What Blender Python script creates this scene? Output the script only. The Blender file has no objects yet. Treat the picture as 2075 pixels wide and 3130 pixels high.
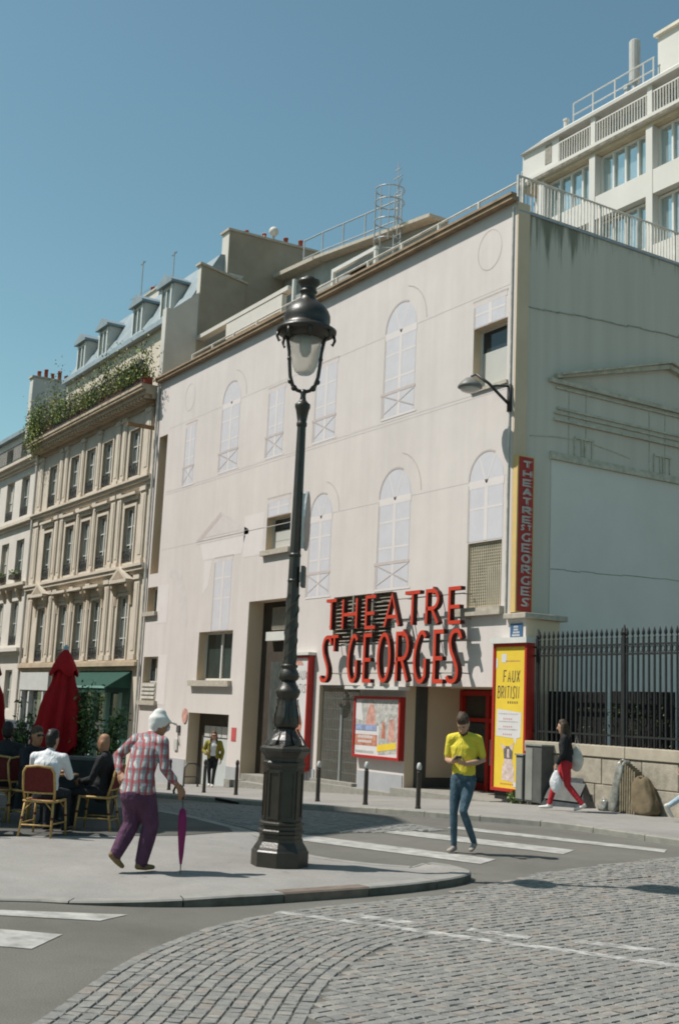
import bpy, bmesh, math, random
import numpy as np
from mathutils import Vector, Matrix
random.seed(7); np.random.seed(7)
S = bpy.context.scene
COL = S.collection
R_ = math.radians
# ------------------------------------------------------------------ camera
# world: X runs along the theatre front (towards the square), Y into the building, Z up, metres
CAM = Vector((19.40, -16.60, 1.70))
TH, PT, RL = R_(32.0797), R_(9.5941), R_(2.5683)
def _axes():
    c, s = math.cos, math.sin
    fwdh = Vector((-c(TH), s(TH), 0)); right = Vector((s(TH), c(TH), 0)); up = Vector((0, 0, 1))
    fwd = fwdh*c(PT) + up*s(PT); upc = up*c(PT) - fwdh*s(PT)
    r2 = right*c(RL) + upc*s(RL)
    u2 = upc*c(RL) - right*s(RL)
    return r2, u2, fwd
_r, _u, _f = _axes()
cd = bpy.data.cameras.new('camera'); cam = bpy.data.objects.new('camera', cd); COL.objects.link(cam)
cam.matrix_world = Matrix(((_r.x, _u.x, -_f.x, CAM.x), (_r.y, _u.y, -_f.y, CAM.y), (_r.z, _u.z, -_f.z, CAM.z), (0, 0, 0, 1)))
cd.sensor_fit = 'VERTICAL'; cd.sensor_height = 36; cd.lens = 41.03; cd.clip_end = 2000
S.camera = cam
# ------------------------------------------------------------------ world, sun, exposure
SUN_EL = R_(55.5); SDX, SDY = 0.531, 0.847          # the light travels towards +SDX,+SDY
w = bpy.data.worlds.new('World'); S.world = w; w.use_nodes = True
nt = w.node_tree; nt.nodes.clear()
sky = nt.nodes.new('ShaderNodeTexSky'); sky.sky_type = 'NISHITA'; sky.sun_disc = False
sky.sun_elevation = SUN_EL; sky.sun_rotation = math.atan2(-SDX, -SDY)
sky.air_density = 1.0; sky.dust_density = .8; sky.ozone_density = 0.0; sky.altitude = 60
bg = nt.nodes.new('ShaderNodeBackground'); bg.inputs[1].default_value = 0.118
tn = nt.nodes.new('ShaderNodeMix'); tn.data_type = 'RGBA'; tn.blend_type = 'MULTIPLY'; tn.inputs[0].default_value = 1; tn.inputs[7].default_value = (.77, .98, .82, 1)   # film white balance
ow = nt.nodes.new('ShaderNodeOutputWorld')
nt.links.new(sky.outputs[0], tn.inputs[6]); nt.links.new(tn.outputs[2], bg.inputs[0]); nt.links.new(bg.outputs[0], ow.inputs[0])
sl = bpy.data.lights.new('sun', 'SUN'); sl.energy = 4.9; sl.angle = R_(0.55); sl.color = (1.0, 0.945, 0.885)
so = bpy.data.objects.new('sun', sl); COL.objects.link(so)
ce, se = math.cos(SUN_EL), math.sin(SUN_EL)
so.rotation_euler = Vector((SDX*ce, SDY*ce, -se)).to_track_quat('-Z', 'Y').to_euler()
so.location = (0, -30, 40)
S.view_settings.view_transform = 'Standard'; S.view_settings.look = 'None'
S.view_settings.exposure = 0.2; S.view_settings.gamma = 1.0; S.cycles.filter_width = 1.9; S.view_settings.use_curve_mapping = False
# ------------------------------------------------------------------ materials
MATS = {}
def mat(name, col, rough=.85, var=.12, scale=1.5, bump=0., bscale=60., metal=0., spec=.3, col2=None, streak=0., obj=False, detail=5, fold=0.):
    if name in MATS: return MATS[name]
    m = bpy.data.materials.new(name); m.use_nodes = True
    n = m.node_tree.nodes; L = m.node_tree.links; b = n['Principled BSDF']
    b.inputs['Roughness'].default_value = rough; b.inputs['Metallic'].default_value = metal
    b.inputs['Specular IOR Level'].default_value = spec
    if obj:
        t = n.new('ShaderNodeTexCoord'); vec = t.outputs['Object']
    else:
        t = n.new('ShaderNodeNewGeometry'); vec = t.outputs['Position']
    c1 = tuple(max(0, x*(1-var)) for x in col); c2 = col2 or tuple(min(1, x*(1+var)) for x in col)
    if var > 0 or col2:
        mp = n.new('ShaderNodeMapping'); L.new(vec, mp.inputs[0])
        if streak: mp.inputs['Scale'].default_value = (1, 1, streak)
        tx = n.new('ShaderNodeTexNoise'); tx.inputs['Scale'].default_value = scale; tx.inputs['Detail'].default_value = detail
        tx.inputs['Roughness'].default_value = .62
        L.new(mp.outputs[0], tx.inputs['Vector'])
        rp = n.new('ShaderNodeValToRGB'); rp.color_ramp.elements[0].position = .33; rp.color_ramp.elements[1].position = .67
        rp.color_ramp.elements[0].color = (*c1, 1); rp.color_ramp.elements[1].color = (*c2, 1)
        L.new(tx.outputs['Fac'], rp.inputs[0]); L.new(rp.outputs[0], b.inputs['Base Color'])
    else:
        b.inputs['Base Color'].default_value = (*col, 1)
    if bump:
        t2 = n.new('ShaderNodeTexNoise'); t2.inputs['Scale'].default_value = bscale; t2.inputs['Detail'].default_value = 3
        L.new(vec, t2.inputs['Vector'])
        bp = n.new('ShaderNodeBump'); bp.inputs['Strength'].default_value = bump; bp.inputs['Distance'].default_value = .01
        L.new(t2.outputs['Fac'], bp.inputs['Height']); L.new(bp.outputs[0], b.inputs['Normal'])
    if fold:
        m3 = n.new('ShaderNodeMapping'); m3.inputs['Scale'].default_value = (1, 1, .55); m3.inputs['Rotation'].default_value = (.5, .4, 0); L.new(vec, m3.inputs[0])
        t3 = n.new('ShaderNodeTexNoise'); t3.inputs['Scale'].default_value = 13; t3.inputs['Detail'].default_value = 2; t3.inputs['Distortion'].default_value = .8; L.new(m3.outputs[0], t3.inputs['Vector'])
        b3 = n.new('ShaderNodeBump'); b3.inputs['Strength'].default_value = fold; b3.inputs['Distance'].default_value = .05
        L.new(t3.outputs['Fac'], b3.inputs['Height'])
        if bump: L.new(bp.outputs[0], b3.inputs['Normal'])
        L.new(b3.outputs[0], b.inputs['Normal'])
    MATS[name] = m
    return m
def glass(name, tint=(.03, .04, .045), rough=.06, spec=.6):
    m = mat(name, tint, rough, .3, .8, spec=spec); return m
def weathered(name, col, rough=.92, patch=.10, streak=.08, spots=.0, speck=.10, bump=.25, pscale=.5, bscale=120, seam=None):
    """surface with large patches, vertical runs, dark spots and fine speckle"""
    m = bpy.data.materials.new(name); m.use_nodes = True; MATS[name] = m
    n = m.node_tree.nodes; L = m.node_tree.links; b = n['Principled BSDF']; b.inputs['Roughness'].default_value = rough; b.inputs['Specular IOR Level'].default_value = .25
    g = n.new('ShaderNodeNewGeometry'); pos = g.outputs['Position']; cur = None
    def noise(scale, detail=5, sc=None, rgh=.6):
        v = pos
        if sc: mp = n.new('ShaderNodeMapping'); mp.inputs['Scale'].default_value = sc; L.new(pos, mp.inputs[0]); v = mp.outputs[0]
        t = n.new('ShaderNodeTexNoise'); t.inputs['Scale'].default_value = scale; t.inputs['Detail'].default_value = detail; t.inputs['Roughness'].default_value = rgh; L.new(v, t.inputs['Vector']); return t.outputs['Fac']
    def mult(cur, fac, lo, hi, p0=.3, p1=.7):
        r = n.new('ShaderNodeMapRange'); r.inputs['From Min'].default_value = p0; r.inputs['From Max'].default_value = p1; r.inputs['To Min'].default_value = lo; r.inputs['To Max'].default_value = hi; L.new(fac, r.inputs['Value'])
        x = n.new('ShaderNodeMix'); x.data_type = 'RGBA'; x.blend_type = 'MULTIPLY'; x.inputs[0].default_value = 1
        if cur is None: x.inputs[6].default_value = (*col, 1)
        else: L.new(cur, x.inputs[6])
        c = n.new('ShaderNodeCombineColor'); [L.new(r.outputs[0], c.inputs[i]) for i in range(3)]; L.new(c.outputs[0], x.inputs[7]); return x.outputs[2]
    cur = mult(cur, noise(pscale, 4), 1-patch, 1+patch*.5); cur = mult(cur, noise(pscale*5, 6, None, .7), 1-patch*.6, 1+patch*.4)
    if streak: cur = mult(cur, noise(2.2, 5, (1, 1, .08)), 1-streak, 1.0, .35, .6)
    if speck: cur = mult(cur, noise(90, 2), 1-speck, 1+speck)
    if spots: cur = mult(cur, noise(7, 3, None, .5), 1-spots, 1.0, .24, .33)
    L.new(cur, b.inputs['Base Color'])
    if bump: bp = n.new('ShaderNodeBump'); bp.inputs['Strength'].default_value = bump; bp.inputs['Distance'].default_value = .01; L.new(noise(bscale, 3), bp.inputs['Height']); L.new(bp.outputs[0], b.inputs['Normal'])
    return m
# ------------------------------------------------------------------ mesh building
class MB:
    def __init__(s): s.v = []; s.f = []; s.m = []
    def face(s, pts, mi=0):
        i = len(s.v); s.v += [tuple(p) for p in pts]; s.f.append(tuple(range(i, i+len(pts)))); s.m.append(mi); return s
    def mesh(s, vs, fs, mi=0):
        i = len(s.v); s.v += [tuple(p) for p in vs]
        for f in fs: s.f.append(tuple(i+k for k in f)); s.m.append(mi)
        return s
    def box(s, x0, x1, y0, y1, z0, z1, mi=0):
        return s.mesh([(x0,y0,z0),(x1,y0,z0),(x1,y1,z0),(x0,y1,z0),(x0,y0,z1),(x1,y0,z1),(x1,y1,z1),(x0,y1,z1)],
            [(0,3,2,1),(4,5,6,7),(0,1,5,4),(1,2,6,5),(2,3,7,6),(3,0,4,7)], mi)
    def obox(s, c, ax, ay, az, mi=0):
        c = Vector(c); ax, ay, az = Vector(ax), Vector(ay), Vector(az)
        vs = [c+ax*i+ay*j+az*k for k in (-1,1) for (i,j) in ((-1,-1),(1,-1),(1,1),(-1,1))]
        return s.mesh(vs, [(0,3,2,1),(4,5,6,7),(0,1,5,4),(1,2,6,5),(2,3,7,6),(3,0,4,7)], mi)
    def prism(s, poly, fn0, fn1, mi=0, mside=None):
        n = len(poly); a = [fn0(*p) for p in poly]; b = [fn1(*p) for p in poly]
        s.mesh(a, [tuple(range(n))], mi); s.mesh(b, [tuple(range(n-1, -1, -1))], mi)
        ms = mi if mside is None else mside
        for i in range(n):
            j = (i+1) % n; s.face([a[i], b[i], b[j], a[j]], ms)
        return s
    def tube(s, path, rad, n=8, mi=0, caps=True):
        P = [Vector(p) for p in path]; m = len(P)
        if not hasattr(rad, '__len__'): rad = [rad]*m
        rings = []; ref = None
        for i in range(m):
            t = (P[min(i+1, m-1)]-P[max(i-1, 0)]).normalized()
            if ref is None:
                ref = Vector((0,0,1)) if abs(t.z) < .9 else Vector((1,0,0))
            u = t.cross(ref).normalized(); v = u.cross(t).normalized(); ref = v
            rings.append([P[i]+(u*math.cos(2*math.pi*k/n)+v*math.sin(2*math.pi*k/n))*rad[i] for k in range(n)])
        vs = [p for r in rings for p in r]; fs = []
        for i in range(m-1):
            for k in range(n):
                fs.append((i*n+k, i*n+(k+1) % n, (i+1)*n+(k+1) % n, (i+1)*n+k))
        if caps: fs.append(tuple(range(n-1, -1, -1))); fs.append(tuple((m-1)*n+k for k in range(n)))
        return s.mesh(vs, fs, mi)
    def lathe(s, prof, c=(0,0,0), n=16, mi=0, ph=0., sq=None):
        vs = []; fs = []; m = len(prof)
        for (r, z) in prof:
            for k in range(n):
                a = 2*math.pi*(k+ph)/n; vs.append((c[0]+r*math.cos(a), c[1]+r*math.sin(a), c[2]+z))
        for i in range(m-1):
            for k in range(n): fs.append((i*n+k, i*n+(k+1) % n, (i+1)*n+(k+1) % n, (i+1)*n+k))
        fs.append(tuple(range(n-1, -1, -1))); fs.append(tuple((m-1)*n+k for k in range(n)))
        return s.mesh(vs, fs, mi)
    def sphere(s, c, r, n=10, m=6, mi=0):
        if not hasattr(r, '__len__'): r = (r, r, r)
        vs = [(c[0], c[1], c[2]-r[2])]
        for i in range(1, m):
            a = -math.pi/2+math.pi*i/m
            for k in range(n):
                b = 2*math.pi*k/n; vs.append((c[0]+r[0]*math.cos(a)*math.cos(b), c[1]+r[1]*math.cos(a)*math.sin(b), c[2]+r[2]*math.sin(a)))
        vs.append((c[0], c[1], c[2]+r[2])); fs = []
        for k in range(n): fs.append((0, 1+(k+1) % n, 1+k)); fs.append((len(vs)-1, len(vs)-1-n+k, len(vs)-1-n+(k+1) % n))
        for i in range(m-2):
            for k in range(n): a = 1+i*n; fs.append((a+k, a+(k+1) % n, a+n+(k+1) % n, a+n+k))
        return s.mesh(vs, fs, mi)
    def data(s, name, mats, smooth=False):
        me = bpy.data.meshes.new(name); me.from_pydata(s.v, [], s.f)
        ml = mats if isinstance(mats, (list, tuple)) else [mats]
        for m in ml: me.materials.append(MATS[m] if isinstance(m, str) else m)
        if len(ml) > 1: me.polygons.foreach_set('material_index', s.m)
        if smooth: me.polygons.foreach_set('use_smooth', [True]*len(s.f))
        me.update(); return me
    def build(s, name, mats, parent=None, smooth=False, loc=None, weld=False, bevel=0., world=True):
        me = s.data(name, mats, smooth)
        if weld:
            b = bmesh.new(); b.from_mesh(me); bmesh.ops.remove_doubles(b, verts=b.verts, dist=1e-4); bmesh.ops.recalc_face_normals(b, faces=b.faces); b.to_mesh(me); b.free()
        o = bpy.data.objects.new(name, me); COL.objects.link(o)
        if parent is not None:
            o.parent = parent
            if world: 
                off = Vector((0,0,0)); p = parent
                while p: off -= Vector(p.location); p = p.parent
                o.location = off
        if loc is not None: o.location = loc
        if bevel:
            md = o.modifiers.new('bevel', 'BEVEL'); md.width = bevel; md.segments = 2; md.limit_method = 'ANGLE'
        return o
def tag(o, label=None, cat=None, group=None, kind=None):
    if label: o['label'] = label
    if cat: o['category'] = cat
    if group: o['group'] = group
    if kind: o['kind'] = kind
    return o
def thing(name, loc, label, cat, group=None, rz=0.):
    o = bpy.data.objects.new(name, None); COL.objects.link(o); o.location = loc; o.rotation_euler = (0, 0, rz)
    o.empty_display_size = .2
    return tag(o, label, cat, group)
def copy_tree(o, parent=None):
    c = o.copy(); COL.objects.link(c)
    if parent is not None: c.parent = parent
    for ch in list(o.children): copy_tree(ch, c)
    return c
def hermite(t, a, da, b, db):
    return (2*t**3-3*t*t+1)*a + (t**3-2*t*t+t)*da + (-2*t**3+3*t*t)*b + (t**3-t*t)*db
def road(X):                       # the street falls away past the theatre, the square is level
    if X >= 4: return 0.
    if X <= 0: return -.16+.052*X
    return hermite(X/4, -.16, .052*4, 0, 0)
def pave(X): return road(X)+.09
def lerp(a, b, t): return a+(b-a)*t
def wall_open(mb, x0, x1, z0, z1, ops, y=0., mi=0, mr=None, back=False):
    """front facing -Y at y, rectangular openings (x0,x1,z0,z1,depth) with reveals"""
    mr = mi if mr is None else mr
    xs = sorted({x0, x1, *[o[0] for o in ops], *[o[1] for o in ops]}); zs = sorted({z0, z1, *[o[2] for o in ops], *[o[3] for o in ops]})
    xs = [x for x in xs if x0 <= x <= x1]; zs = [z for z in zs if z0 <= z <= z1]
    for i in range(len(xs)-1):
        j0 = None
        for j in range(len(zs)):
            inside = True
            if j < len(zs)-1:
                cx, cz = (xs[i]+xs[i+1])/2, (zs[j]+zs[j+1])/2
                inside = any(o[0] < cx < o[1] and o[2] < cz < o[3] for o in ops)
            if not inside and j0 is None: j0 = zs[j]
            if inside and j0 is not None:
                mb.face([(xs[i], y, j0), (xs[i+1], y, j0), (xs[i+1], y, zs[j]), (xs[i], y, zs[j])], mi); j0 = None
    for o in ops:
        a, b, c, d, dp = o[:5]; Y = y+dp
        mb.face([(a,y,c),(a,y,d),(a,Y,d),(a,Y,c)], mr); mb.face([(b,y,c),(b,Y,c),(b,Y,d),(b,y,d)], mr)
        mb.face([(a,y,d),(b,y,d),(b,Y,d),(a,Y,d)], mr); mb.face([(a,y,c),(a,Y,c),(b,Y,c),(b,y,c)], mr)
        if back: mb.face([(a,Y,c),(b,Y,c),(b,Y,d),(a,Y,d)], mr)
def frange(a, b, s):
    n = max(1, int(round((b-a)/s))); return [a+(b-a)*i/n for i in range(n+1)]
# ------------------------------------------------------------------ base materials
weathered('asphalt', (.138, .132, .115), .88, .20, 0, .3, .24, .4, .35, 180)
weathered('pavement', (.262, .250, .232), .9, .17, 0, .32, .18, .35, .45, 150)
mat('granite', (.25, .24, .21), .85, .15, 6, .3, 90)
mat('granite_dark', (.16, .125, .10), .85, .2, 8, .3, 90)
mat('joint', (.105, .10, .088), .95, .2, 9, .4, 60)
for i, c in enumerate([(.205,.20,.182), (.185,.182,.17), (.225,.212,.19), (.172,.169,.158), (.21,.19,.168)]):
    mat('sett%d' % i, c, .82, .16, 14, .5, 70)
mat('paint', (.24, .235, .215), .85, .10, 5, .2, 120, col2=(.42, .41, .385), detail=10)
mat('paint_worn', (.24, .235, .22), .85, .2, 9, .3, 90, col2=(.44, .43, .41), detail=8)
# ------------------------------------------------------------------ ground
mb = MB()
xs = [-400,-200,-120,-80]+frange(-60, 0, 6)+frange(.5, 4, .5)+[8, 14, 22, 60, 300]
ys = [-300,-60,-25,-12,-5,0.3, 3, 40, 300]
for i in range(len(xs)-1):
    for j in range(len(ys)-1):
        mb.face([(xs[i],ys[j],road(xs[i])),(xs[i+1],ys[j],road(xs[i+1])),(xs[i+1],ys[j+1],road(xs[i+1])),(xs[i],ys[j+1],road(xs[i]))])
o = mb.build('road', 'asphalt', weld=True, smooth=True); tag(o, 'grey asphalt roadway running down the street', kind='structure'); ROAD = o
# far pavement (theatre side)
KF = [(-80,-5.2),(-6,-5.35),(.6,-5.3),(2.5,-4.75),(3.7,-4.35),(4.5,-3.75),(5.2,-3.35),(6.2,-3.3),(7.6,-3.25),(30,-3.2)]
def kerb_y(X):
    for a, b in zip(KF, KF[1:]):
        if a[0] <= X <= b[0]: return lerp(a[1], b[1], (X-a[0])/(b[0]-a[0]))
    return -3.2
mb = MB(); xs = frange(-80,-8,6)+frange(-7.5,8,.5)+frange(9,30,3)
for a, b in zip(xs, xs[1:]):
    za, zb = pave(a), pave(b); ka, kb = kerb_y(a)+.16, kerb_y(b)+.16
    mb.face([(a,ka,za),(b,kb,zb),(b,0.6,zb),(a,0.6,za)])
o = mb.build('pavement', 'pavement', weld=True, smooth=True); tag(o, 'pale asphalt pavement in front of the theatre', kind='structure'); PAVF = o
mat('kerb_face_shaded', (.105, .098, .082), .92, .3, 5, .3, 60); mat('kerb_top', (.24, .23, .21), .9, .14, 5, .3, 90)  # near kerb face coloured dark to imitate its shaded side
def kerbstones(parent, pts, zf, wdt=.17, step=1.0, flip=1, dark=(), drop=.3, shade_face=False):
    """individual kerb stones along a polyline; inner side is left of travel when flip=1"""
    P = [Vector((x, y)) for x, y in pts]; seg = [(P[i+1]-P[i]).length for i in range(len(P)-1)]; T = sum(seg)
    def at(s):
        for i, l in enumerate(seg):
            if s <= l or i == len(seg)-1: return P[i]+(P[i+1]-P[i])*(s/l), (P[i+1]-P[i]).normalized()
            s -= l
    n = int(T/step)
    for i in range(n):
        s0, s1 = i*T/n+.006, (i+1)*T/n-.006
        m = MB(); k = 4; ring = []
        for q in range(k+1):
            p, d = at(lerp(s0, s1, q/k)); nrm = Vector((-d.y, d.x))*flip
            z = zf(p.x, p.y)
            a, b = p, p+nrm*wdt
            ring.append([(a.x, a.y, z-drop), (a.x, a.y, z-.012), (a.x+nrm.x*.015, a.y+nrm.y*.015, z+.002), (b.x, b.y, z+.002), (b.x, b.y, z-drop)])
        for q in range(k):
            for j in range(4): m.face([ring[q][j], ring[q+1][j], ring[q+1][j+1], ring[q][j+1]], 0 if j == 0 else 1)
        m.face(ring[0]); m.face(ring[-1][::-1])
        m.build('kerbstone', ['granite_dark']*2 if i in dark else (['kerb_face_shaded', 'kerb_top'] if shade_face else ['granite', 'granite']), parent)
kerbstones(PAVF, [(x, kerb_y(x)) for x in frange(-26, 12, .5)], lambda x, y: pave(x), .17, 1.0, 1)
# near pavement with the lamp: its kerb rounds the corner
KN = [(8.3,-18.5),(8.75,-15.5),(9.38,-13.48),(9.75,-12.91),(10.05,-12.3),(10.16,-11.7),(10.14,-11.08),(10.06,-10.14),(9.93,-9.48),(9.74,-8.92),(9.50,-8.56),(9.2,-8.44),(8.9,-8.42),(8.55,-8.6),(8.2,-8.95),(7.7,-9.2),(7.0,-9.25),(5.5,-9.0),(2,-8.9),(-8,-8.9),(-80,-8.9)]
def smooth_poly(P, n=3):
    out = []
    for i in range(len(P)-1):
        p0, p1, p2, p3 = [Vector(P[max(0, min(len(P)-1, i+k))]) for k in (-1,0,1,2)]
        for q in range(n):
            t = q/n; out.append(tuple(.5*((2*p1)+(p2-p0)*t+(2*p0-5*p1+4*p2-p3)*t*t+(3*p1-p0-3*p2+p3)*t**3)))
    return out+[tuple(P[-1])]
KNs = smooth_poly(KN[:18], 3)+KN[18:]
def near_h(x, y):
    h = .085
    if y < -11.8: h = lerp(.085, .02, min(1, (-11.8-y)/1.3))
    if x < 8.6 and x > 6.2 and y > -9.8: h = .02
    return road(x)+h
pts = []
P2 = [Vector(p) for p in KNs]
for i, p in enumerate(P2):
    d = (P2[min(i+1, len(P2)-1)]-P2[max(i-1, 0)]).normalized(); nrm = Vector((-d.y, d.x)); q = p+nrm*.17; pts.append((q.x, q.y, near_h(p.x, p.y)))
bm = bmesh.new()
vs = [bm.verts.new(p) for p in pts]
inner = [(7.4,-18.2),(7.6,-15.5),(8.2,-12.8),(8.7,-11.4),(8.9,-10.2),(8.3,-9.75),(7,-10.2),(4.5,-10.2),(0,-10.2),(-8,-10.2),(-80,-10.2)]
vi = [bm.verts.new((x, y, road(x)+.085)) for x, y in inner]
outer = [(-80,-30),(8,-30)]
vo = [bm.verts.new((x, y, road(x)+.085)) for x, y in outer]
for L_ in (vs, vi):
    for a, b in zip(L_, L_[1:]): bm.edges.new((a, b))
bm.edges.new((vs[0], vi[0])); bm.edges.new((vs[-1], vi[-1])); bm.edges.new((vi[-1], vo[0])); bm.edges.new((vo[0], vo[1])); bm.edges.new((vo[1], vi[0]))
bmesh.ops.triangle_fill(bm, use_beauty=True, edges=bm.edges[:])
bmesh.ops.recalc_face_normals(bm, faces=bm.faces)
me = bpy.data.meshes.new('pavement'); bm.to_mesh(me); bm.free(); me.materials.append(MATS['pavement'])
for p in me.polygons: p.use_smooth = True
PAVN = bpy.data.objects.new('pavement', me); COL.objects.link(PAVN); tag(PAVN, 'pale rounded pavement corner under the street lamp and terrace', kind='structure')
kerbstones(PAVN, KNs[:62], near_h, .17, .95, 1, dark=(8,), shade_face=True)
# ------------------------------------------------------------------ cobbles
COB = [(13.6,-14.85),(13.02,-14.33),(12.19,-13.66),(11.65,-13.14),(11.21,-12.62),(10.86,-12.10),(10.60,-11.52),(10.46,-10.93),(10.3,-9.9),(10.02,-8.99),(9.25,-7.28),(8.9,-5.9),(8.54,-4.34),(8.6,-3.3),(16,-3.2),(17.2,-8),(15.4,-11),(14.6,-14.6)]
def inside(poly, x, y):
    c = False; n = len(poly); j = n-1
    for i in range(n):
        xi, yi = poly[i]; xj, yj = poly[j]
        if (yi > y) != (yj > y) and x < (xj-xi)*(y-yi)/(yj-yi)+xi: c = not c
        j = i
    return c
mb = MB(); big = COB[:14]+[(40,-3.2),(40,-14),(18,-18)]
mb.face([(x, y, .004) for x, y in big]); cobroad = mb.build('cobbled_road', 'joint'); tag(cobroad, 'grey cobbled carriageway across the square', kind='structure')
def sett(mb, c, u, v, L, Wd, z, mi):
    """one stone: domed top, bevelled edge"""
    b = .0045; hz = .008+random.random()*.006; tilt = (random.uniform(-.003,.003), random.uniform(-.003,.003))
    def P(a, q, zz): return (c[0]+u[0]*a+v[0]*q, c[1]+u[1]*a+v[1]*q, z+zz+tilt[0]*a/L+tilt[1]*q/Wd)
    a, q = L/2, Wd/2; j = [random.uniform(-.005,.005) for _ in range(8)]
    lo = [P(-a+j[0],-q+j[1],0), P(a+j[2],-q+j[3],0), P(a+j[4],q+j[5],0), P(-a+j[6],q+j[7],0)]
    mid = [P(-a+j[0]+.004,-q+j[1]+.004,hz*.6), P(a+j[2]-.004,-q+j[3]+.004,hz*.6), P(a+j[4]-.004,q+j[5]-.004,hz*.6), P(-a+j[6]+.004,q+j[7]-.004,hz*.6)]
    hi = [P(-a+b*1.6,-q+b*1.6,hz), P(a-b*1.6,-q+b*1.6,hz), P(a-b*1.6,q-b*1.6,hz), P(-a+b*1.6,q-b*1.6,hz)]
    fs = [(8,9,10,11)]
    for k in range(4):
        l = (k+1) % 4; fs += [(k, l, 4+l, 4+k), (4+k, 4+l, 8+l, 8+k)]
    mb.mesh(lo+mid+hi, fs, mi)
setts = []
CV = smooth_poly([(15.4,-16.5),(14.5,-15.7),(13.6,-14.85),(13.02,-14.33),(12.19,-13.66),(11.65,-13.14),(11.21,-12.62),(10.86,-12.10),(10.62,-11.52),(10.46,-10.93),(10.30,-9.9),(10.15,-8.6),(10.0,-7.0),(9.8,-5),(9.6,-2.5)], 8)
CVn = np.array(CV); tg = np.gradient(CVn, axis=0); tg /= np.linalg.norm(tg, axis=1)[:,None]; nr = np.stack([tg[:,1], -tg[:,0]], 1)
RW_ = .092
def place_row(P, T):
    seg = np.linalg.norm(np.diff(P, axis=0), axis=1); cs = np.concatenate([[0], np.cumsum(seg)]); s_ = random.random()*.1
    while s_ < cs[-1]-.14:
        L = random.uniform(.07, .135); q = s_+L/2; x, y = np.interp(q, cs, P[:,0]), np.interp(q, cs, P[:,1]); tx, ty = np.interp(q, cs, T[:,0]), np.interp(q, cs, T[:,1]); l = math.hypot(tx, ty) or 1
        if inside(COB, x, y): setts.append((float(x), float(y), (tx/l, ty/l), (-ty/l, tx/l), L-.005, RW_-.006))
        s_ += L
DM = 1.35
kk_ = 0
while (kk_+.5)*RW_ < DM: place_row(CVn+nr*((kk_+.5)*RW_), tg); kk_ += 1
edge = CVn+nr*(kk_*RW_)
def right_of(x, y): d = np.linalg.norm(CVn-np.array((x, y)), axis=1); i = int(d.argmin()); return ((x-CVn[i,0])*nr[i,0]+(y-CVn[i,1])*nr[i,1]) > kk_*RW_+.03
def left_of(x, y): d = np.linalg.norm(CVn-np.array((x, y)), axis=1); i = int(d.argmin()); return ((x-CVn[i,0])*nr[i,0]+(y-CVn[i,1])*nr[i,1]) < -.02
U = (-.13, .991); V = (-.991, -.13)
for i in range(-70, 70):
    sv = i*RW_; su = -14+random.random()*.15
    while su < 14:
        L = random.uniform(.07, .135); x = 12+U[0]*(su+L/2)+V[0]*sv; y = -9.5+U[1]*(su+L/2)+V[1]*sv
        if inside(COB, x, y) and (right_of(x, y) or left_of(x, y)): setts.append((x, y, U, V, L-.005, RW_-.006))
        su += L
setts.sort(key=lambda q: (q[0]-13.2)**2+(q[1]+12.4)**2)
def in_view(x, y):
    d = Vector((x, y, 0))-CAM; z = d.dot(_f)
    return abs(d.dot(_r)/z) < .30 and d.dot(_u)/z > -.445
vis = [q for q in setts if in_view(q[0], q[1])]
near = sorted(vis, key=lambda q: (Vector((q[0], q[1], 0))-CAM).length)[:290]
nid = {id(q) for q in near}
for q in near:
    m = MB(); sett(m, (0, 0), q[2], q[3], q[4], q[5], 0, 0); m.build('cobble', 'sett%d' % random.choice([0,0,1,1,2,3,4]), cobroad, loc=(q[0], q[1], .003))
mb = MB()
for q in setts:
    if id(q) not in nid: sett(mb, (q[0], q[1]), q[2], q[3], q[4], q[5], .003, random.choice([0,0,1,1,2,3,4]))
o = mb.build('cobbles', ['sett%d' % i for i in range(5)], cobroad); o['kind'] = 'stuff'
# a second cobbled strip in the side street
mb = MB(); P = [(-2.5,-8.6),(5.3,-8.75),(5.0,-7.6),(4.2,-5.9),(3.0,-5.2),(.6,-5.5),(-2.5,-5.6)]
bot = MB()
xs = frange(-2.5, 5.3, .65)
for a, b in zip(xs, xs[1:]): bot.face([(a,-8.6,road(a)+.004),(b,-8.6,road(b)+.004),(b,-5.6,road(b)+.004),(a,-5.6,road(a)+.004)])
side = bot.build('cobbled_strip', 'joint'); tag(side, 'worn cobbled strip across the shaded side street', kind='structure')
for i in range(24):
    y = -8.54+i*.125; x = -2.5+random.random()*.1
    while x < 5.2:
        L = random.uniform(.13, .2)
        sett(mb, (x+L/2, y), (1, 0), (0, 1), L-.014, .11, road(x+L/2)+.003, random.choice([0,1,1,3,3])); x += L
o = mb.build('cobbles', ['sett%d' % i for i in range(5)], side); o['kind'] = 'stuff'
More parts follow.
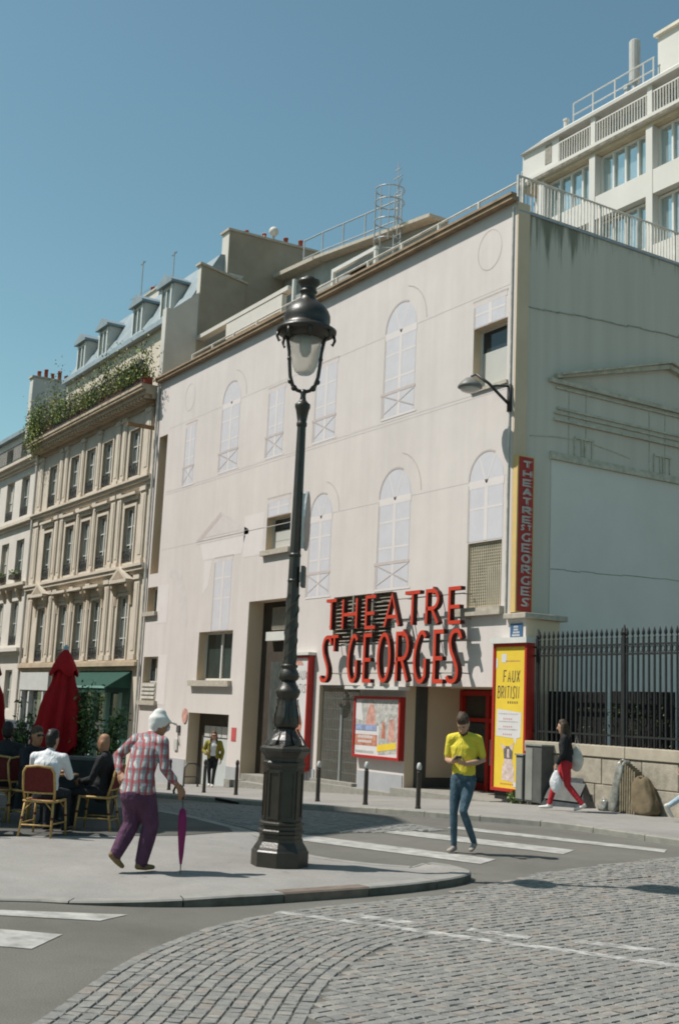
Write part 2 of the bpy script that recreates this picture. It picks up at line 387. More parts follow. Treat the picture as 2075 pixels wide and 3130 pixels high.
# ------------------------------------------------------------------ painted markings
def mark(pts, z=.005, m='paint', parent=ROAD, name='painted_stripe'):
    mbk = MB(); mbk.face([(x, y, road(x)+z) for x, y in pts]); return mbk.build(name, m, parent)
d = Vector((.935, .355)); n = Vector((-.355, .935))
for k, (c, l) in enumerate([((8.32,-7.36), 3.55), ((7.80,-5.58), 3.5), ((8.02,-4.02), 3.4)]):
    c = Vector(c); h = .29 if k < 2 else .2
    a = c+n*h-d*.06; b = c-n*h+d*.06
    mark([tuple(b), tuple(a), tuple(a-d*l), tuple(b-d*l)], .006+(.02 if False else 0), 'paint')
mark([(9.60,-13.92),(10.29,-12.72),(10.47,-13.02),(9.96,-13.75),(9.85,-13.95)]); mark([(10.2,-14.2),(10.89,-13.47),(11.30,-13.83),(10.7,-14.5)])
def band(a, b, wd, z, m, nm='painted_line'):
    a, b = Vector(a), Vector(b); e = (b-a).normalized(); q = Vector((-e.y, e.x))*wd/2
    mk = MB(); mk.face([(*(a-q), z), (*(b-q), z), (*(b+q), z), (*(a+q), z)]); return mk.build(nm, m, cobroad)
dl = (Vector((13.39,-9.82))-Vector((10.59,-11.51)))
band((10.59,-11.51), (10.59+dl.x*2.2, -11.51+dl.y*2.2), .13, .0142, 'paint_worn')
for a, b in [((10.95,-10.95),(11.41,-10.69)),((11.76,-10.42),(12.21,-10.17)),((12.42,-9.92),(12.93,-9.56)),((13.3,-9.25),(13.8,-8.95))]:
    band(a, b, .15, .0142, 'paint_worn', 'painted_dash')

# terrace asphalt coloured darker to deepen the shade, edge along the cast shadow
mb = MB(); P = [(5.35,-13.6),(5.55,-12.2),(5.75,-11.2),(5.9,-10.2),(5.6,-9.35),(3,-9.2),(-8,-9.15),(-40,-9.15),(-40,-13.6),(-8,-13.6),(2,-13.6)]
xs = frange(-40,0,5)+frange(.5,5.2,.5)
mat('terrace_shade_asphalt', (.085, .083, .075), .93, .18, 1.5, .3, 150)
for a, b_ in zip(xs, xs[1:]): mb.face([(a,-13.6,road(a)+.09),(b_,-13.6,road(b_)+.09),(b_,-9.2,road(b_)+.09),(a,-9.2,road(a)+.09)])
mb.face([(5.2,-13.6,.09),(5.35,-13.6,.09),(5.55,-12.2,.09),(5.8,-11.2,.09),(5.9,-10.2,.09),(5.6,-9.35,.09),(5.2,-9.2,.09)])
o = mb.build('terrace_shade_paving', 'terrace_shade_asphalt', weld=True); tag(o, 'asphalt under the cafe terrace, coloured darker to deepen the shade', kind='structure')
# ================================================================== theatre
weathered('plaster', (.605, .557, .527), .92, .06, .06, 0, .05, .15, .28, 40)
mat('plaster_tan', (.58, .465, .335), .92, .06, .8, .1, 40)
mat('plaster_blue', (.64, .62, .575), .9, .05, .5, .1, 40)
mat('plinth', (.34, .35, .36), .9, .07, 2, .15, 60)
mat('dark_plinth', (.07, .068, .062), .7, .1, 3)
mat('gutter', (.28, .20, .125), .7, .25, 3)
mat('zinc', (.26, .31, .34), .55, .15, 1.5, spec=.5)
mat('stone_sill', (.40, .36, .30), .9, .18, 8, .2, 60)
mat('p_pane', (.535, .525, .55), .92, .04, 2.5); mat('p_bar', (.63, .585, .565), .92, .03, 2); mat('p_line', (.43, .385, .36), .92, .06, 5)
mat('p_rail', (.49, .43, .405), .92, .06, 5); mat('p_soft', (.565, .518, .497), .92, .05, 2)
mat('white_frame', (.58, .575, .54), .5, .05, 3)
mat('rail_white', (.55, .53, .48), .6, .2, 5)
mat('red_paint', (.36, .022, .016), .5, .1, 4, spec=.4); mat('red_dark', (.19, .012, .012), .55, .1, 4)
mat('letter_red', (.50, .045, .02), .5, .08, 4, spec=.4); mat('letter_side', (.05, .012, .009), .6, .15, 6)  # letter sides coloured near black to imitate their shade
mat('interior', (.02, .018, .016), .9, .2, 1)
mat('brown_dark', (.055, .045, .035), .7, .15, 3)
mat('grille_iron', (.22, .225, .205), .6, .15, 6, metal=.0)
mat('louvre', (.24, .22, .185), .7, .2, 6)
glass('pane_dark'); glass('pane_green', (.035, .05, .045)); mat('blind', (.46, .46, .43), .5, .05, 1, spec=.5)
# stained side wall: dark algae runs below the coping
m = bpy.data.materials.new('stained_wall'); m.use_nodes = True; MATS['stained_wall'] = m
n = m.node_tree.nodes; L = m.node_tree.links; b = n['Principled BSDF']; b.inputs['Roughness'].default_value = .93; b.inputs['Specular IOR Level'].default_value = .2
g = n.new('ShaderNodeNewGeometry'); sp = n.new('ShaderNodeSeparateXYZ'); L.new(g.outputs['Position'], sp.inputs[0])
mp = n.new('ShaderNodeMapping'); mp.inputs['Scale'].default_value = (1, 3.2, .22); L.new(g.outputs['Position'], mp.inputs[0])
nz = n.new('ShaderNodeTexNoise'); nz.inputs['Scale'].default_value = 1.5; nz.inputs['Detail'].default_value = 6; nz.inputs['Roughness'].default_value = .65; L.new(mp.outputs[0], nz.inputs['Vector'])
mz = n.new('ShaderNodeMapRange'); mz.inputs['From Min'].default_value = 11.1; mz.inputs['From Max'].default_value = 13.1; mz.inputs['To Min'].default_value = -.35; mz.inputs['To Max'].default_value = .12; L.new(sp.outputs['Z'], mz.inputs['Value'])
my = n.new('ShaderNodeMapRange'); my.inputs['From Min'].default_value = 1.2; my.inputs['From Max'].default_value = 3.0; my.inputs['To Min'].default_value = .0; my.inputs['To Max'].default_value = -.16; L.new(sp.outputs['Y'], my.inputs['Value'])
ad = n.new('ShaderNodeMath'); L.new(nz.outputs['Fac'], ad.inputs[0]); L.new(mz.outputs[0], ad.inputs[1])
ad2 = n.new('ShaderNodeMath'); L.new(ad.outputs[0], ad2.inputs[0]); L.new(my.outputs[0], ad2.inputs[1])
rp = n.new('ShaderNodeValToRGB'); rp.color_ramp.elements[0].position = .46; rp.color_ramp.elements[0].color = (.63, .59, .515, 1); rp.color_ramp.elements[1].position = .62; rp.color_ramp.elements[1].color = (.25, .25, .195, 1)
L.new(ad2.outputs[0], rp.inputs[0])
n2 = n.new('ShaderNodeTexNoise'); n2.inputs['Scale'].default_value = .9; n2.inputs['Detail'].default_value = 5; L.new(mp.outputs[0], n2.inputs['Vector'])
mx = n.new('ShaderNodeMix'); mx.data_type = 'RGBA'; mx.blend_type = 'MULTIPLY'; mx.inputs[0].default_value = .28; L.new(rp.outputs[0], mx.inputs[6]); L.new(n2.outputs['Fac'], mx.inputs[7]); L.new(mx.outputs[2], b.inputs['Base Color'])

XL, XR, ZT = -20.05, 0.0, 13.40
TH_ = thing('theatre', (-10, 6, -1), 'cream rendered theatre with painted sham windows and red letter sign', 'building')
OPS = [(-1.47,-.25,9.2,10.69,.28), (-1.48,-.29,4.1,5.57,.28), (-11.16,-9.72,6.27,7.28,.28), (-15.35,-12.95,2.43,3.98,.32),
       (-19.75,-19.02,6.2,11.28,.35), (-19.82,-18.95,4.84,5.72,.3), (-19.75,-18.5,1.72,3.24,.3),
       (-15.75,-12.9,-1.2,1.39,.42), (-12.0,-9.16,-1.2,4.80,.52), (-7.69,-5.72,-1.2,2.33,1.3), (-3.69,-.12,-1.2,2.33,1.75),
       (-7.15,-4.42,3.42,4.66,.25)]
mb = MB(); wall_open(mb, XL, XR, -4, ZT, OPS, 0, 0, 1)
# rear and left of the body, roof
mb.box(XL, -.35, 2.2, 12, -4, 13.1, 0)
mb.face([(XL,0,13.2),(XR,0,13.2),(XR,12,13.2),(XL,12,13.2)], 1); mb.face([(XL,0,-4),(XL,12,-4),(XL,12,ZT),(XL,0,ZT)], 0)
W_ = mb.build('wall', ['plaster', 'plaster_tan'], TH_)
# side wall on the courtyard, with pilaster strip, ledge and relief lines
mb = MB(); mb.face([(0,0,-1),(0,12,-1),(0,12,13.05),(0,0,13.05)], 0); mb.box(-.02,.045, .002,.36,3.9,13.38, 1); mb.box(-.34,-.003,.005,12,13.0,13.16,0); mb.face([(0,.005,13.05),(0,12,13.05),(0,12,13.16),(0,.005,13.16)], 0)
mb.build('side_wall', ['stained_wall', 'plaster_tan'], TH_); W2 = None
mb = MB(); mb.box(-.05,.02,1.14,12,-1,7.5,0); mb.build('lower_panel', 'plaster_blue', TH_)
mat('ledge_stone', (.46, .44, .36), .9, .2, 5)
mb = MB(); mb.box(.0,.09,1.10,12,7.5,7.6); mb.box(.0,.05,1.10,12,7.6,7.68); mb.build('ledge', 'ledge_stone', TH_)
mat('zinc_cap', (.30, .36, .40), .5, .1, 3)
mb = MB(); mb.box(-.36,.05,.02,12,13.16,13.2); mb.build('coping', 'zinc_cap', TH_)
mb = MB()
def side_line(y0, z0, y1, z1, t=.05, pr=.05):
    d = Vector((0, y1-y0, z1-z0)); l = d.length; d.normalize(); nn = Vector((0, -d.z, d.y))
    mb.obox(Vector((pr/2, (y0+y1)/2, (z0+z1)/2)), (pr/2, 0, 0), d*l/2, nn*t/2)
side_line(1.03,9.34,12,9.34,.10,.10); side_line(1.2,9.45,4.9,10.40,.11,.14); side_line(4.9,10.40,9.0,9.45,.11,.14); side_line(1.28,9.50,4.9,10.5,.05,.22)
side_line(4.9,10.5,9.1,9.5,.05,.22)
side_line(1.29,8.72,12,8.72,.05); side_line(1.2,8.60,12,8.60,.035); side_line(1.2,8.45,12,8.45,.06,.07); side_line(1.25,9.2,12,9.2,.04)
for y in (1.67, 2.21, 4.3, 4.85): side_line(y, 7.7, y, 9.3, .018, .012)
for y in (1.85, 4.45):
    for q in (0, .22, .32, .55): side_line(y+q, 7.7, y+q, 8.12, .03, .03)
    side_line(y, 8.12, y+.6, 8.12, .05, .04)
for q in range(7): side_line(.5+q*.45, 7.95+.12*math.sin(q*.5), .95+q*.45, 7.95+.12*math.sin((q+1)*.5), .03, .012)
mb.build('relief_moulding', 'ledge_stone', TH_)
mat('crack', (.33, .33, .29), .95, .2, 5)
for (y, z, sl) in ((.4, 10.95, .11), (1.15, 5.0, .05)):
    mb = MB()
    for q in range(24):
        a = y+q*.45; zz = z+sl*q*.3+random.uniform(-.02, .02); side_line(a, zz, a+.46, zz+sl*.2+random.uniform(-.02,.02), .022, .024)
    mb.build('crack', 'crack', TH_)
# cornice gutter
mb = MB(); mb.box(XL,.03,-.19,.02,13.40,13.50); mb.box(XL,.05,-.23,-.06,13.50,13.56); mb.build('gutter', 'gutter', TH_)
# faint painted string courses
mb = MB()
for z, t in ((9.08,.05), (9.0,.02), (11.45,.02), (7.0,.015)): 
    for a, c in ((-18.9,-.05),): mb.face([(a,-.003,z),(c,-.003,z),(c,-.003,z+t),(a,-.003,z+t)])
mb.build('painted_string_course', 'p_soft', TH_)
def pr(mbk, x0, x1, z0, z1, mi, y): mbk.face([(x0,y,z0),(x1,y,z0),(x1,y,z1),(x0,y,z1)], mi)
def painted_window(x0, x1, z0, z1, arch=False, rail=True, clip=None, moulding=True):
    """flat trompe-l'oeil window painted on the render"""
    k = MB(); y = -.004; c = (x0+x1)/2; r = (x1-x0)/2
    def arc(rr, zc, n=14): return [(c+rr*math.cos(math.pi*i/n), zc+rr*math.sin(math.pi*i/n)) for i in range(n+1)]
    if arch:
        zc = z1-r
        k.face([(x, y, z) for x, z in [(x0+.05, z0), (x1-.05, z0)]+arc(r-.05, zc)], 0)
        for i, (a, b) in enumerate(zip(arc(r+.02, zc), arc(r+.02, zc)[1:])):
            if i >= 5:
                q = lambda p, s: (c+(p[0]-c)*s, y-.002, zc+(p[1]-zc)*s)
                k.face([q(a, 1), q(b, 1), q(b, .93), q(a, .93)], 2)
        if moulding:
            A = arc(r*1.55, zc)
            for i, (a, b) in enumerate(zip(A, A[1:])):
                if i < 6:
                    q = lambda p, s: (c+(p[0]-c)*s, y, zc+(p[1]-zc)*s); k.face([q(a, 1), q(b, 1), q(b, .975), q(a, .975)], 2)
        zt = zc-.12
        pr(k, x0+.02, x1-.02, zt-.09, zt+.09, 1, y-.002)
        for an in (60, 118):
            dx, dz = math.cos(R_(an)), math.sin(R_(an)); e = .025
            k.face([(c-e*dz, y-.002, zt), (c+e*dz, y-.002, zt), (c+dx*(r-.06)+e*dz, y-.002, zc+dz*(r-.06)), (c+dx*(r-.06)-e*dz, y-.002, zc+dz*(r-.06))], 1)
    else:
        zt = z1; pr(k, x0+.05, x1-.05, z0, z1, 0, y); pr(k, x0-.05, x1+.03, z1+.12, z1+.17, 2, y-.002); pr(k, x0-.02, x1, z1, z1+.12, 3, y-.001)
    e = .06; pr(k, c-e, c+e, z0, zt-.092 if arch else zt, 1, y-.003)
    h = (zt-z0)
    for f in ((.45, .75) if h > 1.6 else (.55,)): pr(k, x0+.05, c-e, z0+h*f, z0+h*f+.05, 1, y-.002); pr(k, c+e, x1-.05, z0+h*f, z0+h*f+.05, 1, y-.002)
    pr(k, x0-.02, x0+.05, z0, zt, 2, y-.0015)
    if rail:
        zr = z0+.60; pr(k, x0-.12, x1-.02, zr, zr+.075, 4, y-.005); pr(k, x0-.10, x0-.06, z0, zr, 3, y-.002)
        for s in (1, -1):
            a, b_ = (x0+.05, zr-.03), (x1-.07, z0+.1)
            if s < 0: a, b_ = (x0+.05, z0+.1), (x1-.07, zr-.03)
            yy = y-.006-(.001 if s < 0 else 0)
            k.face([(a[0], yy, a[1]), (b_[0], yy, b_[1]), (b_[0], yy, b_[1]+.035), (a[0], yy, a[1]+.035)], 2 if s > 0 else 3)
        pr(k, x0-.06, x1+.05, z0-.06, z0, 1, y-.004)
    return k.build('painted_window', ['p_pane', 'p_bar', 'p_line', 'p_soft', 'p_rail'], TH_)
painted_window(-5.18,-3.75,9.22,12.24, True); painted_window(-14.66,-13.34,9.2,12.18, True)
painted_window(-5.18,-3.75,4.75,7.81, True); painted_window(-8.62,-7.42,4.75,7.63, True)
painted_window(-11.46,-10.42,9.18,11.22); painted_window(-8.66,-7.48,9.18,11.32); painted_window(-17.44,-16.6,9.14,11.2)
painted_window(-1.50,-.23,5.60,7.67, True, False, moulding=False); painted_window(-1.47,-.28,10.71,11.22, False, False)
painted_window(-14.5,-13.24,4.0,6.2, False, False); painted_window(-11.14,-9.8,7.30,7.72, False, False)
mb = MB(); y = -.003
A = lambda pts, mi, yy=y: mb.face([(x, yy, z) for x, z in pts], mi)
A([(-16.0,6.92),(-12.3,6.92),(-12.3,7.05),(-16.0,7.05)], 0); A([(-16.0,7.06),(-15.6,7.06),(-14.2,7.72),(-14.3,7.86)], 1); A([(-14.3,7.86),(-14.2,7.72),(-12.7,7.06),(-12.3,7.06)], 0)
A([(-15.4,7.1),(-12.9,7.1),(-14.2,7.66)], 0, y-.001); A([(-15.4,6.35),(-12.7,6.35),(-12.5,6.9),(-15.7,6.9)], 2)
A([(-15.3,5.2),(-14.9,5.5),(-14.75,6.3),(-15.3,6.3)], 2)
mb.build('painted_pediment', ['p_soft', 'p_rail', 'p_bar'], TH_)
mb = MB()
for cxx, czz, rx, rz in ((-.95,12.52,.44,.50), (-17.3,12.3,.4,.5)):
    mb = MB(); N = 28; pt = [(cxx+rx*math.cos(2*math.pi*i/N), czz+rz*math.sin(2*math.pi*i/N)) for i in range(N)]
    for i in range(N):
        a, b = pt[i], pt[(i+1) % N]; s = .955 if i > 6 else .975
        mb.face([(a[0],y,a[1]),(b[0],y,b[1]),(cxx+(b[0]-cxx)*s,y,czz+(b[1]-czz)*s),(cxx+(a[0]-cxx)*s,y,czz+(a[1]-czz)*s)])
    mb.build('painted_medallion', 'p_line', TH_)
mat('p_tree', (.535, .505, .485), .92, .05, 4, col2=(.60, .55, .53))
mb = MB(); A([(-18.2,6.1),(-17.6,6.35),(-17.1,6.2),(-16.6,5.3),(-16.3,4.3),(-16.45,4.2),(-17.0,5.0),(-17.3,5.8),(-17.9,5.95)], 0); mb.build('painted_drape', 'p_tree', TH_)
mb = MB(); 
for a_, b_, c_, d_ in ((-18.9,-18.0,4.4,5.75),(-18.4,-17.75,1.6,3.3),(-12.6,-11.35,6.2,7.5)):
    mb = MB(); A([(a_,c_),(b_,c_),(b_,d_),(a_,d_)], 0); mb.build('painted_shutter', 'p_bar', TH_)
# ---- real windows
def win(x0, x1, z0, z1, yb, mull=1, fr=.06, gl='pane_dark', blind=None, parent=None, cross=()):
    k = MB(); k.face([(x0,yb,z0),(x1,yb,z0),(x1,yb,z1),(x0,yb,z1)]); g = k.build('window', gl, parent)
    k = MB(); yf = yb-.05
    k.box(x0,x1,yf,yb-.004,z0,z0+fr); k.box(x0,x1,yf,yb-.004,z1-fr,z1); k.box(x0,x0+fr,yf,yb-.004,z0+fr,z1-fr); k.box(x1-fr,x1,yf,yb-.004,z0+fr,z1-fr)
    for i in range(mull):
        c = lerp(x0, x1, (i+1)/(mull+1)); k.box(c-fr*.6,c+fr*.6,yf-.01,yb-.004,z0+fr,z1-fr)
    for c in cross: zz = lerp(z0, z1, c); k.box(x0+fr,x1-fr,yf+.01,yb-.004,zz-.02,zz+.02)
    k.build('frame', 'white_frame', g)
    if blind:
        k = MB(); k.box(x0+fr*1.2,x1-fr*1.2,yb-.02,yb-.002,lerp(z0,z1,blind[0]),lerp(z0,z1,blind[1])); k.build('blind', 'blind', g)
    return g
def sill(x0, x1, z0, z1, out, parent=TH_, m='stone_sill'):
    k = MB(); k.box(x0,x1,-out,.05,z0,z1); k.build('sill', m, parent)
win(-1.47,-.25,9.2,10.69,.27,0,.05,'pane_dark',(.05,.62),TH_); sill(-1.5,-.2,9.12,9.2,.05)
win(-11.16,-9.72,6.27,7.28,.27,0,.05,'pane_dark',(.05,.6),TH_); sill(-11.3,-9.6,6.12,6.27,.12)
win(-15.35,-12.95,2.43,3.98,.31,1,.07,'pane_green',None,TH_); sill(-15.72,-12.85,2.24,2.42,.14)
win(-19.75,-19.02,6.2,11.28,.34,0,.05,'pane_dark',None,TH_,(.3,.6)); win(-19.82,-18.95,4.84,5.72,.29,0,.05,'pane_dark',None,TH_); sill(-19.92,-18.85,4.68,4.83,.12)
win(-19.75,-18.5,2.35,3.24,.29,1,.05,'pane_dark',None,TH_); sill(-19.88,-18.35,1.56,1.71,.12)
k = MB(); k.box(-19.74,-18.51,-.02,.2,1.72,2.33,0)
for q in range(4): k.box(-19.68,-18.57,-.05,-.021,1.78+q*.14,1.86+q*.14,1)
k.build('ventilation_unit', ['stone_sill', 'rail_white'], TH_)
# lattice grille in the lower right opening
k = MB(); k.face([(-1.48,.27,4.1),(-.29,.27,4.1),(-.29,.27,5.57),(-1.48,.27,5.57)], 0); k.box(-1.05,-.33,.2,.26,4.12,5.05,1); g = k.build('window', ['pane_dark', 'blind'], TH_)
k = MB()
for x in frange(-1.45,-.32,.066): k.box(x-.011,x+.011,.05,.065,4.1,5.57)
for z in frange(4.13,5.54,.066): k.box(-1.48,-.29,.066,.08,z-.011,z+.011)
mat('grille_cream', (.50, .45, .34), .7, .1, 5); k.build('grille', 'grille_cream', g); sill(-1.72,-.17,3.90,4.08,.14)
# louvred opening behind the letters
k = MB(); k.face([(-7.15,.24,3.42),(-4.42,.24,3.42),(-4.42,.24,4.66),(-7.15,.24,4.66)], 1)
for q in range(11): k.obox((-5.785,.1,3.5+q*.105), (1.36,0,0), (0,.055,.03), (0,-.004,.007), 1)
for x in (-6.2,-5.3): k.box(x-.03,x+.03,-.01,.03,3.42,4.66,1)
k.build('louvred_vent', ['interior', 'louvre'], TH_)
# garage door
k = MB(); k.face([(-15.75,.41,-1.2),(-12.9,.41,-1.2),(-12.9,.41,1.39),(-15.75,.41,1.39)], 0); dr = k.build('garage_door', 'brown_dark', TH_)
mat('door_grey', (.44, .47, .46), .6, .06, 2)
for a in (-15.3,-14.35,-13.6):
    k = MB(); k.box(a+.03,a+.88 if a > -14 else a+.93,.36,.40,-.85,.62); k.build('panel', 'door_grey', dr)
for a in frange(-15.25,-13.2,.41)[:-1]:
    k = MB(); k.box(a,a+.36,.37,.40,.66,1.0); k.build('pane', 'blind', dr)
# recessed entrance
k = MB(); k.face([(-12,.515,-1.2),(-9.16,.515,-1.2),(-9.16,.515,4.8),(-12,.515,4.8)], 0); dr = k.build('entrance_door', 'brown_dark', TH_)
k = MB(); k.box(-11.35,-9.16,.28,.51,3.62,3.88); k.build('lintel_slab', 'white_frame', dr)
k = MB(); k.box(-11.3,-9.2,.44,.50,3.95,4.62,0)
for q in range(26): k.box(-11.28+q*.08,-11.24+q*.08,.425,.438,3.97,4.6,1)
k.build('transom', ['stone_sill', 'louvre'], dr)
mat('reeded_glass', (.12, .135, .125), .25, .25, 3, spec=.5)
for a in (-11.2,-10.2):
    k = MB(); k.box(a,a+.92,.44,.50,-.3,3.3,0)
    for q in range(12): k.box(a+.03+q*.073,a+.065+q*.073,.425,.438,.4,3.0,1)
    k.build('door_leaf', ['brown_dark', 'reeded_glass'], dr)
k = MB(); k.box(-12.1,-9.0,-.45,.5,-1.0,-.46); k.build('step', 'granite', TH_)
k = MB(); k.box(-11.7,-9.4,-.12,.51,-.46,-.28); k.build('step', 'granite', TH_)
# folding lattice gate
k = MB(); k.face([(-7.69,1.29,-1.2),(-5.72,1.29,-1.2),(-5.72,1.29,2.33),(-7.69,1.29,2.33)], 0)
for a, b_, z0, z1 in ((-7.2,-6.6,.5,1.9),(-6.5,-5.9,.5,1.7),(-7.2,-6.6,-.1,.4)): k.box(a,b_,1.22,1.28,z0,z1,1)
k.build('foyer', ['interior', 'pane_green'], TH_)
gt = MB().box(-7.69,-5.72,.10,.13,2.26,2.33).build('folding_gate', 'grille_iron', TH_)
k = MB(); xs = frange(-7.64,-5.77,.078)
for i, x in enumerate(xs): k.box(x-.009,x+.009,.10,.115,-.32,2.26)
k.build('bars', 'grille_iron', gt)
k = MB()
for i in range(len(xs)-1):
    for q in range(9):
        z = -.2+q*.27
        for s in (1,-1):
            k.obox(((xs[i]+xs[i+1])/2, .126 if s > 0 else .134, z+.06), (.039,0,.06*s), (0,.002,0), (.0035*-s,0,.0025))
o = k.build('lattice', 'grille_iron', gt); o['kind'] = 'stuff'
mat('light_steel', (.42, .45, .44), .4, .1, 3, metal=.5); MB().box(-6.70,-6.64,.07,.098,-.36,1.75).build('closing_post', 'light_steel', gt)
# right hand porch: dark strip, plinth and red glazed doors
k = MB(); k.box(-3.688,-3.66,.28,.62,-.4,2.33,0); k.box(-3.689,-3.67,.63,1.74,-.4,.18,0); k.build('porch_trim', 'dark_plinth', TH_)
k = MB(); k.face([(-3.69,1.74,-1),(-.12,1.74,-1),(-.12,1.74,2.33),(-3.69,1.74,2.33)], 0); pd = k.build('porch_doors', 'brown_dark', TH_)
k = MB()
for x in (-3.64,-2.62,-1.6,-.6): k.box(x-.06,x+.06,1.62,1.735,-.35,2.3)
k.box(-3.6,-.3,1.63,1.735,2.18,2.3); k.box(-3.6,-.3,1.63,1.735,1.55,1.64); k.build('door_frame', 'red_paint', pd)
for a in (-3.56,-2.54,-1.52):
    k = MB(); k.box(a,a+.86,1.66,1.72,-.35,.12); k.build('door_panel', 'red_dark', pd)
    k = MB(); k.box(a,a+.86,1.69,1.72,.16,1.52); k.build('pane', 'pane_dark', pd)
    k = MB(); k.box(a+.06,a+.1,1.60,1.65,.55,1.15); k.build('handle', 'light_steel', pd)
k = MB(); k.box(-3.75,-.1,-.35,1.7,-1,-.06+.0); k.build('step', 'granite', TH_)
k = MB(); k.box(-7.8,-3.72,-.32,.3,-1,-.2); k.build('step', 'granite', TH_)
k = MB(); k.box(-7.72,-5.69,-.16,.1,-.4,-.12); k.build('threshold', 'granite', TH_)
# plinths
for a, b_, z0, z1 in ((-18.6,-15.8,-1.5,-.12),(-12.86,-12.05,-1.3,-.14),(-8.0,-7.75,-1,.1),(-5.66,-3.73,-.6,.22),(-9.1,-8.1,-1,.0)):
    k = MB(); k.box(a,b_,-.025,.01,z0,z1); k.build('plinth', 'plinth', TH_)
# ledge over the poster, lower corner pier with ledge
k = MB(); k.box(-5.92,-3.56,-.34,.01,2.22,2.30); k.build('poster_canopy', 'white_frame', TH_)
k = MB(); k.box(.003,.56,.0,.95,-.4,3.78); k.build('corner_pier', 'plaster_tan', TH_)
k = MB(); k.box(.003,.56,-.012,-.001,-.1,3.78); k.build('pier_front', 'plaster', TH_)
k = MB(); k.box(-.06,.66,-.12,1.1,3.78,3.90); k.build('pier_ledge', 'stone_sill', TH_, bevel=.015)
k = MB(); k.tube([(-.1,-.03,13.3),(-.1,-.03,3.9)], .022, 6); k.build('conduit', 'rail_white', TH_)
k = MB(); k.tube([(-19.98,-.08,13.3),(-19.98,-.08,-1)], .05, 8); k.build('rainwater_pipe', 'rail_white', TH_)
# ---- stroke lettering
def bez(P, n=6): return smooth_poly(P, n)
def arcp(cx, cy, rx, ry, a0, a1, n=14): return [(cx+rx*math.cos(R_(lerp(a0,a1,i/n))), cy+ry*math.sin(R_(lerp(a0,a1,i/n)))) for i in range(n+1)]
FONT = {
 'T': [[(0,1),(1,1)], [(.5,1),(.5,0)]], 'H': [[(0,0),(0,1)], [(1,0),(1,1)], [(0,.48),(1,.48)]],
 'E': [[(1,1),(0,1),(0,0),(1,0)], [(0,.46),(.9,.46)]], 'F': [[(1,1),(0,1),(0,0)], [(0,.5),(.85,.5)]],
 'A': [[(0,0),(.5,1),(1,0)], [(.17,.3),(.83,.3)]], 'I': [[(.5,0),(.5,1)]], 'X': [[(0,0),(1,1)], [(0,1),(1,0)]],
 'R': [[(0,0),(0,1),(.5,1)]+arcp(.5,.73,.5,.27,90,-90,8)+[(0,.46)], [(.45,.46),(1,0)]],
 'B': [[(0,0),(0,1),(.45,1)]+arcp(.45,.76,.45,.24,90,-90,7)+[(0,.52)], [(.45,.52)]+arcp(.5,.26,.5,.26,90,-90,7)+[(0,0)]],
 'U': [[(0,1),(0,.3)]+arcp(.5,.3,.5,.3,180,360,10)+[(1,1)]],
 'O': [arcp(.5,.5,.5,.5,90,450,26)],
 'G': [bez([(.98,.9),(.72,1.0),(.42,.95),(.12,.72),(.0,.45),(.08,.2),(.35,.02),(.68,.0),(.95,.1)])+[(.97,.16),(.97,.46)]],
 'S': [bez([(1.0,.84),(.86,.97),(.6,1.0),(.32,.94),(.2,.78),(.3,.6),(.55,.42),(.74,.25),(.7,.08),(.45,.0),(.15,.01),(.0,.1)])],
 'K': [[(0,0),(0,1)], [(1,1),(0,.4)], [(.3,.58),(1,0)]], 'N': [[(0,0),(0,1),(1,0),(1,1)]], 'L': [[(0,1),(0,0),(1,0)]]}
def stroke(mb, pts, fn, hw, d0, d1, mf=0, ms=1, closed=False):
    """ribbon of half width hw along pts; fn(x,z,d) -> 3D"""
    P = [Vector(p) for p in pts]; n = len(P); A_, B_ = [], []
    for i in range(n):
        p0 = P[i-1] if i > 0 else (P[n-2] if closed else None); p1 = P[i+1] if i < n-1 else (P[1] if closed else None)
        t0 = (P[i]-p0).normalized() if p0 is not None else None; t1 = (p1-P[i]).normalized() if p1 is not None else None
        t0 = t0 or t1; t1 = t1 or t0
        n0, n1 = Vector((-t0.y, t0.x)), Vector((-t1.y, t1.x)); mm = (n0+n1)
        if mm.length < .2: mm = n0*1.0
        else: mm = mm/max(.45, mm.dot(n0))
        A_.append(P[i]+mm*hw); B_.append(P[i]-mm*hw)
    f = lambda q, d: fn(q.x, q.y, d)
    for i in range(n-1):
        mb.face([f(A_[i],d0), f(A_[i+1],d0), f(B_[i+1],d0), f(B_[i],d0)], mf)
        if d1 is not None:
            mb.face([f(A_[i],d1), f(A_[i+1],d1), f(B_[i+1],d1), f(B_[i],d1)], ms)
            mb.face([f(A_[i],d0), f(A_[i+1],d0), f(A_[i+1],d1), f(A_[i],d1)], ms); mb.face([f(B_[i],d0), f(B_[i+1],d0), f(B_[i+1],d1), f(B_[i],d1)], ms)
    if d1 is not None and not closed:
        for i in (0, n-1): mb.face([f(A_[i],d0), f(B_[i],d0), f(B_[i],d1), f(A_[i],d1)], ms)
def glyph(mb, ch, x0, x1, z0, z1, hw, fn, d0, d1=None, mf=0, ms=1):
    for i, st in enumerate(FONT[ch]):
        stroke(mb, [(lerp(x0+hw, x1-hw, a), lerp(z0+hw, z1-hw, b)) for a, b in st], fn, hw, d0+i*.002, d1, mf, ms, ch == 'O')
SG = thing('theatre_sign', (-4, -.3, 2.4), 'large red standing letters reading THEATRE ST GEORGES on the cream wall', 'sign')
fr = lambda x, z, d: (x, d, z)
for ch, a, b in [('T',-6.90,-6.32),('H',-6.08,-5.36),('E',-5.0,-4.50),('A',-4.18,-3.5),('T',-3.34,-2.66),('R',-2.48,-1.96),('E',-1.62,-1.12)]:
    k = MB(); glyph(k, ch, a, b, 3.70, 4.55, .042, fr, -.42, -.29); k.build('letter', ['letter_red', 'letter_side'], SG)
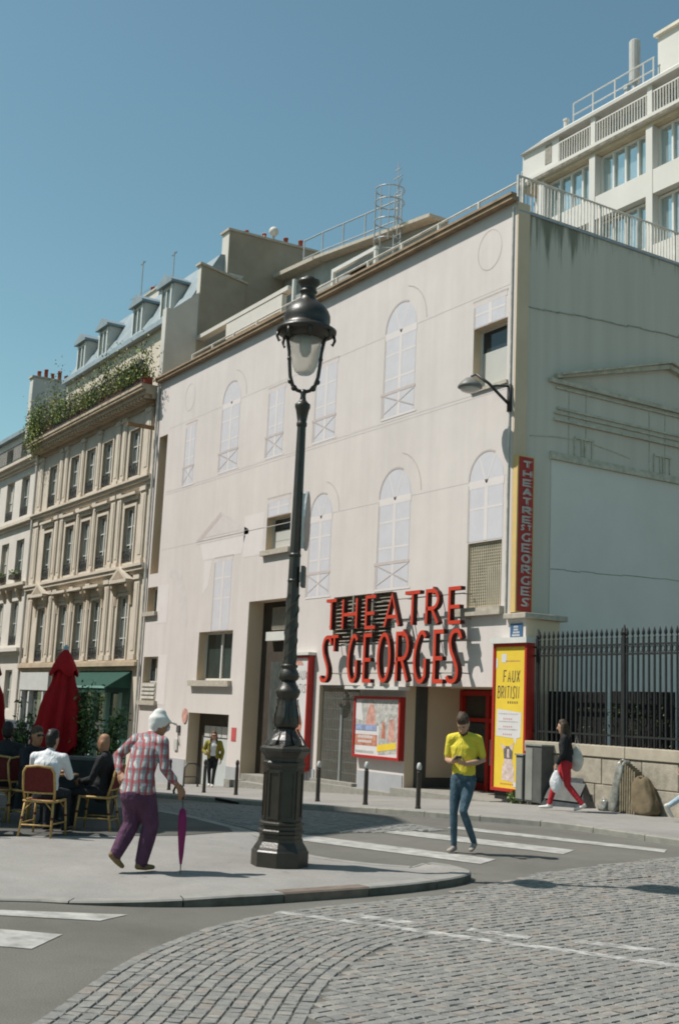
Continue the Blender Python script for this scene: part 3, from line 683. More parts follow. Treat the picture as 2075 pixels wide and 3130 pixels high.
for ch, a, b, z0 in [('S',-7.06,-6.50,2.38),('T',-6.62,-6.16,3.14),('G',-5.74,-5.26,2.38),('E',-5.02,-4.60,2.38),('O',-4.40,-3.82,2.38),('R',-3.62,-3.08,2.38),('G',-2.9,-2.38,2.38),('E',-2.13,-1.70,2.38),('S',-1.66,-1.08,2.38)]:
    k = MB(); glyph(k, ch, a, b, z0, 3.60, .047 if ch != 'T' else .038, fr, -.42, -.29); k.build('letter', ['letter_red', 'letter_side'], SG)
k = MB()
for z in (2.62,3.35,3.85,4.4):
    k.box(-6.9,-1.2,-.285,-.265,z-.012,z+.012)
for x in frange(-6.7,-1.3,1.08):
    for z in (2.62,3.35,3.85,4.4): k.box(x-.012,x+.012,-.265,.0,z-.012,z+.012)
k.build('support_rail', 'louvre', SG)
# vertical blade sign on the corner
BS = thing('blade_sign', (.15,.2,3.9), 'tall narrow red blade sign with yellow edges lettered THEATRE ST GEORGES', 'sign')
mat('sign_yellow', (.60, .43, .17), .6, .06, 3); mat('neon_white', (.52, .50, .47), .5, .1, 8)
k = MB(); k.box(.07,.21,-.02,.47,3.93,7.40,0); bd = k.build('panel', 'sign_yellow', BS)
k = MB(); k.box(.2105,.224,.02,.43,3.96,7.37); k.build('face', 'red_paint', BS)
k = MB(); k.box(.055,.0695,-.01,.46,3.93,7.4); k.build('back', 'brown_dark', BS)
ff = lambda y, z, d: (d, y, z)
zz = 7.30
for ch in 'THEATRE':
    k = MB(); glyph(k, ch, .11,.35, zz-.185, zz-.02, .018, ff, .242, .228, 0, 0); glyph(k, ch, .15,.38, zz-.185, zz-.02, .005, ff, .255, .25, 0, 0); k.build('letter', 'neon_white', BS); zz -= .205
k = MB(); glyph(k, 'S', .07,.20, zz-.14, zz-.01, .014, ff, .242,.228,0,0); glyph(k, 'T', .26,.39, zz-.14, zz-.01, .014, ff, .242,.228,0,0); k.build('letter', 'neon_white', BS); zz -= .17
for ch in 'GEORGES':
    k = MB(); glyph(k, ch, .11,.35, zz-.21, zz-.02, .018, ff, .242,.228,0,0); glyph(k, ch, .15,.38, zz-.21, zz-.02, .005, ff, .255,.25,0,0); k.build('letter', 'neon_white', BS); zz -= .236
# blue street plate
SP = thing('street_plate', (.28,-.03,3.35), 'small blue enamel street name plate under the corner ledge', 'sign')
mat('enamel_blue', (.05, .11, .20), .35, .1, 6, spec=.5); mat('enamel_white', (.6, .6, .6), .4, .05, 6)
MB().box(.08,.47,-.032,-.013,3.37,3.68).build('plate', 'enamel_blue', SP)
k = MB()
for q, (z, a, b) in enumerate(((3.61,.20,.36),(3.55,.2,.34),(3.49,.18,.38),(3.43,.15,.4))):
    x = a
    while x < b-.02: k.box(x,x+.022,-.036,-.033,z-.02,z+.02); x += .036
k.build('lettering', 'enamel_white', SP)
# wall lamp
WL = thing('wall_lamp', (-.1,-.1,8.8), 'round grey street lantern on a curved iron wall bracket', 'lamp')
mat('iron_dark', (.035, .033, .03), .5, .25, 6, spec=.4); mat('lamp_grey', (.17, .165, .15), .5, .1, 4); mat('lamp_glass', (.5, .5, .47), .25, .1, 3, spec=.5)
k = MB(); k.box(-.14,-.04,-.07,-.01,8.42,9.05); k.tube([(-.09,-.07,8.6),(-.1,-.3,8.75),(-.2,-.55,9.0),(-.4,-.75,9.22)], .035, 8); k.tube([(-.09,-.07,9.0),(-.15,-.35,8.98),(-.2,-.5,8.95)], .025, 8); k.build('bracket', 'iron_dark', WL, smooth=True)
k = MB(); k.lathe([(.02,.22),(.1,.2),(.2,.12),(.27,.03),(.28,-.02),(.24,-.04)], (-.55,-.80,8.95), 18); k.tube([(-.4,-.75,9.22),(-.50,-.79,9.2),(-.55,-.80,9.12)], .03, 8); k.build('hood', 'lamp_grey', WL, smooth=True)
k = MB(); k.lathe([(.23,-.04),(.2,-.09),(.1,-.13),(.01,-.14)], (-.55,-.80,8.95), 18); k.build('lens', 'lamp_glass', WL, smooth=True)
# ---- posters in red frames
mat('poster_white', (.60, .58, .57), .6, .05, 3); mat('poster_yellow', (.70, .50, .05), .6, .05, 3); mat('ink', (.06, .05, .045), .7); mat('ink_red', (.45, .08, .08), .7); mat('poster_pink', (.50, .27, .22), .7, .35, 7, detail=8); mat('poster_blue', (.25, .30, .45), .7, .3, 9, detail=8); mat('poster_grey', (.33, .35, .34), .7, .3, 8, detail=8, col2=(.55, .52, .48)); mat('poster_orange', (.46, .12, .08), .7, .3, 9, detail=8, col2=(.55, .30, .2)); mat('dog_grey', (.12, .11, .11), .8, .3, 20); mat('dog_cream', (.55, .44, .40), .8, .25, 12, detail=8)
def case(name, x0, x1, z0, z1, y0, label, cat='poster', fw=.07, cap=None, m='poster_white', prot=.18):
    t = thing(name, ((x0+x1)/2, y0, z0), label, cat)
    k = MB(); y1 = y0+prot
    k.box(x0,x1,y0,y1,z0,z0+fw); k.box(x0,x1,y0,y1,z1-fw,z1); k.box(x0,x0+fw,y0,y1,z0+fw,z1-fw); k.box(x1-fw,x1,y0,y1,z0+fw,z1-fw)
    k.build('frame', 'red_paint', t, bevel=.008)
    k = MB(); k.box(x0+fw,x1-fw,y0+.03,y1-.005,z0+fw,z1-fw); p = k.build('poster', m, t)
    if cap: k = MB(); k.box(x0-.04,x1+.05,y0-.06,y1+.02,z1+.002,z1+cap); k.build('cap', 'white_frame', t)
    return t, p, y0+.028
def word(p, s, x0, z0, h, wl, gap, hw, y, m, sk=0):
    k = MB(); x = x0
    for ch in s:
        if ch != ' ':
            f2 = lambda a, b, d: (a+sk*(b-z0), d, b)
            glyph(k, ch, x, x+(wl if ch != 'I' else wl*.5), z0, z0+h, hw, f2, y)
        x += (wl if ch != 'I' else wl*.5)+gap
    k.build('lettering', m, p)
def patch(p, pts, y, m, nm='print'):
    k = MB(); k.face([(x, y, z) for x, z in pts]); k.build(nm, m, p)
def bars(p, x0, x1, z, h, y, m, n=1, dash=.05, gp=.02):
    k = MB(); x = x0
    while x < x1:
        k.face([(x,y,z),(min(x+dash,x1),y,z),(min(x+dash,x1),y,z+h),(x,y,z+h)]); x += dash+gp
    k.build('print_line', m, p)
t, p, y = case('poster_case', -9.08,-7.98,.03,3.12,-.2, 'tall white poster in a red box frame left of the folding gate', cap=.08)
word(p, 'FAUX', -8.72, 2.45, .26, .13, .04, .011, y-.001, 'ink', .08); word(p, 'BRITISH', -8.88, 2.10, .24, .12, .03, .011, y-.001, 'ink', .08)
patch(p, [(-8.8,2.85),(-8.3,2.85),(-8.4,2.98),(-8.7,2.98)], y-.001, 'poster_pink')
patch(p, [(-8.75,.9),(-8.3,.92),(-8.25,1.3),(-8.45,1.75),(-8.6,1.8),(-8.7,1.4)], y-.001, 'poster_orange'); patch(p, [(-8.55,1.45),(-8.4,1.45),(-8.42,1.7),(-8.54,1.7)], y-.003, 'poster_white'); patch(p, [(-8.95,1.0),(-8.8,1.0),(-8.85,1.6),(-8.95,1.5)], y-.001, 'poster_grey')
for q in range(4): bars(p, -8.95, -8.15, .7-q*.14, .025, y-.001, 'poster_grey')
t, p, y = case('poster_case', -5.72,-3.70,.55,2.06,-.17, 'square colourful poster in a red box frame beside the folding gate', prot=.165)
patch(p, [(-5.64,1.35),(-4.6,1.35),(-4.6,1.98),(-5.64,1.98)], y-.001, 'poster_grey'); patch(p, [(-5.2,1.3),(-4.75,1.3),(-4.8,1.75),(-4.95,1.93),(-5.1,1.75)], y-.003, 'poster_pink'); patch(p, [(-5.64,1.5),(-5.3,1.45),(-5.4,1.9),(-5.64,1.95)], y-.004, 'poster_white')
patch(p, [(-5.62,1.22),(-4.7,1.22),(-4.7,1.36),(-5.62,1.36)], y-.005, 'poster_blue'); patch(p, [(-5.64,.85),(-4.66,.85),(-4.66,1.12),(-5.64,1.12)], y-.001, 'poster_orange')
bars(p, -5.5,-4.85,1.03,.07,y-.003,'poster_white'); bars(p, -5.5,-4.9,.92,.06,y-.003,'poster_white'); patch(p, [(-4.6,.65),(-3.78,.72),(-3.78,1.98),(-4.6,1.98)], y-.001, 'poster_grey')
patch(p, [(-4.5,1.05),(-4.3,1.05),(-4.35,1.45),(-4.45,1.45)], y-.003, 'poster_orange'); patch(p, [(-4.2,1.0),(-3.9,1.0),(-3.95,1.55),(-4.15,1.5)], y-.003, 'poster_pink'); patch(p, [(-4.65,.72),(-3.85,.82),(-3.85,.98),(-4.65,.88)], y-.005, 'poster_yellow'); bars(p,-5.6,-4.8,.67,.06,y-.002,'poster_grey')
t, p, y = case('poster_case', -.20,.88,.17,3.24,-.26, 'tall yellow poster with a dog in a red box frame at the corner', cap=.12, m='poster_yellow', prot=.24)
word(p, 'FAUX', .12, 2.42, .26, .105, .035, .012, y-.001, 'ink', .06); word(p, 'BRITISH', -.06, 2.08, .27, .092, .022, .011, y-.001, 'ink', .06)
bars(p, .28,.62,1.98,.05,y-.001,'ink',1,.03,.04); bars(p,.2,.65,2.86,.02,y-.001,'poster_orange'); patch(p,[(.06,2.84),(.22,2.84),(.22,3.02),(.06,3.02)],y-.001,'poster_white'); patch(p,[(-.12,2.7),(-.06,2.75),(-.06,2.9),(-.12,2.95)],y-.001,'poster_white')
patch(p, [(-.07,1.30),(.48,1.27),(.56,1.14),(.58,1.27),(.70,1.29),(.72,1.80),(-.05,1.86)], y-.001, 'poster_white')
for q in range(3):
    bars(p, .0, .62, 1.755-q*.16, .02, y-.003, 'poster_grey', 1, .04, .015)
    for s in range(5):
        a, z = .17+s*.06, 1.66-q*.16; patch(p, [(a+.02*math.cos(R_(90+36*i))*(1 if i%2==0 else .45), z+.025*math.sin(R_(90+36*i))*(1 if i%2==0 else .45)) for i in range(10)], y-.003, 'ink_red', 'star')
patch(p, [(.14,.40),(.52,.37),(.52,.62),(.44,.86),(.22,.86),(.14,.62)], y-.001, 'dog_cream'); patch(p, [(.20,.84),(.46,.84),(.47,1.0),(.40,1.1),(.24,1.1),(.18,1.0)], y-.002, 'dog_grey')
patch(p, [(.07,1.16),(.16,1.02),(.26,1.08)], y-.003, 'dog_cream'); patch(p, [(.50,1.18),(.36,1.09),(.46,1.0)], y-.003, 'dog_cream'); patch(p, [(.29,.86),(.37,.86),(.36,1.04),(.30,1.04)], y-.004, 'dog_cream')
bars(p, .1,.7,.31,.03,y-.001,'ink_red',1,.03,.03); patch(p,[(.50,.28),(.60,.28),(.60,.38),(.5,.38)],y-.002,'poster_white'); patch(p,[(.68,.26),(.78,.26),(.78,.38),(.68,.38)],y-.002,'poster_white')
k = MB()
for q in range(9): k.box(-.12+q*.06,-.08+q*.06,-.2,-.17,.0,.17)
k.build('lower_grating', 'iron_dark', t)
# small things on the wall
def small(name, label, cat, mbk, m, smooth=False, group=None): return tag(mbk.build(name, m, smooth=smooth), label, cat, group)
k = MB(); k.prism([(-16.0+.2*math.cos(2*math.pi*i/20), 1.28+.24*math.sin(2*math.pi*i/20)) for i in range(20)], lambda a, b: (a,-.03,b), lambda a, b: (a,-.004,b)); small('no_parking_disc', 'faded red round sign on the wall left of the garage', 'sign', k, 'poster_pink')
k = MB(); k.box(-12.65,-12.35,-.012,-.002,.62,1.02); small('pink_notice', 'small pink notice stuck on the wall right of the garage', 'notice', k, 'ink_red')
t = thing('entry_phone', (-16.4,-.05,.1), 'grey entry phone box with dark cable left of the garage', 'box'); MB().box(-16.5,-16.3,-.06,-.002,.72,.95).build('cover', 'dark_plinth', t); k = MB(); k.tube([(-16.4,-.04,.72),(-16.3,-.05,.45),(-16.25,-.03,.3)], .015, 6); k.build('cable', 'dark_plinth', t); MB().box(-16.65,-16.4,-.05,-.003,.15,.5).build('case', 'blind', t)
# ================================================================== roofs above the theatre
mat('metal_grey', (.33, .36, .37), .5, .1, 3, metal=.3); mat('roof_grey', (.30, .31, .30), .8, .15, 1.5); mat('render_grey', (.29, .255, .20), .92, .12, .9); mat('render_white', (.52, .495, .45), .92, .08, .8)
mat('terracotta', (.30, .075, .045), .85, .2, 8); mat('black_panel', (.03, .032, .035), .4, .2, 2)
RR = thing('roof_railing', (-10,.3,13.5), 'weathered white safety railing along the theatre gutter', 'railing')
for x in frange(-18.0,-.15,1.62):
    k = MB(); k.box(x-.025,x+.025,.27,.33,13.45,14.08); k.build('post', 'rail_white', RR)
k = MB(); k.tube([(-18,.30,14.08),(-.1,.30,14.08)], .028, 6); k.build('top_rail', 'rail_white', RR)
k = MB(); k.tube([(-18,.30,13.78),(-8.2,.30,13.78)], .02, 6); k.build('mid_rail', 'rail_white', RR)
SR = thing('terrace_railing', (-.1,5,13.2), 'cream barred railing along the top of the stained side wall', 'railing')
k = MB(); k.tube([(-.12,.12,14.12),(-.12,12,14.12)], .025, 6); k.tube([(-.12,.12,13.32),(-.12,12,13.32)], .015, 6); k.build('rails', 'rail_white', SR)
for i, y in enumerate(frange(.12,11.9,1.31)):
    k = MB(); k.box(-.145,-.095,y-.025,y+.025,13.2,14.12); k.build('post', 'rail_white', SR)
k = MB()
for y in frange(.2,11.9,.105): k.box(-.13,-.11,y-.009,y+.009,13.32,14.12)
k.build('bars', 'rail_white', SR)
# roof blocks on the theatre
RB = thing('roof_penthouse', (-15,6,13.2), 'grey roof block with sloped zinc top behind the theatre gutter', 'roof block')
k = MB(); k.prism([(-20.0,13.2),(-9.65,13.2),(-9.65,17.6),(-17.0,18.45),(-20.0,18.65)], lambda a, b: (a,5,b), lambda a, b: (a,10,b), 0); k.build('block', 'roof_grey', RB)
k = MB(); k.obox((-18.5,4.9,18.62), (1.55,0,-.10), (0,.4,0), (0,0,.08)); k.obox((-13.3,4.9,18.1), (3.7,0,-.425), (0,.4,0), (0,0,.06)); k.build('verge', 'stone_sill', RB)
k = MB(); k.box(-19.9,-12.6,1.6,1.8,14.6,14.8); k.box(-19.9,-12.6,1.7,4.9,13.2,14.6); k.build('lower_terrace', 'render_grey', RB)
k = MB(); k.box(-19.95,-13.0,1.3,1.6,15.35,15.5); k.box(-17.5,-13.4,1.32,1.5,14.75,15.32); k.build('parapet', 'render_white', RB)
t = thing('solar_panel', (-10.5,1.6,13.6), 'dark tilted panel between white frames on the theatre roof', 'panel')
k = MB(); k.obox((-10.8,1.4,14.55), (.9,0,0), (0,.3,.25), (0,-.02,.02)); k.build('panel', 'black_panel', t)
k = MB(); k.box(-12.0,-11.9,.9,1.0,13.3,15.3); k.build('upright', 'white_frame', t); k = MB(); k.box(-9.6,-9.5,.9,1.0,13.3,14.78); k.box(-9.6,-7.2,.9,1.0,14.78,14.9); k.box(-7.3,-7.2,.9,1.0,13.3,14.8); k.build('frame', 'white_frame', t)
t = thing('roof_hatch', (-8.2,1.2,13.3), 'dark metal roof hatch beside the white roof frame', 'hatch')
k = MB(); k.box(-8.3,-7.6,.8,1.5,13.3,14.35,0); k.box(-8.4,-7.5,.7,1.6,14.35,14.45,0); k.build('hatch_box', 'black_panel', t)
k = MB(); k.box(-8.0,-7.9,.77,.8,13.9,14.1); k.build('handle', 'metal_grey', t)
GR = thing('guard_rail', (-16,5,17.8), 'thin grey guard rail crossing the roof to the caged ladder', 'railing')
pts = [(-18.9,5.2,18.4),(-17.5,5.2,18.3),(-16.0,5.2,18.15),(-14.5,5.2,18.0),(-12.4,5.2,17.8)]
for p in pts: k = MB(); k.tube([p, (p[0],p[1],p[2]+1.6)], .035, 6); k.build('post', 'metal_grey', GR)
k = MB()
for h in (1.6,.85): k.tube([(p[0],p[1],p[2]+h) for p in pts], .028, 6)
k.build('rails', 'metal_grey', GR)
CL = thing('caged_ladder', (-12.6,5,17), 'grey caged access ladder standing on the theatre roof', 'ladder')
k = MB()
for x in (-11.75,-11.35): k.tube([(x,4.6,16.0),(x,4.6,19.2)], .03, 6)
for z in frange(16.4,19.2,.3): k.tube([(-11.75,4.6,z),(-11.35,4.6,z)], .018, 6)
k.build('ladder', 'metal_grey', CL)
k = MB()
for z in (17.3,18.0,18.7,19.15): k.tube([(-11.55+.5*math.cos(a), 4.6-.35+.5*math.sin(a), z) for a in [2*math.pi*i/14 for i in range(15)]], .022, 6)
for i in range(6): a = math.pi*(1+i/5); k.tube([(-11.55+.5*math.cos(a),4.25+.5*math.sin(a),17.2),(-11.55+.5*math.cos(a),4.25+.5*math.sin(a),19.2)], .018, 6)
k.build('cage', 'metal_grey', CL)
AN = thing('antenna_mast', (-12.1,4.9,17), 'slender aerial mast rising beside the caged ladder', 'antenna')
k = MB(); k.tube([(-12.05,4.9,16.2),(-12.05,4.9,20.6)], [.03,.015], 6); k.build('mast', 'metal_grey', AN)
k = MB(); k.box(-12.3,-11.8,4.88,4.92,20.0,20.03); k.box(-12.2,-11.9,4.88,4.92,20.3,20.33); k.tube([(-12.05,4.9,19.6),(-11.8,4.9,19.9)], .02, 6); k.build('aerial', 'metal_grey', AN)
# party walls with chimney pots
def chimney_wall(name, x0, x1, y0, y1, z0, z1, label, pots, slope=0., mats=('render_grey','render_white'), ph=.35):  # default mats paint a sunlit pale front and shaded grey sides
    t = thing(name, ((x0+x1)/2, y0, z0), label, 'chimney')
    k = MB(); k.prism([(y0,z0),(y1,z0),(y1,z1+slope),(y0,z1)], lambda a, b: (x0,a,b), lambda a, b: (x1,a,b), 0); k.face([(x0,y0-.004,z0),(x1,y0-.004,z0),(x1,y0-.004,z1),(x0,y0-.004,z1)], 1); k.build('stack', list(mats), t)
    k = MB(); k.prism([(y0-.08,z1),(y1+.05,z1+slope),(y1+.05,z1+slope+.09),(y0-.08,z1+.09)], lambda a, b: (x0-.08,a,b), lambda a, b: (x1+.08,a,b)); k.build('cap', 'stone_sill', t)
    for (y, r, h) in pots:
        z = z1+.09+slope*(y-y0)/(y1-y0); k = MB(); k.lathe([(r*1.2,0),(r,.08),(r*.9,h),(r*1.05,h),(r*1.05,h+.05)], ((x0+x1)/2, y, z-.02), 10); k.build('chimney_pot', 'terracotta', t, smooth=True)
    return t
chimney_wall('chimney_wall', -20.35,-20.05,1.35,3.3,13.5,18.42, 'grey rendered chimney wall at the theatre party line', [], -.35)
chimney_wall('chimney_wall', -20.75,-20.15,2.5,6.6,13.5,20.15, 'tall dark chimney wall with small red pots behind the roof rail', [(3.4,.08,.2),(4.2,.09,.25),(5.2,.1,.3),(5.9,.1,.35)], .1)
t = thing('roof_cowl', (-20.4,4.6,20.2), 'small pale rotating cowl on the tall chimney wall', 'cowl'); k = MB(); k.tube([(-20.4,4.6,20.2),(-20.4,4.6,20.55)], .05, 8); k.build('stem', 'metal_grey', t); k = MB(); k.sphere((-20.4,4.6,20.75), .2, 12, 8); k.build('head', 'rail_white', t, smooth=True)
# ================================================================== stone apartment house with the planted balcony
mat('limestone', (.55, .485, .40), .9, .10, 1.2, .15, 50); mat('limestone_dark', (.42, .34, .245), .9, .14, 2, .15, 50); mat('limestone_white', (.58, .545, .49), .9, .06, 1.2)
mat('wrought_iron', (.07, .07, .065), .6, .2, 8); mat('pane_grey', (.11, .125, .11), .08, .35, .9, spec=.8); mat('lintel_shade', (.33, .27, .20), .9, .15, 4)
mat('slate_blue', (.20, .245, .265), .55, .15, 2, spec=.5)
HX0, HX1 = -33.75, -20.08
HS = thing('apartment_house', (-27,4,-1.6), 'ornate cream stone apartment house with planted top balcony', 'building')
BAY = [-31.5,-28.68,-26.75,-24.85,-22.02]; HW = .52
ops = []
for c in BAY: ops += [(c-HW,c+HW,10.15,12.0,.15),(c-HW,c+HW,6.82,8.95,.15),(c-HW,c+HW,3.2,5.55,.15)]
ops += [(-26.1,-20.75,-3.0,2.75,.35),(-33.2,-30.2,-3.0,2.1,.35),(-29.5,-26.6,-3,2.7,.35)]
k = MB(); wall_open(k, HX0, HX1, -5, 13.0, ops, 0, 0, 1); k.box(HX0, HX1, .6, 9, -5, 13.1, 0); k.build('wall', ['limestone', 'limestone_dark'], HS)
def iron_guard(x0, x1, z0, h, y, parent):
    k = MB(); k.box(x0,x1,y-.02,y,z0+h-.03,z0+h); k.box(x0,x1,y-.02,y,z0+.04,z0+.06)
    for x in frange(x0+.03,x1-.03,.085): k.box(x-.008,x+.008,y-.018,y-.002,z0,z0+h)
    for i, x in enumerate(frange(x0+.1,x1-.1,.19)):
        P = [(x+.075*math.cos(a), y-.01, z0+h*.5+.15*math.sin(a)*h/.55) for a in [2*math.pi*j/8 for j in range(9)]]; k.tube(P, .011, 4)
    k.build('iron_guard', 'wrought_iron', parent)
def house_window(c, z0, z1, parent, hw=HW, y=.145, gl='pane_grey', guard=.5):
    g = win(c-hw, c+hw, z0, z1, y, 1, .075, gl, None, parent, (.33, .66)); 
    if guard: iron_guard(c-hw+.005, c+hw-.005, z0, guard, .03, parent)
    return g
for c in BAY:
    for z0, z1 in ((10.15,12.0),(6.82,8.95),(3.2,5.55)): house_window(c, z0, z1, HS)
def course(x0, x1, z, steps, parent, m='limestone', name='string_course'):
    k = MB(); zz = z
    for h, o in steps: k.box(x0,x1,-o,.02,zz,zz+h-.0005); zz += h
    k.build(name, m, parent)
course(HX0-.0,HX1+.0,12.62,[(.18,.10),(.14,.28),(.16,.55),(.10,.68)], HS, 'limestone_dark', 'cornice')
course(HX0,HX1,9.60,[(.16,.08),(.12,.18),(.08,.26)], HS); course(HX0,HX1,6.28,[(.14,.07),(.14,.2),(.10,.26)], HS); course(HX0,HX1,2.76,[(.16,.10),(.14,.22),(.08,.14)], HS, 'limestone_dark')
mm_ = MB().box(-.07,.07,-.5,-.27,12.80,12.935).data('modillion', 'limestone_dark')
for x in frange(HX0+.2,HX1-.2,.32):
    o = bpy.data.objects.new('modillion', mm_); COL.objects.link(o); o.parent = HS; o.location = Vector((x,0,0))-HS.location
def pil(c, w_, z0, z1, o=.07):
    k = MB(); k.box(c-w_,c+w_,-o,.01,z0,z1,0); k.box(c-w_*.55,c+w_*.55,-o-.02,-o+.002,z0+.35,z1-.3,0); k.box(c-w_-.04,c+w_+.04,-o-.05,.01,z1-.16,z1-.002,0); k.box(c-w_-.03,c+w_+.03,-o-.04,.01,z0+.002,z0+.2,0); k.build('pilaster', 'limestone', HS)
for z0, z1 in ((9.97,12.60),(6.67,9.58),(3.15,6.26)):
    for c, w_ in ((-33.2,.28),(-30.45,.22),(-29.78,.2),(-27.72,.17),(-25.8,.17),(-23.75,.22),(-23.1,.2),(-20.75,.24)): pil(c, w_, z0, z1)
def moulded_frame(c, z0, z1, hw=HW):
    k = MB(); e = .12; k.box(c-hw-e,c-hw,-.05,.02,z0,z1+e); k.box(c+hw,c+hw+e,-.05,.02,z0,z1+e); k.box(c-hw,c+hw,-.05,.02,z1,z1+e); k.build('architrave', 'limestone', HS)
for c in BAY:
    for z0, z1 in ((10.15,12.0),(6.82,8.95),(3.2,5.55)): moulded_frame(c, z0, z1)
    # hood over the middle floor windows and consoles
    k = MB(); k.box(c-.8,c+.8,-.22,.01,9.35,9.45); k.box(c-.72,c+.72,-.12,.01,9.18,9.35); k.build('hood', 'limestone', HS)
    k = MB(); k.box(c-.82,c+.82,-.34,.01,6.02,6.12); k.box(c-.7,c+.7,-.06,.01,5.70,6.0); k.build('hood', 'limestone', HS)
    for s in (-1, 1):
        k = MB(); k.prism([(0,6.02),(-.30,6.02),(-.28,5.85),(-.1,5.55),(-.06,5.2),(0,5.15)], lambda a, b: (c+s*.72-.09,a,b), lambda a, b: (c+s*.72+.09,a,b)); k.build('console', 'limestone_dark', HS)
    if c in (BAY[0], BAY[4]):
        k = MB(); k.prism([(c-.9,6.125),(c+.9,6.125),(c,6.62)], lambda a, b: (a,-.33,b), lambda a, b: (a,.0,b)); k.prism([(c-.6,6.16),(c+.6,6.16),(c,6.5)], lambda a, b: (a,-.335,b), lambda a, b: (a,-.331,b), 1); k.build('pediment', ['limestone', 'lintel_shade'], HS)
# planted balcony, set-back floor, mansard with dormers
k = MB(); k.box(HX0,HX1,-.72,1.0,13.2,13.30); k.build('balcony_slab', 'limestone_dark', HS)
k = MB()
for z in (13.36, 14.2): k.box(HX0,HX1-.1,-.68,-.65,z,z+.035)
for x in frange(HX0+.05,HX1-.15,.12): k.box(x-.009,x+.009,-.675,-.655,13.3,14.2)
k.build('balcony_railing', 'wrought_iron', HS)
ao = [(c-.5,c+.5,13.4,15.1,.25) for c in BAY]
k = MB(); wall_open(k, HX0, HX1-.36, 13.3, 16.45, ao, 1.0, 0, 1); k.box(HX0,HX1-.36,1.4,8,13.3,16.4,0); k.build('attic_wall', ['limestone', 'limestone_dark'], HS)
for c in BAY: win(c-.5,c+.5,13.4,15.1,1.24,1,.07,'pane_grey',None,HS,(.4,))
course2 = MB(); course2.box(HX0,HX1-.36,.72,1.2,16.45,16.66); course2.build('attic_cornice', 'zinc', HS)
k = MB(); k.prism([(.9,16.66),(2.3,19.2),(5.5,19.9),(8,19.4),(8,16.66)], lambda a, b: (HX0,a,b), lambda a, b: (HX1-.35,a,b)); k.build('mansard_roof', 'slate_blue', HS)
k = MB(); k.box(HX1-.35,HX1,.05,1.9,13.3,16.4,0); k.prism([(.3,16.4),(1.9,16.4),(3.2,18.4),(2.6,18.4)], lambda a, b: (HX1-.33,a,b), lambda a, b: (HX1,a,b), 0); k.build('party_wall', 'render_white', HS)
for c in (-32.4,-29.6,-25.65,-22.7):
    k = MB(); x0, x1 = c-.58, c+.58; k.box(x0,x1,1.15,3.2,16.66,18.25,0); d_ = k.build('dormer', 'limestone_white', HS)
    k = MB(); k.prism([(c-.76,18.25),(c+.76,18.25),(c+.72,18.36),(c,18.72),(c-.72,18.36)], lambda a, b: (a,.95,b), lambda a, b: (a,3.6,b)); k.build('dormer_roof', 'slate_blue', d_)
    k = MB(); k.face([(x0+.16,1.14,16.85),(x1-.16,1.14,16.85),(x1-.16,1.14,18.1),(x0+.16,1.14,18.1)]); k.build('pane', 'pane_grey', d_)
    k = MB(); k.box(c-.04,c+.04,1.10,1.137,16.85,18.1); k.box(x0+.05,x0+.16,1.08,1.149,16.7,18.22); k.box(x1-.16,x1-.05,1.08,1.149,16.7,18.22); k.build('frame', 'white_frame', d_)
chimney_wall('chimney_stack', -31.0,-28.6,3.2,4.2,17,20.4, 'white chimney stack with dark pots behind the dormers', [(3.4,.12,.3),(3.8,.14,.35)], 0, ('render_white','render_white'))
for x, h in ((-31.3,22.6),(-27.6,21.9)):
    t = thing('roof_aerial', (x,3.4,18.5), 'taller thin aerial beside the white chimney stack' if h > 22 else 'shorter thin aerial between two dormers', 'antenna', 'roof aerials'); k = MB(); k.tube([(x,3.4,18.3),(x,3.4,h)], .03, 6); k.build('mast', 'metal_grey', t); k = MB(); k.tube([(x-1.3,3.4,h-1.6),(x+1.9,3.4,h-1.75)], .018, 5); k.tube([(x-.2,3.4,h-.15),(x+.25,3.4,h-.1)], .03, 5); k.build('aerial', 'metal_grey', t)
# shopfronts on the ground floor
mat('shop_green', (.02, .075, .06), .55, .1, 3); mat('shop_green_light', (.19, .34, .30), .5, .1, 3); mat('awning_green', (.014, .055, .040), .85, .12, 4); mat('shop_white', (.50, .50, .49), .6, .06, 3)
SH = thing('shopfront', (-23.4,.1,-1.3), 'dark green shopfront with a pulled out awning', 'shopfront')
k = MB(); k.face([(-26.1,.34,-3),(-20.75,.34,-3),(-20.75,.34,2.75),(-26.1,.34,2.75)]); k.build('interior_panel', 'interior', SH)
for a, b_, m_ in ((-26.1,-25.7,'shop_green'),(-24.55,-24.3,'shop_green_light'),(-23.15,-22.95,'shop_green_light'),(-21.4,-20.75,'shop_green'),(-21.75,-21.45,'shop_green_light')):
    k = MB(); k.box(a,b_,-.04,.2,-3,2.1); k.build('mullion', m_, SH)
k = MB(); k.box(-26.1,-20.76,-.05,.2,1.95,2.74); k.build('fascia', 'shop_green', SH)
for a, b_ in ((-25.66,-24.58),(-24.26,-23.18),(-22.9,-21.78)): k = MB(); k.box(a,b_,.1,.14,-1.0,1.93); k.build('pane', 'pane_green', SH)
k = MB(); k.box(-24.2,-23.3,.04,.09,.55,.8); k.box(-22.6,-22.1,.04,.09,-.55,-.2); k.build('notice', 'shop_white', SH)
k = MB(); k.mesh([(-25.95,-.06,2.72),(-20.7,-.06,2.72),(-20.7,-1.0,2.12),(-25.95,-1.0,2.12),(-25.95,-1.0,1.92),(-20.7,-1.0,1.92)], [(0,1,2,3),(3,2,5,4)]); k.face([(-20.7,-.06,2.72),(-20.7,-1.0,2.12),(-20.7,-.06,2.12)]); k.face([(-25.95,-.06,2.72),(-25.95,-1.0,2.12),(-25.95,-.06,2.12)]); k.build('awning', 'awning_green', SH)
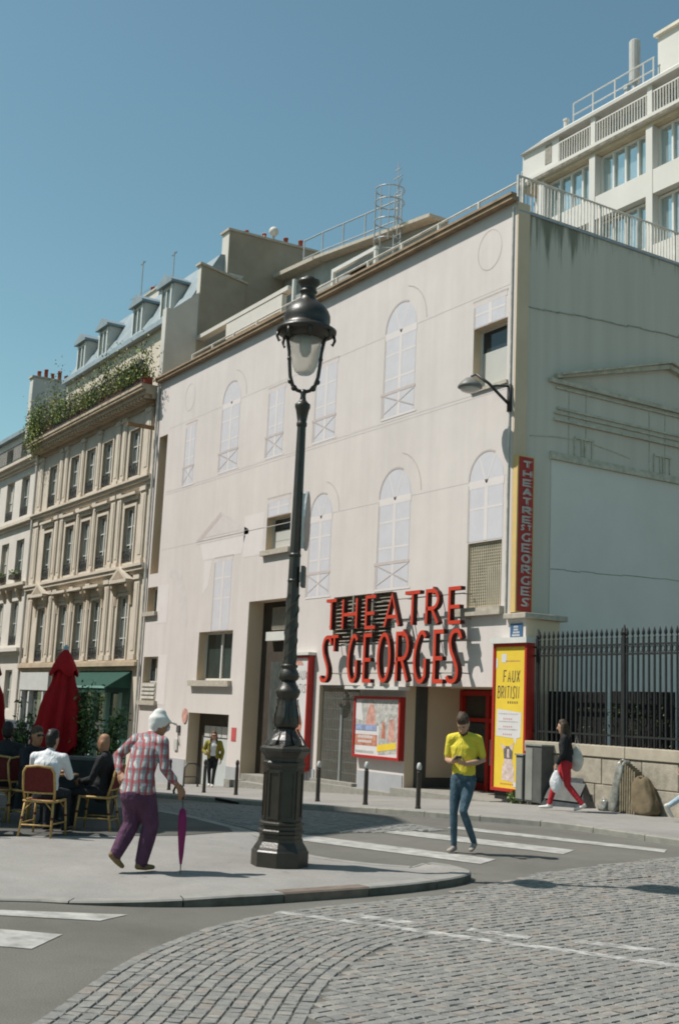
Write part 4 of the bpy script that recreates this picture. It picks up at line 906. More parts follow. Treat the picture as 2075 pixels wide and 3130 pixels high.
k = MB(); k.box(-25.95,-20.7,-1.04,-1.005,2.08,2.16); k.build('awning_bar', 'shop_green_light', SH)
SH2 = thing('shopfront', (-31.6,.1,-1.7), 'white shopfront with plain fascia beside the downpipe', 'shopfront')
k = MB(); k.face([(-33.2,.34,-3),(-30.2,.34,-3),(-30.2,.34,2.1),(-33.2,.34,2.1)]); k.build('interior_panel', 'interior', SH2)
k = MB(); k.box(-33.5,-29.6,-.12,.02,1.95,2.72); k.build('fascia', 'shop_white', SH2)
for a in (-33.35,-32.3,-30.4): k = MB(); k.box(a,a+.18,-.08,.2,-3,1.94); k.build('pilaster', 'shop_white', SH2)
k = MB(); k.box(-32.1,-30.4,.12,.15,-1.4,1.9); k.build('pane', 'pane_grey', SH2)
k = MB(); k.box(-33.15,-32.3,.12,.15,-1.9,1.9); k.build('pane', 'pane_grey', SH2)
t = thing('shop_door', (-28,.1,-1.5), 'dark carriage door between the two shopfronts', 'door'); k = MB(); k.box(-29.5,-26.6,.28,.34,-3,2.7); k.build('leaf', 'shop_green', t); k = MB(); k.box(-28.1,-28.0,.2,.28,-3,2.7); k.box(-29.4,-26.7,.22,.28,1.5,1.6); k.build('frame', 'brown_dark', t)
t = thing('downpipe', (-33.7,-.1,-2), 'white rainwater pipe between the two stone houses', 'pipe'); k = MB(); k.tube([(-33.72,-.12,12.6),(-33.72,-.12,-2)], .07, 8); k.build('pipe', 'limestone_white', t); k = MB(); k.lathe([(.1,0),(.13,.3),(.13,.4)], (-33.72,-.12,12.4), 8); k.build('hopper', 'limestone_white', t)
# rusty scaffold arm on the house corner
t = thing('rusty_bracket', (-20.6,-.4,12), 'rusty steel bracket arms projecting at the house corner', 'bracket'); mat('rust', (.22, .135, .07), .85, .3, 10)
k = MB(); k.obox((-20.2,-.5,11.7), (.04,0,0), (0,.62,0), (0,0,.07)); k.build('arm', 'rust', t); k = MB(); k.obox((-20.25,-.12,12.72), (.04,0,0), (0,.3,0), (0,0,.05)); k.build('arm', 'rust', t); k = MB(); k.box(-20.22,-20.18,-.1,-.06,11.7,12.72); k.build('strut', 'rust', t)
# ================================================================== plain neighbour on the far left
NX0, NX1 = -52, -33.77
NB = thing('neighbour_house', (-42,4,-2), 'whiter stone house with shuttered windows beyond the downpipe', 'building')
NBAY = [-35.65,-38.05,-40.5,-43,-45.5,-48]; ops = []
for c in NBAY: ops += [(c-.62,c+.62,10.2,12.15,.2),(c-.6,c+.6,7.1,9.05,.2),(c-.6,c+.6,4.0,6.1,.2),(c-.55,c+.55,1.0,2.85,.2)]
k = MB(); wall_open(k, NX0, NX1, -6, 12.9, ops, 0, 0, 1); k.box(NX0,NX1,.6,9,-6,13,0); k.build('wall', ['limestone_white', 'limestone'], NB)
mat('shutter_cream', (.42, .39, .32), .7, .1, 5)
for c in NBAY:
    for hw, z0, z1 in ((.62,10.2,12.15),(.6,7.1,9.05),(.6,4.0,6.1),(.55,1.0,2.85)): 
        g = win(c-hw,c+hw,z0,z1,.19,1,.08,'shutter_cream' if (int(c*2)+int(z0)) % 3 == 0 else 'pane_grey',None,NB,(.5,))
        if z0 > 3: iron_guard(c-hw+.01,c+hw-.01,z0,.45,.05,NB)
course(NX0,NX1,12.5,[(.14,.10),(.14,.25),(.14,.4)], NB, 'limestone', 'cornice'); course(NX0,NX1,9.65,[(.14,.1),(.14,.24)], NB); course(NX0,NX1,6.62,[(.14,.1),(.14,.3)], NB); course(NX0,NX1,3.55,[(.14,.1),(.16,.32)], NB, 'limestone_white')
for c in NBAY:
    for s in (-1,1): k = MB(); k.prism([(0,6.62),(-.28,6.62),(-.26,6.5),(-.08,6.15),(0,6.05)], lambda a, b: (c+s*.75-.09,a,b), lambda a, b: (c+s*.75+.09,a,b)); k.build('console', 'limestone_dark', NB)
k = MB()
for z in (13.0,13.75): k.box(NX0,NX1-.3,-.36,-.33,z,z+.035)
for x in frange(NX0+.05,NX1-.35,.13): k.box(x-.009,x+.009,-.355,-.335,12.92,13.75)
k.build('balcony_railing', 'wrought_iron', NB)
no = [(c-.55,c+.55,13.0,14.3,.25) for c in NBAY]
k = MB(); wall_open(k, NX0, NX1, 12.9, 14.75, no, .5, 0, 1); k.box(NX0,NX1,.9,8,12.9,14.7,0); k.build('attic_wall', ['limestone_white', 'limestone'], NB)
for c in NBAY: win(c-.55,c+.55,13.0,14.3,.74,1,.08,'pane_grey',None,NB)
k = MB(); k.prism([(.25,14.75),(.25,14.95),(3.5,16.2),(8,15.5),(8,14.75)], lambda a, b: (NX0,a,b), lambda a, b: (NX1-.1,a,b)); k.build('roof', 'slate_blue', NB)
for x, y_ in ((-35.6,0),(-38.0,0)):
    t = thing('window_box', (x,-.2,7.1), 'planted window box on the white house next to the downpipe' if x > -36 else 'second planted window box from the downpipe on the white house', 'planter', 'window boxes on the white house'); k = MB(); k.box(x-.5,x+.5,-.3,-.08,7.12,7.32); k.build('trough', 'brown_dark', t)
    k = MB()
    for q in range(90):
        c = Vector((random.uniform(x-.5,x+.5), random.uniform(-.32,-.06), random.uniform(7.3,7.55))); a = Vector((random.gauss(0,1),random.gauss(0,1),random.gauss(0,1))).normalized()*.06; b_ = a.cross(Vector((random.gauss(0,1),random.gauss(0,1),1))).normalized()*.03; k.face([c-a,c+b_,c+a,c-b_])
    mat('leaf_mid', (.11, .165, .045), .6, .35, 9); k.build('foliage', 'leaf_mid', t)
chimney_wall('chimney_wall', -37.3,-36.8,.25,4.2,14.2,17.4, 'pale chimney wall with a row of red pots above the white house', [(.6,.1,.3),(.95,.1,.45),(1.3,.09,.3),(1.65,.1,.5),(2.0,.1,.3),(2.6,.1,.5),(3.0,.08,.25),(3.4,.1,.4)], .05, ('render_white','render_white'))
# ================================================================== white modern block behind the courtyard
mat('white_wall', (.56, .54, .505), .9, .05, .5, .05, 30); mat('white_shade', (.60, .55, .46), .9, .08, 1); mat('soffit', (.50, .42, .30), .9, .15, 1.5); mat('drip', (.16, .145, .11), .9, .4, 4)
mat('sky_glass', (.50, .60, .62), .06, .12, .6, metal=.75)
YW = 16.0
WB = thing('white_block', (-8,18,0), 'white modern office block with ribbon windows and rounded top floor', 'building')
WX0, WX1 = -18.5, 8.0
COLS = [-17.3+3.14*i for i in range(9)]
k = MB(); k.box(WX0,WX1,YW+.9,YW+14,-2,25.2,0)
for zs, zt in ((-2,4.3),(6.3,7.5),(9.4,10.6),(12.6,13.75),(15.75,16.9),(18.85,19.98),(22.1,23.10)): k.box(WX0,WX1,YW,YW+.9,zs,zt,0)
k.build('spandrel', 'white_wall', WB)
k = MB(); k.box(WX0-.1,WX1,YW-.15,YW+14,25.15,25.42); k.build('balcony_slab', 'white_wall', WB)
k = MB(); k.box(WX0-.1,WX1,YW-.16,YW-.151,25.13,25.27); k.build('drip_stain', 'drip', WB)
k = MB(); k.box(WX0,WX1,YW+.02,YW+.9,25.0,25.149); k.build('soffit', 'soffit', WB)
for x in COLS:
    k = MB(); k.box(x,x+.34,YW-.02,YW+.9,3,22.0+2.98); k.build('column', 'white_wall', WB)
FL = [(23.14,24.98),(20.02,22.06),(16.93,18.83)]
for z0, z1 in FL:
    for i, x in enumerate(COLS[:5] if z0 > 20 else COLS[:5]):
        a, b_ = x+.345, x+3.135; k = MB(); k.face([(a,YW+.44,z0),(b_,YW+.44,z0),(b_,YW+.44,z1),(a,YW+.44,z1)]); g = k.build('window', 'sky_glass', WB)
        k = MB(); k.box(a,b_,YW+.36,YW+.435,z1-.10,z1); k.box(a,b_,YW+.36,YW+.435,z0,z0+.07)
        for q in range(5): c = lerp(a+.04, b_-.04, q/4); k.box(c-.045,c+.045,YW+.32,YW+.436,z0+.07,z1-.1)
        k.build('frame', 'white_frame', g)
for z0, z1 in ((13.75,15.75),(10.6,12.6),(7.5,9.4),(4.3,6.3)):
    k = MB(); k.face([(WX0,YW+.84,z0),(WX1,YW+.84,z0),(WX1,YW+.84,z1),(WX0,YW+.84,z1)]); k.build('window', 'sky_glass', WB)
# set back top floor behind the balustrade
k = MB(); k.box(WX0+.05,WX1,YW+.9,YW+13,25.42,26.9,0); k.box(WX0+.05,-16.1,YW+.06,YW+.92,25.42,26.85,0); k.build('top_floor_wall', 'white_wall', WB)
for i, x in enumerate(COLS):
    a, b_ = x+.34, x+3.14
    if x > -17: 
        k = MB(); k.face([(a,YW+.89,25.5),(b_,YW+.89,25.5),(b_,YW+.89,26.8),(a,YW+.89,26.8)]); g = k.build('window', 'sky_glass', WB)
        k = MB()
        for q in range(5): c = lerp(a, b_, q/4); k.box(c-.05,c+.05,YW+.82,YW+.885,25.5,26.8)
        k.build('frame', 'white_frame', g)
    if x > -17: k = MB(); k.box(x+.02,x+.28,YW+.03,YW+.3,25.42,26.75); k.build('balcony_post', 'white_wall', WB)
k = MB(); k.box(-16.1,WX1,YW+.06,YW+.10,26.42,26.48); k.box(-16.1,WX1,YW+.06,YW+.10,25.50,25.54)
for x in frange(-16.05,WX1-.05,.15): k.box(x-.018,x+.018,YW+.065,YW+.095,25.42,26.45)
k.build('balustrade', 'white_wall', WB)
k = MB(); k.box(-16.95,-16.55,YW+.04,YW+.058,25.75,26.65); k.build('vent_slot', 'louvre', WB)
k = MB(); pr_ = [(YW-.1,26.75),(YW-.12,26.88),(YW+.25,27.2),(YW+.95,27.5),(YW+2.2,27.62),(YW+13,27.62),(YW+13,26.75)]
k.prism(pr_, lambda a, b: (-17.2,a,b), lambda a, b: (WX1,a,b))
e = [(YW+.55+(a-YW-.55)*.7, 26.75+(b-26.75)*.55) for a, b in pr_]
A0 = [(-17.2,a,b) for a, b in pr_]; B0 = [(-18.45,YW+.02+(a-YW)*.98,26.75+(b-26.75)*.28) for a, b in pr_]
for i in range(len(A0)): j = (i+1) % len(A0); k.face([A0[i],A0[j],B0[j],B0[i]])
k.face(B0); k.build('curved_roof', 'white_wall', WB)
k = MB(); k.box(-11.5,WX1,YW+1.2,YW+10,27.6,29.6,0); k.build('plant_room', 'white_wall', WB)
k = MB(); k.box(-11.6,WX1,YW+1.05,YW+10.1,29.6,29.74); k.build('plant_room_cap', 'white_shade', WB)
k = MB()
for x in frange(-19.5,-18.6,.15): k.box(x-.016,x+.016,YW+.9,YW+.93,25.4,26.65)
k.box(-19.5,-18.5,YW+.89,YW+.94,26.62,26.67); k.build('side_balustrade', 'white_wall', WB)
RW = thing('rooftop_railing', (-14,17,27.6), 'two bar white railing on the roof of the white block', 'railing')
for x in (-16.2,-15.0,-13.7,-12.1,-11.55): k = MB(); k.tube([(x,YW+1.0,27.5),(x,YW+1.0,28.65)], .035, 6); k.build('post', 'white_wall', RW)
k = MB()
for z in (28.65,28.1): k.tube([(-16.2,YW+1.0,z),(-11.5,YW+1.0,z)], .03, 6)
k.build('rails', 'white_wall', RW)
t = thing('roof_vent', (-16.3,YW+.8,27.4), 'short white vent at the end of the rooftop railing', 'vent'); k = MB(); k.lathe([(.11,0),(.11,.55),(.14,.56),(.14,.64),(.05,.7)], (-16.45,YW+.8,27.3), 10); k.build('pipe', 'white_wall', t); k = MB(); k.lathe([(.16,0),(.16,.06)], (-16.45,YW+.8,27.35), 10); k.build('collar', 'white_shade', t)
t = thing('telecom_mast', (-13,YW+1.2,27.5), 'grey cylindrical telecom mast behind the rooftop railing', 'antenna'); mat('mast_grey', (.38, .38, .36), .6, .1, 2)
k = MB(); k.lathe([(.24,0),(.24,1.85),(.2,1.9)], (-13.15,YW+1.6,28.5), 14); k.build('shroud', 'mast_grey', t, smooth=False); k = MB(); k.tube([(-13.15,YW+1.6,27.4),(-13.15,YW+1.6,28.6)], .12, 10); k.box(-13.5,-13.3,YW+1.3,YW+1.5,27.5,28.4); k.build('stem', 'metal_grey', t)
# ================================================================== corner house across the street (out of frame, shades the terrace)
CH = thing('corner_house', (-10,-22,0), 'stone corner house with cut-off corner behind the cafe terrace', 'building')
HB = 17.0; off = (HB-.0)*.687; ox, oy = -.531*off, -.847*off
poly = [(-60,-5.05+oy),(3.1+ox,-5.05+oy),(4.28+ox,-5.6+oy),(5.82+ox,-8.45+oy),(5.5+ox,-10.35+oy),(4.85+ox,-12.1+oy),(3.2+ox,-18+oy),(-2+ox,-30+oy),(-60,-40)]
k = MB(); k.prism(poly, lambda a, b: (a,b,-4), lambda a, b: (a,b,HB)); k.build('wall', 'limestone', CH)
k = MB()
for s in range(5):
    for i in range(12): x = -4.2-i*3.2; k.box(x-.6,x+.6,poly[0][1]-.05,poly[0][1]+.02,1.2+s*3.2,3.2+s*3.2)
k.build('windows', 'pane_grey', CH)
# ================================================================== courtyard wall and railings
mat('rubble_stone', (.33, .295, .235), .92, .22, 5, .5, 30); mat('coping_stone', (.38, .335, .26), .9, .12, 4, .3, 50); mat('fence_iron', (.018, .02, .02), .55, .3, 8, spec=.4)
CW = thing('courtyard_wall', (5,-.1,0), 'low pale stone wall carrying the black courtyard railings', 'wall')
k = MB(); k.box(.95,14,-.25,.15,-.4,1.02); k.build('wall_body', 'rubble_stone', CW)
x = .9
while x < 13.5:
    L_ = random.uniform(1.15,1.5); k = MB(); k.box(x+.006,x+L_-.006,-.30,.2,1.03,1.245); k.build('coping', 'coping_stone', CW, bevel=.012); x += L_
for row, z in enumerate((.05,.53)):
    x = 1.0+row*.35
    while x < 13:
        L_ = random.uniform(.7,1.15); k = MB(); k.box(x+.008,x+L_-.008,-.27-random.random()*.008,-.249,z+.005,z+.47); k.build('stone_block', 'rubble_stone', CW, bevel=.012); x += L_
FE = thing('courtyard_railing', (5,-.05,1.25), 'black iron railings with spear points on the low stone wall', 'fence')
k = MB()
k.box(-.016,.016,-.016,.016,1.245,3.28); k.lathe([(.014,0),(.03,.03),(.012,.06),(.034,.1),(.03,.14),(.004,.22)], (0,0,3.26), 6); barme = k.data('bar', 'fence_iron')
k = MB(); k.box(-.011,.011,-.011,.011,1.245,2.95); k.lathe([(.011,0),(.024,.03),(.004,.14)], (0,0,2.93), 6); shortme = k.data('bar', 'fence_iron')
for i, x in enumerate(frange(1.05,13.4,.135)):
    o = bpy.data.objects.new('bar', barme); COL.objects.link(o); o.parent = FE; o.location = Vector((x,-.05,0))-FE.location
for z in (1.44,2.98,3.16):
    k = MB(); k.box(.85,13.6,-.07,-.03,z-.018,z+.018); k.build('rail', 'fence_iron', FE)
k = MB()
for x in frange(1.05,13.4,.135): k.tube([(x+.0675+.04*math.cos(a),-.05,3.07+.06*math.sin(a)) for a in [2*math.pi*i/8 for i in range(9)]], .009, 4)
k.build('ring_row', 'fence_iron', FE)
for x in (1.0,3.42,5.9,8.4):
    k = MB(); k.box(x-.03,x+.03,-.085,-.02,1.245,3.34); k.lathe([(.03,0),(.05,.05),(.01,.2)], (x,-.05,3.34), 8); k.build('post', 'fence_iron', FE)
mat('yard', (.12, .11, .10), .95, .2, 3); k = MB(); k.face([(.02,.15,.05),(30,.15,.05),(30,15.9,.05),(.02,15.9,.05)]); o = k.build('courtyard', 'yard'); tag(o, 'shaded courtyard floor behind the railings', kind='structure')
# dark screen and hedge inside
t = thing('garden_screen', (5,.7,0), 'black screen panels behind the courtyard railings', 'screen'); mat('screen_black', (.012, .012, .012), .9, .3, 3)
for i, x in enumerate(frange(.6,13,1.7)[:-1]): k = MB(); k.box(x+.02,x+1.66,.62,.66,.05,2.28+.02*(i%2)); k.build('screen_panel', 'screen_black', t)
mat('leaf_dark', (.03, .055, .015), .6, .4, 9); mat('leaf_light', (.06, .085, .02), .6, .35, 9)
def leaves(mbk, cfn, n, size, mi=0, up=.3):
    for _ in range(n):
        c = Vector(cfn()); a = Vector((random.gauss(0,1),random.gauss(0,1),random.gauss(0,1)+up)).normalized()*size*random.uniform(.6,1.3); b_ = a.cross(Vector((random.gauss(0,1),random.gauss(0,1),random.gauss(0,1)))).normalized()*size*.42
        mbk.face([c-a, c+b_, c+a, c-b_], mi)
t = thing('courtyard_shrub', (3.0,.45,.1), 'leafy green shrub growing against the black screen', 'shrub')
k = MB(); leaves(k, lambda: (random.gauss(3.2,.55), random.uniform(.2,.58), random.gauss(1.75,.18)), 260, .035, 0); k.build('foliage', 'leaf_light', t)
k = MB()
for q in range(6): x = 2.6+q*.22; k.tube([(x,.45,.05),(x+random.uniform(-.1,.1),.42,1.0),(x+random.uniform(-.2,.2),.4,1.8)], [.02,.015,.006], 5)
k.build('stem', 'brown_dark', t)
# ================================================================== things along the wall
mat('cabinet_grey', (.22, .225, .20), .6, .1, 4); mat('steel_dark', (.09, .09, .085), .5, .2, 4)
for nm, x0, x1, z1, lb in (('utility_cabinet',1.02,1.24,.95,'slim grey utility cabinet beside the yellow poster'), ('utility_cabinet',1.30,1.78,1.16,'taller grey utility cabinet against the low stone wall')):
    t = thing(nm, ((x0+x1)/2,-.45,pave(1.3)), lb, 'cabinet'); z0 = pave(1.3)
    k = MB(); k.box(x0,x1,-.62,-.32,z0+.06,z1); k.build('body', 'steel_dark', t, bevel=.01); k = MB(); k.box(x0+.02,x1-.02 if x1 < 1.3 else x0+.22,-.63,-.62,z0+.1,z1-.05); k.build('door', 'cabinet_grey', t); k = MB(); k.box(x0-.02,x1+.02,-.64,-.3,z1,z1+.03); k.build('lid', 'cabinet_grey', t)
mat('bin_bag', (.03, .032, .034), .3, .4, 9, spec=.6); mat('plastic_clear', (.20, .20, .175), .25, .35, 10, spec=.7); mat('card', (.13, .10, .06), .85, .25, 6)
def lump(name, c, r, label, cat, m, seed=0, squash=1., sharp=0.):
    rs = random.Random(seed); k = MB(); n, mm = 18, 12; vs = []; ph = [rs.uniform(0,6.28) for _ in range(9)]
    k.sphere((0,0,0), 1, n, mm)
    out = []
    for v in k.v:
        d = 1+.10*math.sin(4*v[0]+ph[0]+2*v[2])+.08*math.sin(6*v[1]+ph[1])+.06*math.sin(9*v[2]+5*v[0]+ph[2])
        z = v[2]; fl = max(z, -.72)
        if z > .3: d *= 1-.45*((z-.3)/.7)
        out.append((c[0]+v[0]*r[0]*d, c[1]+v[1]*r[1]*d, c[2]+r[2]*.72+fl*r[2]))
    k.v = out; t = thing(name, (c[0],c[1],c[2]), label, cat); k.build('bag', m, t, smooth=True)
    kk = MB(); top = max(v[2] for v in out); kk.lathe([(.05,-.06),(.03,0),(.06,.05),(.03,.09)], (c[0],c[1],top), 7); kk.build('tied_neck', m, t, smooth=True); return t
t = thing('folded_board', (2.3,-.55,pave(2.3)), 'black board leaning low against the stone wall', 'board'); k = MB(); z0 = pave(2.3)
k.mesh([(1.72,-.62,z0),(2.95,-.62,z0),(2.62,-.32,z0+.55),(1.95,-.32,z0+.55),(1.72,-.30,z0),(2.95,-.30,z0)], [(0,1,2,3),(0,3,4),(1,5,2),(3,2,5,4),(0,4,5,1)]); k.build('board', 'bin_bag', t); k = MB(); k.obox((2.3,-.49,z0+.29), (.46,0,0), (0,.004,-.003), (0,.10,.17)); k.build('panel', 'steel_dark', t)
def crumple(name, c, half, label, cat, m, seed, lean=(0,0), taper=.75, amp=.05, parts=None):
    rs = random.Random(seed); b2 = bmesh.new(); bmesh.ops.create_cube(b2, size=2); bmesh.ops.subdivide_edges(b2, edges=b2.edges[:], cuts=7, use_grid_fill=True)
    ph = [rs.uniform(0,6.28) for _ in range(8)]
    for v in b2.verts:
        x, y, z = v.co; r = (abs(x)**4+abs(y)**4+abs(z)**4)**.25; x, y, z = x/r, y/r, z/r
        q = 1+amp*(math.sin(5*x+ph[0]+3*z)+math.sin(7*y+ph[1]-4*z)+.7*math.sin(11*z+ph[2]+5*x)+.6*math.sin(17*x+9*z+ph[3]))
        tp = lerp(1, taper, (z+1)/2); z2 = max(z, -.9)
        v.co = (c[0]+x*half[0]*q*tp+lean[0]*(z+1), c[1]+y*half[1]*q*tp+lean[1]*(z+1), c[2]+(z2+.9)*half[2]*(1+.04*math.sin(6*x+ph[4])))
    me = bpy.data.meshes.new('sack'); b2.to_mesh(me); b2.free(); me.materials.append(MATS[m]); 
    for p in me.polygons: p.use_smooth = True
    t = thing(name, c, label, cat); o = bpy.data.objects.new('sack', me); COL.objects.link(o); o.parent = t; o.location = -Vector(c)
    k = MB(); rr = half[0]*.35; k.tube([(c[0]+lean[0]*1.9-rr,c[1]+lean[1]*1.9-.02,c[2]+half[2]*1.86),(c[0]+lean[0]*1.9,c[1]+lean[1]*1.9-.04,c[2]+half[2]*1.93),(c[0]+lean[0]*1.9+rr,c[1]+lean[1]*1.9,c[2]+half[2]*1.85)], [.006,.03,.006], 6); k.build('knot', m, t, smooth=True)
    return t
crumple('rubbish_bag', (3.66,-.52,pave(3.7)), (.13,.17,.48), 'tall grey plastic wrapped bundle leaning on the stone wall', 'bag', 'plastic_clear', 3, (.06,.06), .8, .05)
crumple('rubbish_bag', (4.36,-.50,pave(4.2)), (.33,.2,.34), 'rounded brown rubbish sack beside the upright slats', 'bag', 'card', 5, (-.06,.03), .5, .045)
crumple('rubbish_bag', (3.50,-.62,pave(3.5)), (.11,.12,.11), 'small crumpled plastic bag at the foot of the bundle', 'bag', 'plastic_clear', 8, (0,0), .7, .07)
t = thing('slat_bundle', (3.98,-.5,pave(4)), 'bundle of upright brown slats leaning on the stone wall', 'bundle'); mat('slat', (.15, .125, .08), .8, .3, 12)
for q in range(7):
    x = 3.80+q*.055; k = MB(); k.obox((x+.05,-.50,pave(4)+.46-.015*q), (.016,0,.0), (0,.09,0), (-.09,.10,.46-.015*q)); k.build('slat', 'slat', t)
t = thing('weed', (.95,-.4,pave(.9)), 'green weed growing at the foot of the yellow poster', 'plant'); k = MB(); leaves(k, lambda: (random.gauss(.86,.13), random.gauss(-.42,.06), pave(.9)+abs(random.gauss(.1,.1))), 160, .05, 0); k.build('foliage', 'leaf_mid', t)
k = MB()
for q in range(5): k.tube([(.9,-.42,pave(.9)),(.85+.06*q,-.42,pave(.9)+.3+.12*(q%3))], [.006,.003], 4)
k.build('stem', 'leaf_mid', t)
# ================================================================== bollards
mat('bollard_brown', (.035, .028, .022), .5, .2, 6, spec=.4); mat('bollard_tip', (.5, .49, .46), .4, .1, 6)
for i, (x, y) in enumerate([(-8.7,-3.75),(-6.5,-3.84),(-4.78,-3.88),(-.75,-4.18),(.97,-4.2),(2.58,-4.18)]):
    lbs = ['dark bollard standing in front of the garage door','dark bollard left of the entrance steps','dark bollard in front of the tall white poster','dark bollard in front of the folding gate','dark bollard in front of the square poster','dark bollard before the porch with red doors']
    t = thing('bollard', (x,y,pave(x)), ['dark slim bollard farthest down the theatre pavement','dark slim bollard in front of the garage wall','dark slim bollard by the entrance step','dark slim bollard in front of the folding gate','dark slim bollard below the square poster','dark slim bollard before the red doored porch'][i], 'bollard', 'bollards along the theatre pavement')
    k = MB(); k.lathe([(.05,-.1),(.05,.02),(.042,.05),(.040,.62),(.034,.63),(.034,.66)], (0,0,0), 12); k.build('shaft', 'bollard_brown', t, smooth=False, loc=(0,0,0)); k = MB(); k.lathe([(.034,.66),(.042,.68),(.044,.72),(.03,.77),(.01,.785)], (0,0,0), 12); k.build('tip', 'bollard_tip' if i > 2 else 'bollard_brown', t, smooth=True, loc=(0,0,0))
t = thing('bicycle_hoop', (-12.6,-2.2,pave(-12.6)), 'low grey hoop rail by the garage', 'hoop'); k = MB(); z0 = pave(-12.6); k.tube([(-12.3,-1.2,z0-.1),(-12.3,-1.2,z0+.55),(-12.3,-1.3,z0+.68),(-12.3,-1.55,z0+.68),(-12.3,-1.65,z0+.55),(-12.3,-1.65,z0-.1)], .03, 8); k.build('hoop', 'steel_dark', t, smooth=True); k = MB(); k.tube([(-12.3,-1.2,z0+.3),(-12.3,-1.65,z0+.3)], .02, 6); k.build('bar', 'steel_dark', t)
t = thing('drain_slot', (-2.2,-5.1,0), 'dark storm drain slot in the far kerb', 'drain'); k = MB(); k.box(-2.9,-1.9,-5.345,-5.30,pave(-2.4)-.075,pave(-2.4)-.02); k.build('slot', 'interior', t); k = MB(); k.box(-2.95,-1.85,-5.36,-5.335,pave(-2.4)-.015,pave(-2.4)+.0); k.build('lip', 'granite', t)
# ================================================================== street lamp
mat('lamp_bronze', (.026, .021, .0145), .40, .3, 7, .25, 60, spec=.55); m = bpy.data.materials.new('lantern_glass'); m.use_nodes = True; MATS['lantern_glass'] = m
b = m.node_tree.nodes['Principled BSDF']; b.inputs['Base Color'].default_value = (.80, .76, .70, 1); b.inputs['Roughness'].default_value = .35; b.inputs['Transmission Weight'].default_value = .75; b.inputs['IOR'].default_value = 1.05
LX, LY, LZ = 8.55, -10.34, .085
LP = thing('street_lamp', (LX,LY,LZ), 'ornate dark cast iron street lamp with octagonal pedestal and domed lantern', 'street lamp')
c8 = 1/math.cos(math.pi/8)
def l8(prof, nm, n=8, ph=.2, sm=False, s=c8): k = MB(); k.lathe([(r*s, z-LZ) for r, z in prof], (0,0,0), n, 0, ph); return k.build(nm, 'lamp_bronze', LP, smooth=sm, loc=(0,0,0))
l8([(.275,.07),(.275,.235),(.262,.25),(.25,.275),(.225,.315),(.215,.33),(.215,.36)], 'base')
l8([(.205,.36),(.205,.40),(.222,.415),(.222,.44),(.205,.455),(.205,.485),(.222,.50),(.222,.52),(.198,.535)], 'base_moulding')
ped = l8([(.192,.53),(.192,1.10)], 'pedestal')
for i in range(8):
    a = 2*math.pi*(i+.7)/8; ct = Vector((math.cos(a), math.sin(a), 0)); sd = Vector((-math.sin(a), math.cos(a), 0)); k = MB()
    for s in (-1, 1): k.obox(ct*.194+sd*s*.058+Vector((0,0,.80-LZ)), ct*.007, sd*.009, Vector((0,0,.235)))
    for z in (.57,1.035): k.obox(ct*.194+Vector((0,0,z-LZ)), ct*.008, sd*.067, Vector((0,0,.012)))
    k.build('panel_moulding', 'lamp_bronze', ped, world=False)
l8([(.192,1.08),(.205,1.10),(.205,1.13),(.19,1.145),(.19,1.175),(.215,1.21),(.235,1.235),(.246,1.245),(.246,1.275),(.225,1.29),(.19,1.31)], 'pedestal_cornice')
l8([(.185,1.30),(.175,1.33),(.15,1.38),(.125,1.42),(.105,1.46),(.10,1.49)], 'acanthus_collar', 16, 0, True, 1)
for i in range(8):
    a = 2*math.pi*(i+.3)/8; k = MB(); d_ = Vector((math.cos(a),math.sin(a),0)); s_ = Vector((-math.sin(a),math.cos(a),0))
    P = [d_*.20+Vector((0,0,1.305-LZ)), d_*.175+Vector((0,0,1.36-LZ)), d_*.14+Vector((0,0,1.41-LZ)), d_*.115+Vector((0,0,1.45-LZ)), d_*.108+Vector((0,0,1.475-LZ))]
    for j in range(4): w0, w1 = [.05,.06,.045,.03,.005][j:j+2]; k.face([P[j]-s_*w0, P[j]+s_*w0, P[j+1]+s_*w1, P[j+1]-s_*w1]); k.face([P[j]-s_*w0, P[j]+d_*.025, P[j+1]+d_*.025, P[j+1]-s_*w1]); k.face([P[j]+d_*.025, P[j]+s_*w0, P[j+1]+s_*w1, P[j+1]+d_*.025])
    k.build('leaf', 'lamp_bronze', LP, loc=(0,0,0))
l8([(.10,1.48),(.128,1.50),(.135,1.54),(.13,1.60),(.115,1.68),(.102,1.75),(.098,1.79),(.115,1.81),(.125,1.84),(.132,1.86),(.13,1.875),(.11,1.90),(.085,1.95),(.075,1.98)], 'vase', 24, 0, True, 1)
for i in range(6):
    a = 2*math.pi*i/6; d_ = Vector((math.cos(a),math.sin(a),0)); s_ = Vector((-math.sin(a),math.cos(a),0)); k = MB()
    P = [d_*r+Vector((0,0,z-LZ)) for r, z in ((.138,1.52),(.136,1.6),(.116,1.7),(.103,1.76),(.104,1.785))]
    for j in range(4): w0, w1 = [.03,.05,.045,.03,.006][j:j+2]; k.face([P[j]-s_*w0, P[j]+d_*.012, P[j+1]+d_*.012, P[j+1]-s_*w1]); k.face([P[j]+d_*.012, P[j]+s_*w0, P[j+1]+s_*w1, P[j+1]+d_*.012])
    k.build('leaf', 'lamp_bronze', LP, loc=(0,0,0))
l8([(.075,1.97),(.098,1.99),(.108,2.02),(.105,2.06),(.085,2.09),(.078,2.11),(.09,2.12),(.09,2.14),(.074,2.15)], 'knop', 20, 0, True, 1)
k = MB(); n = 32; prof = [(.072,2.14),(.066,2.6),(.060,3.2),(.054,3.9),(.050,4.5),(.047,4.76)]
for r, z in prof:
    for q in range(n): a = 2*math.pi*q/n; rr = r*(1+.045*math.cos(8*a)); k.v.append((rr*math.cos(a), rr*math.sin(a), z-LZ))
for i in range(len(prof)-1):
    for q in range(n): k.f.append((i*n+q, i*n+(q+1)%n, (i+1)*n+(q+1)%n, (i+1)*n+q)); k.m.append(0)
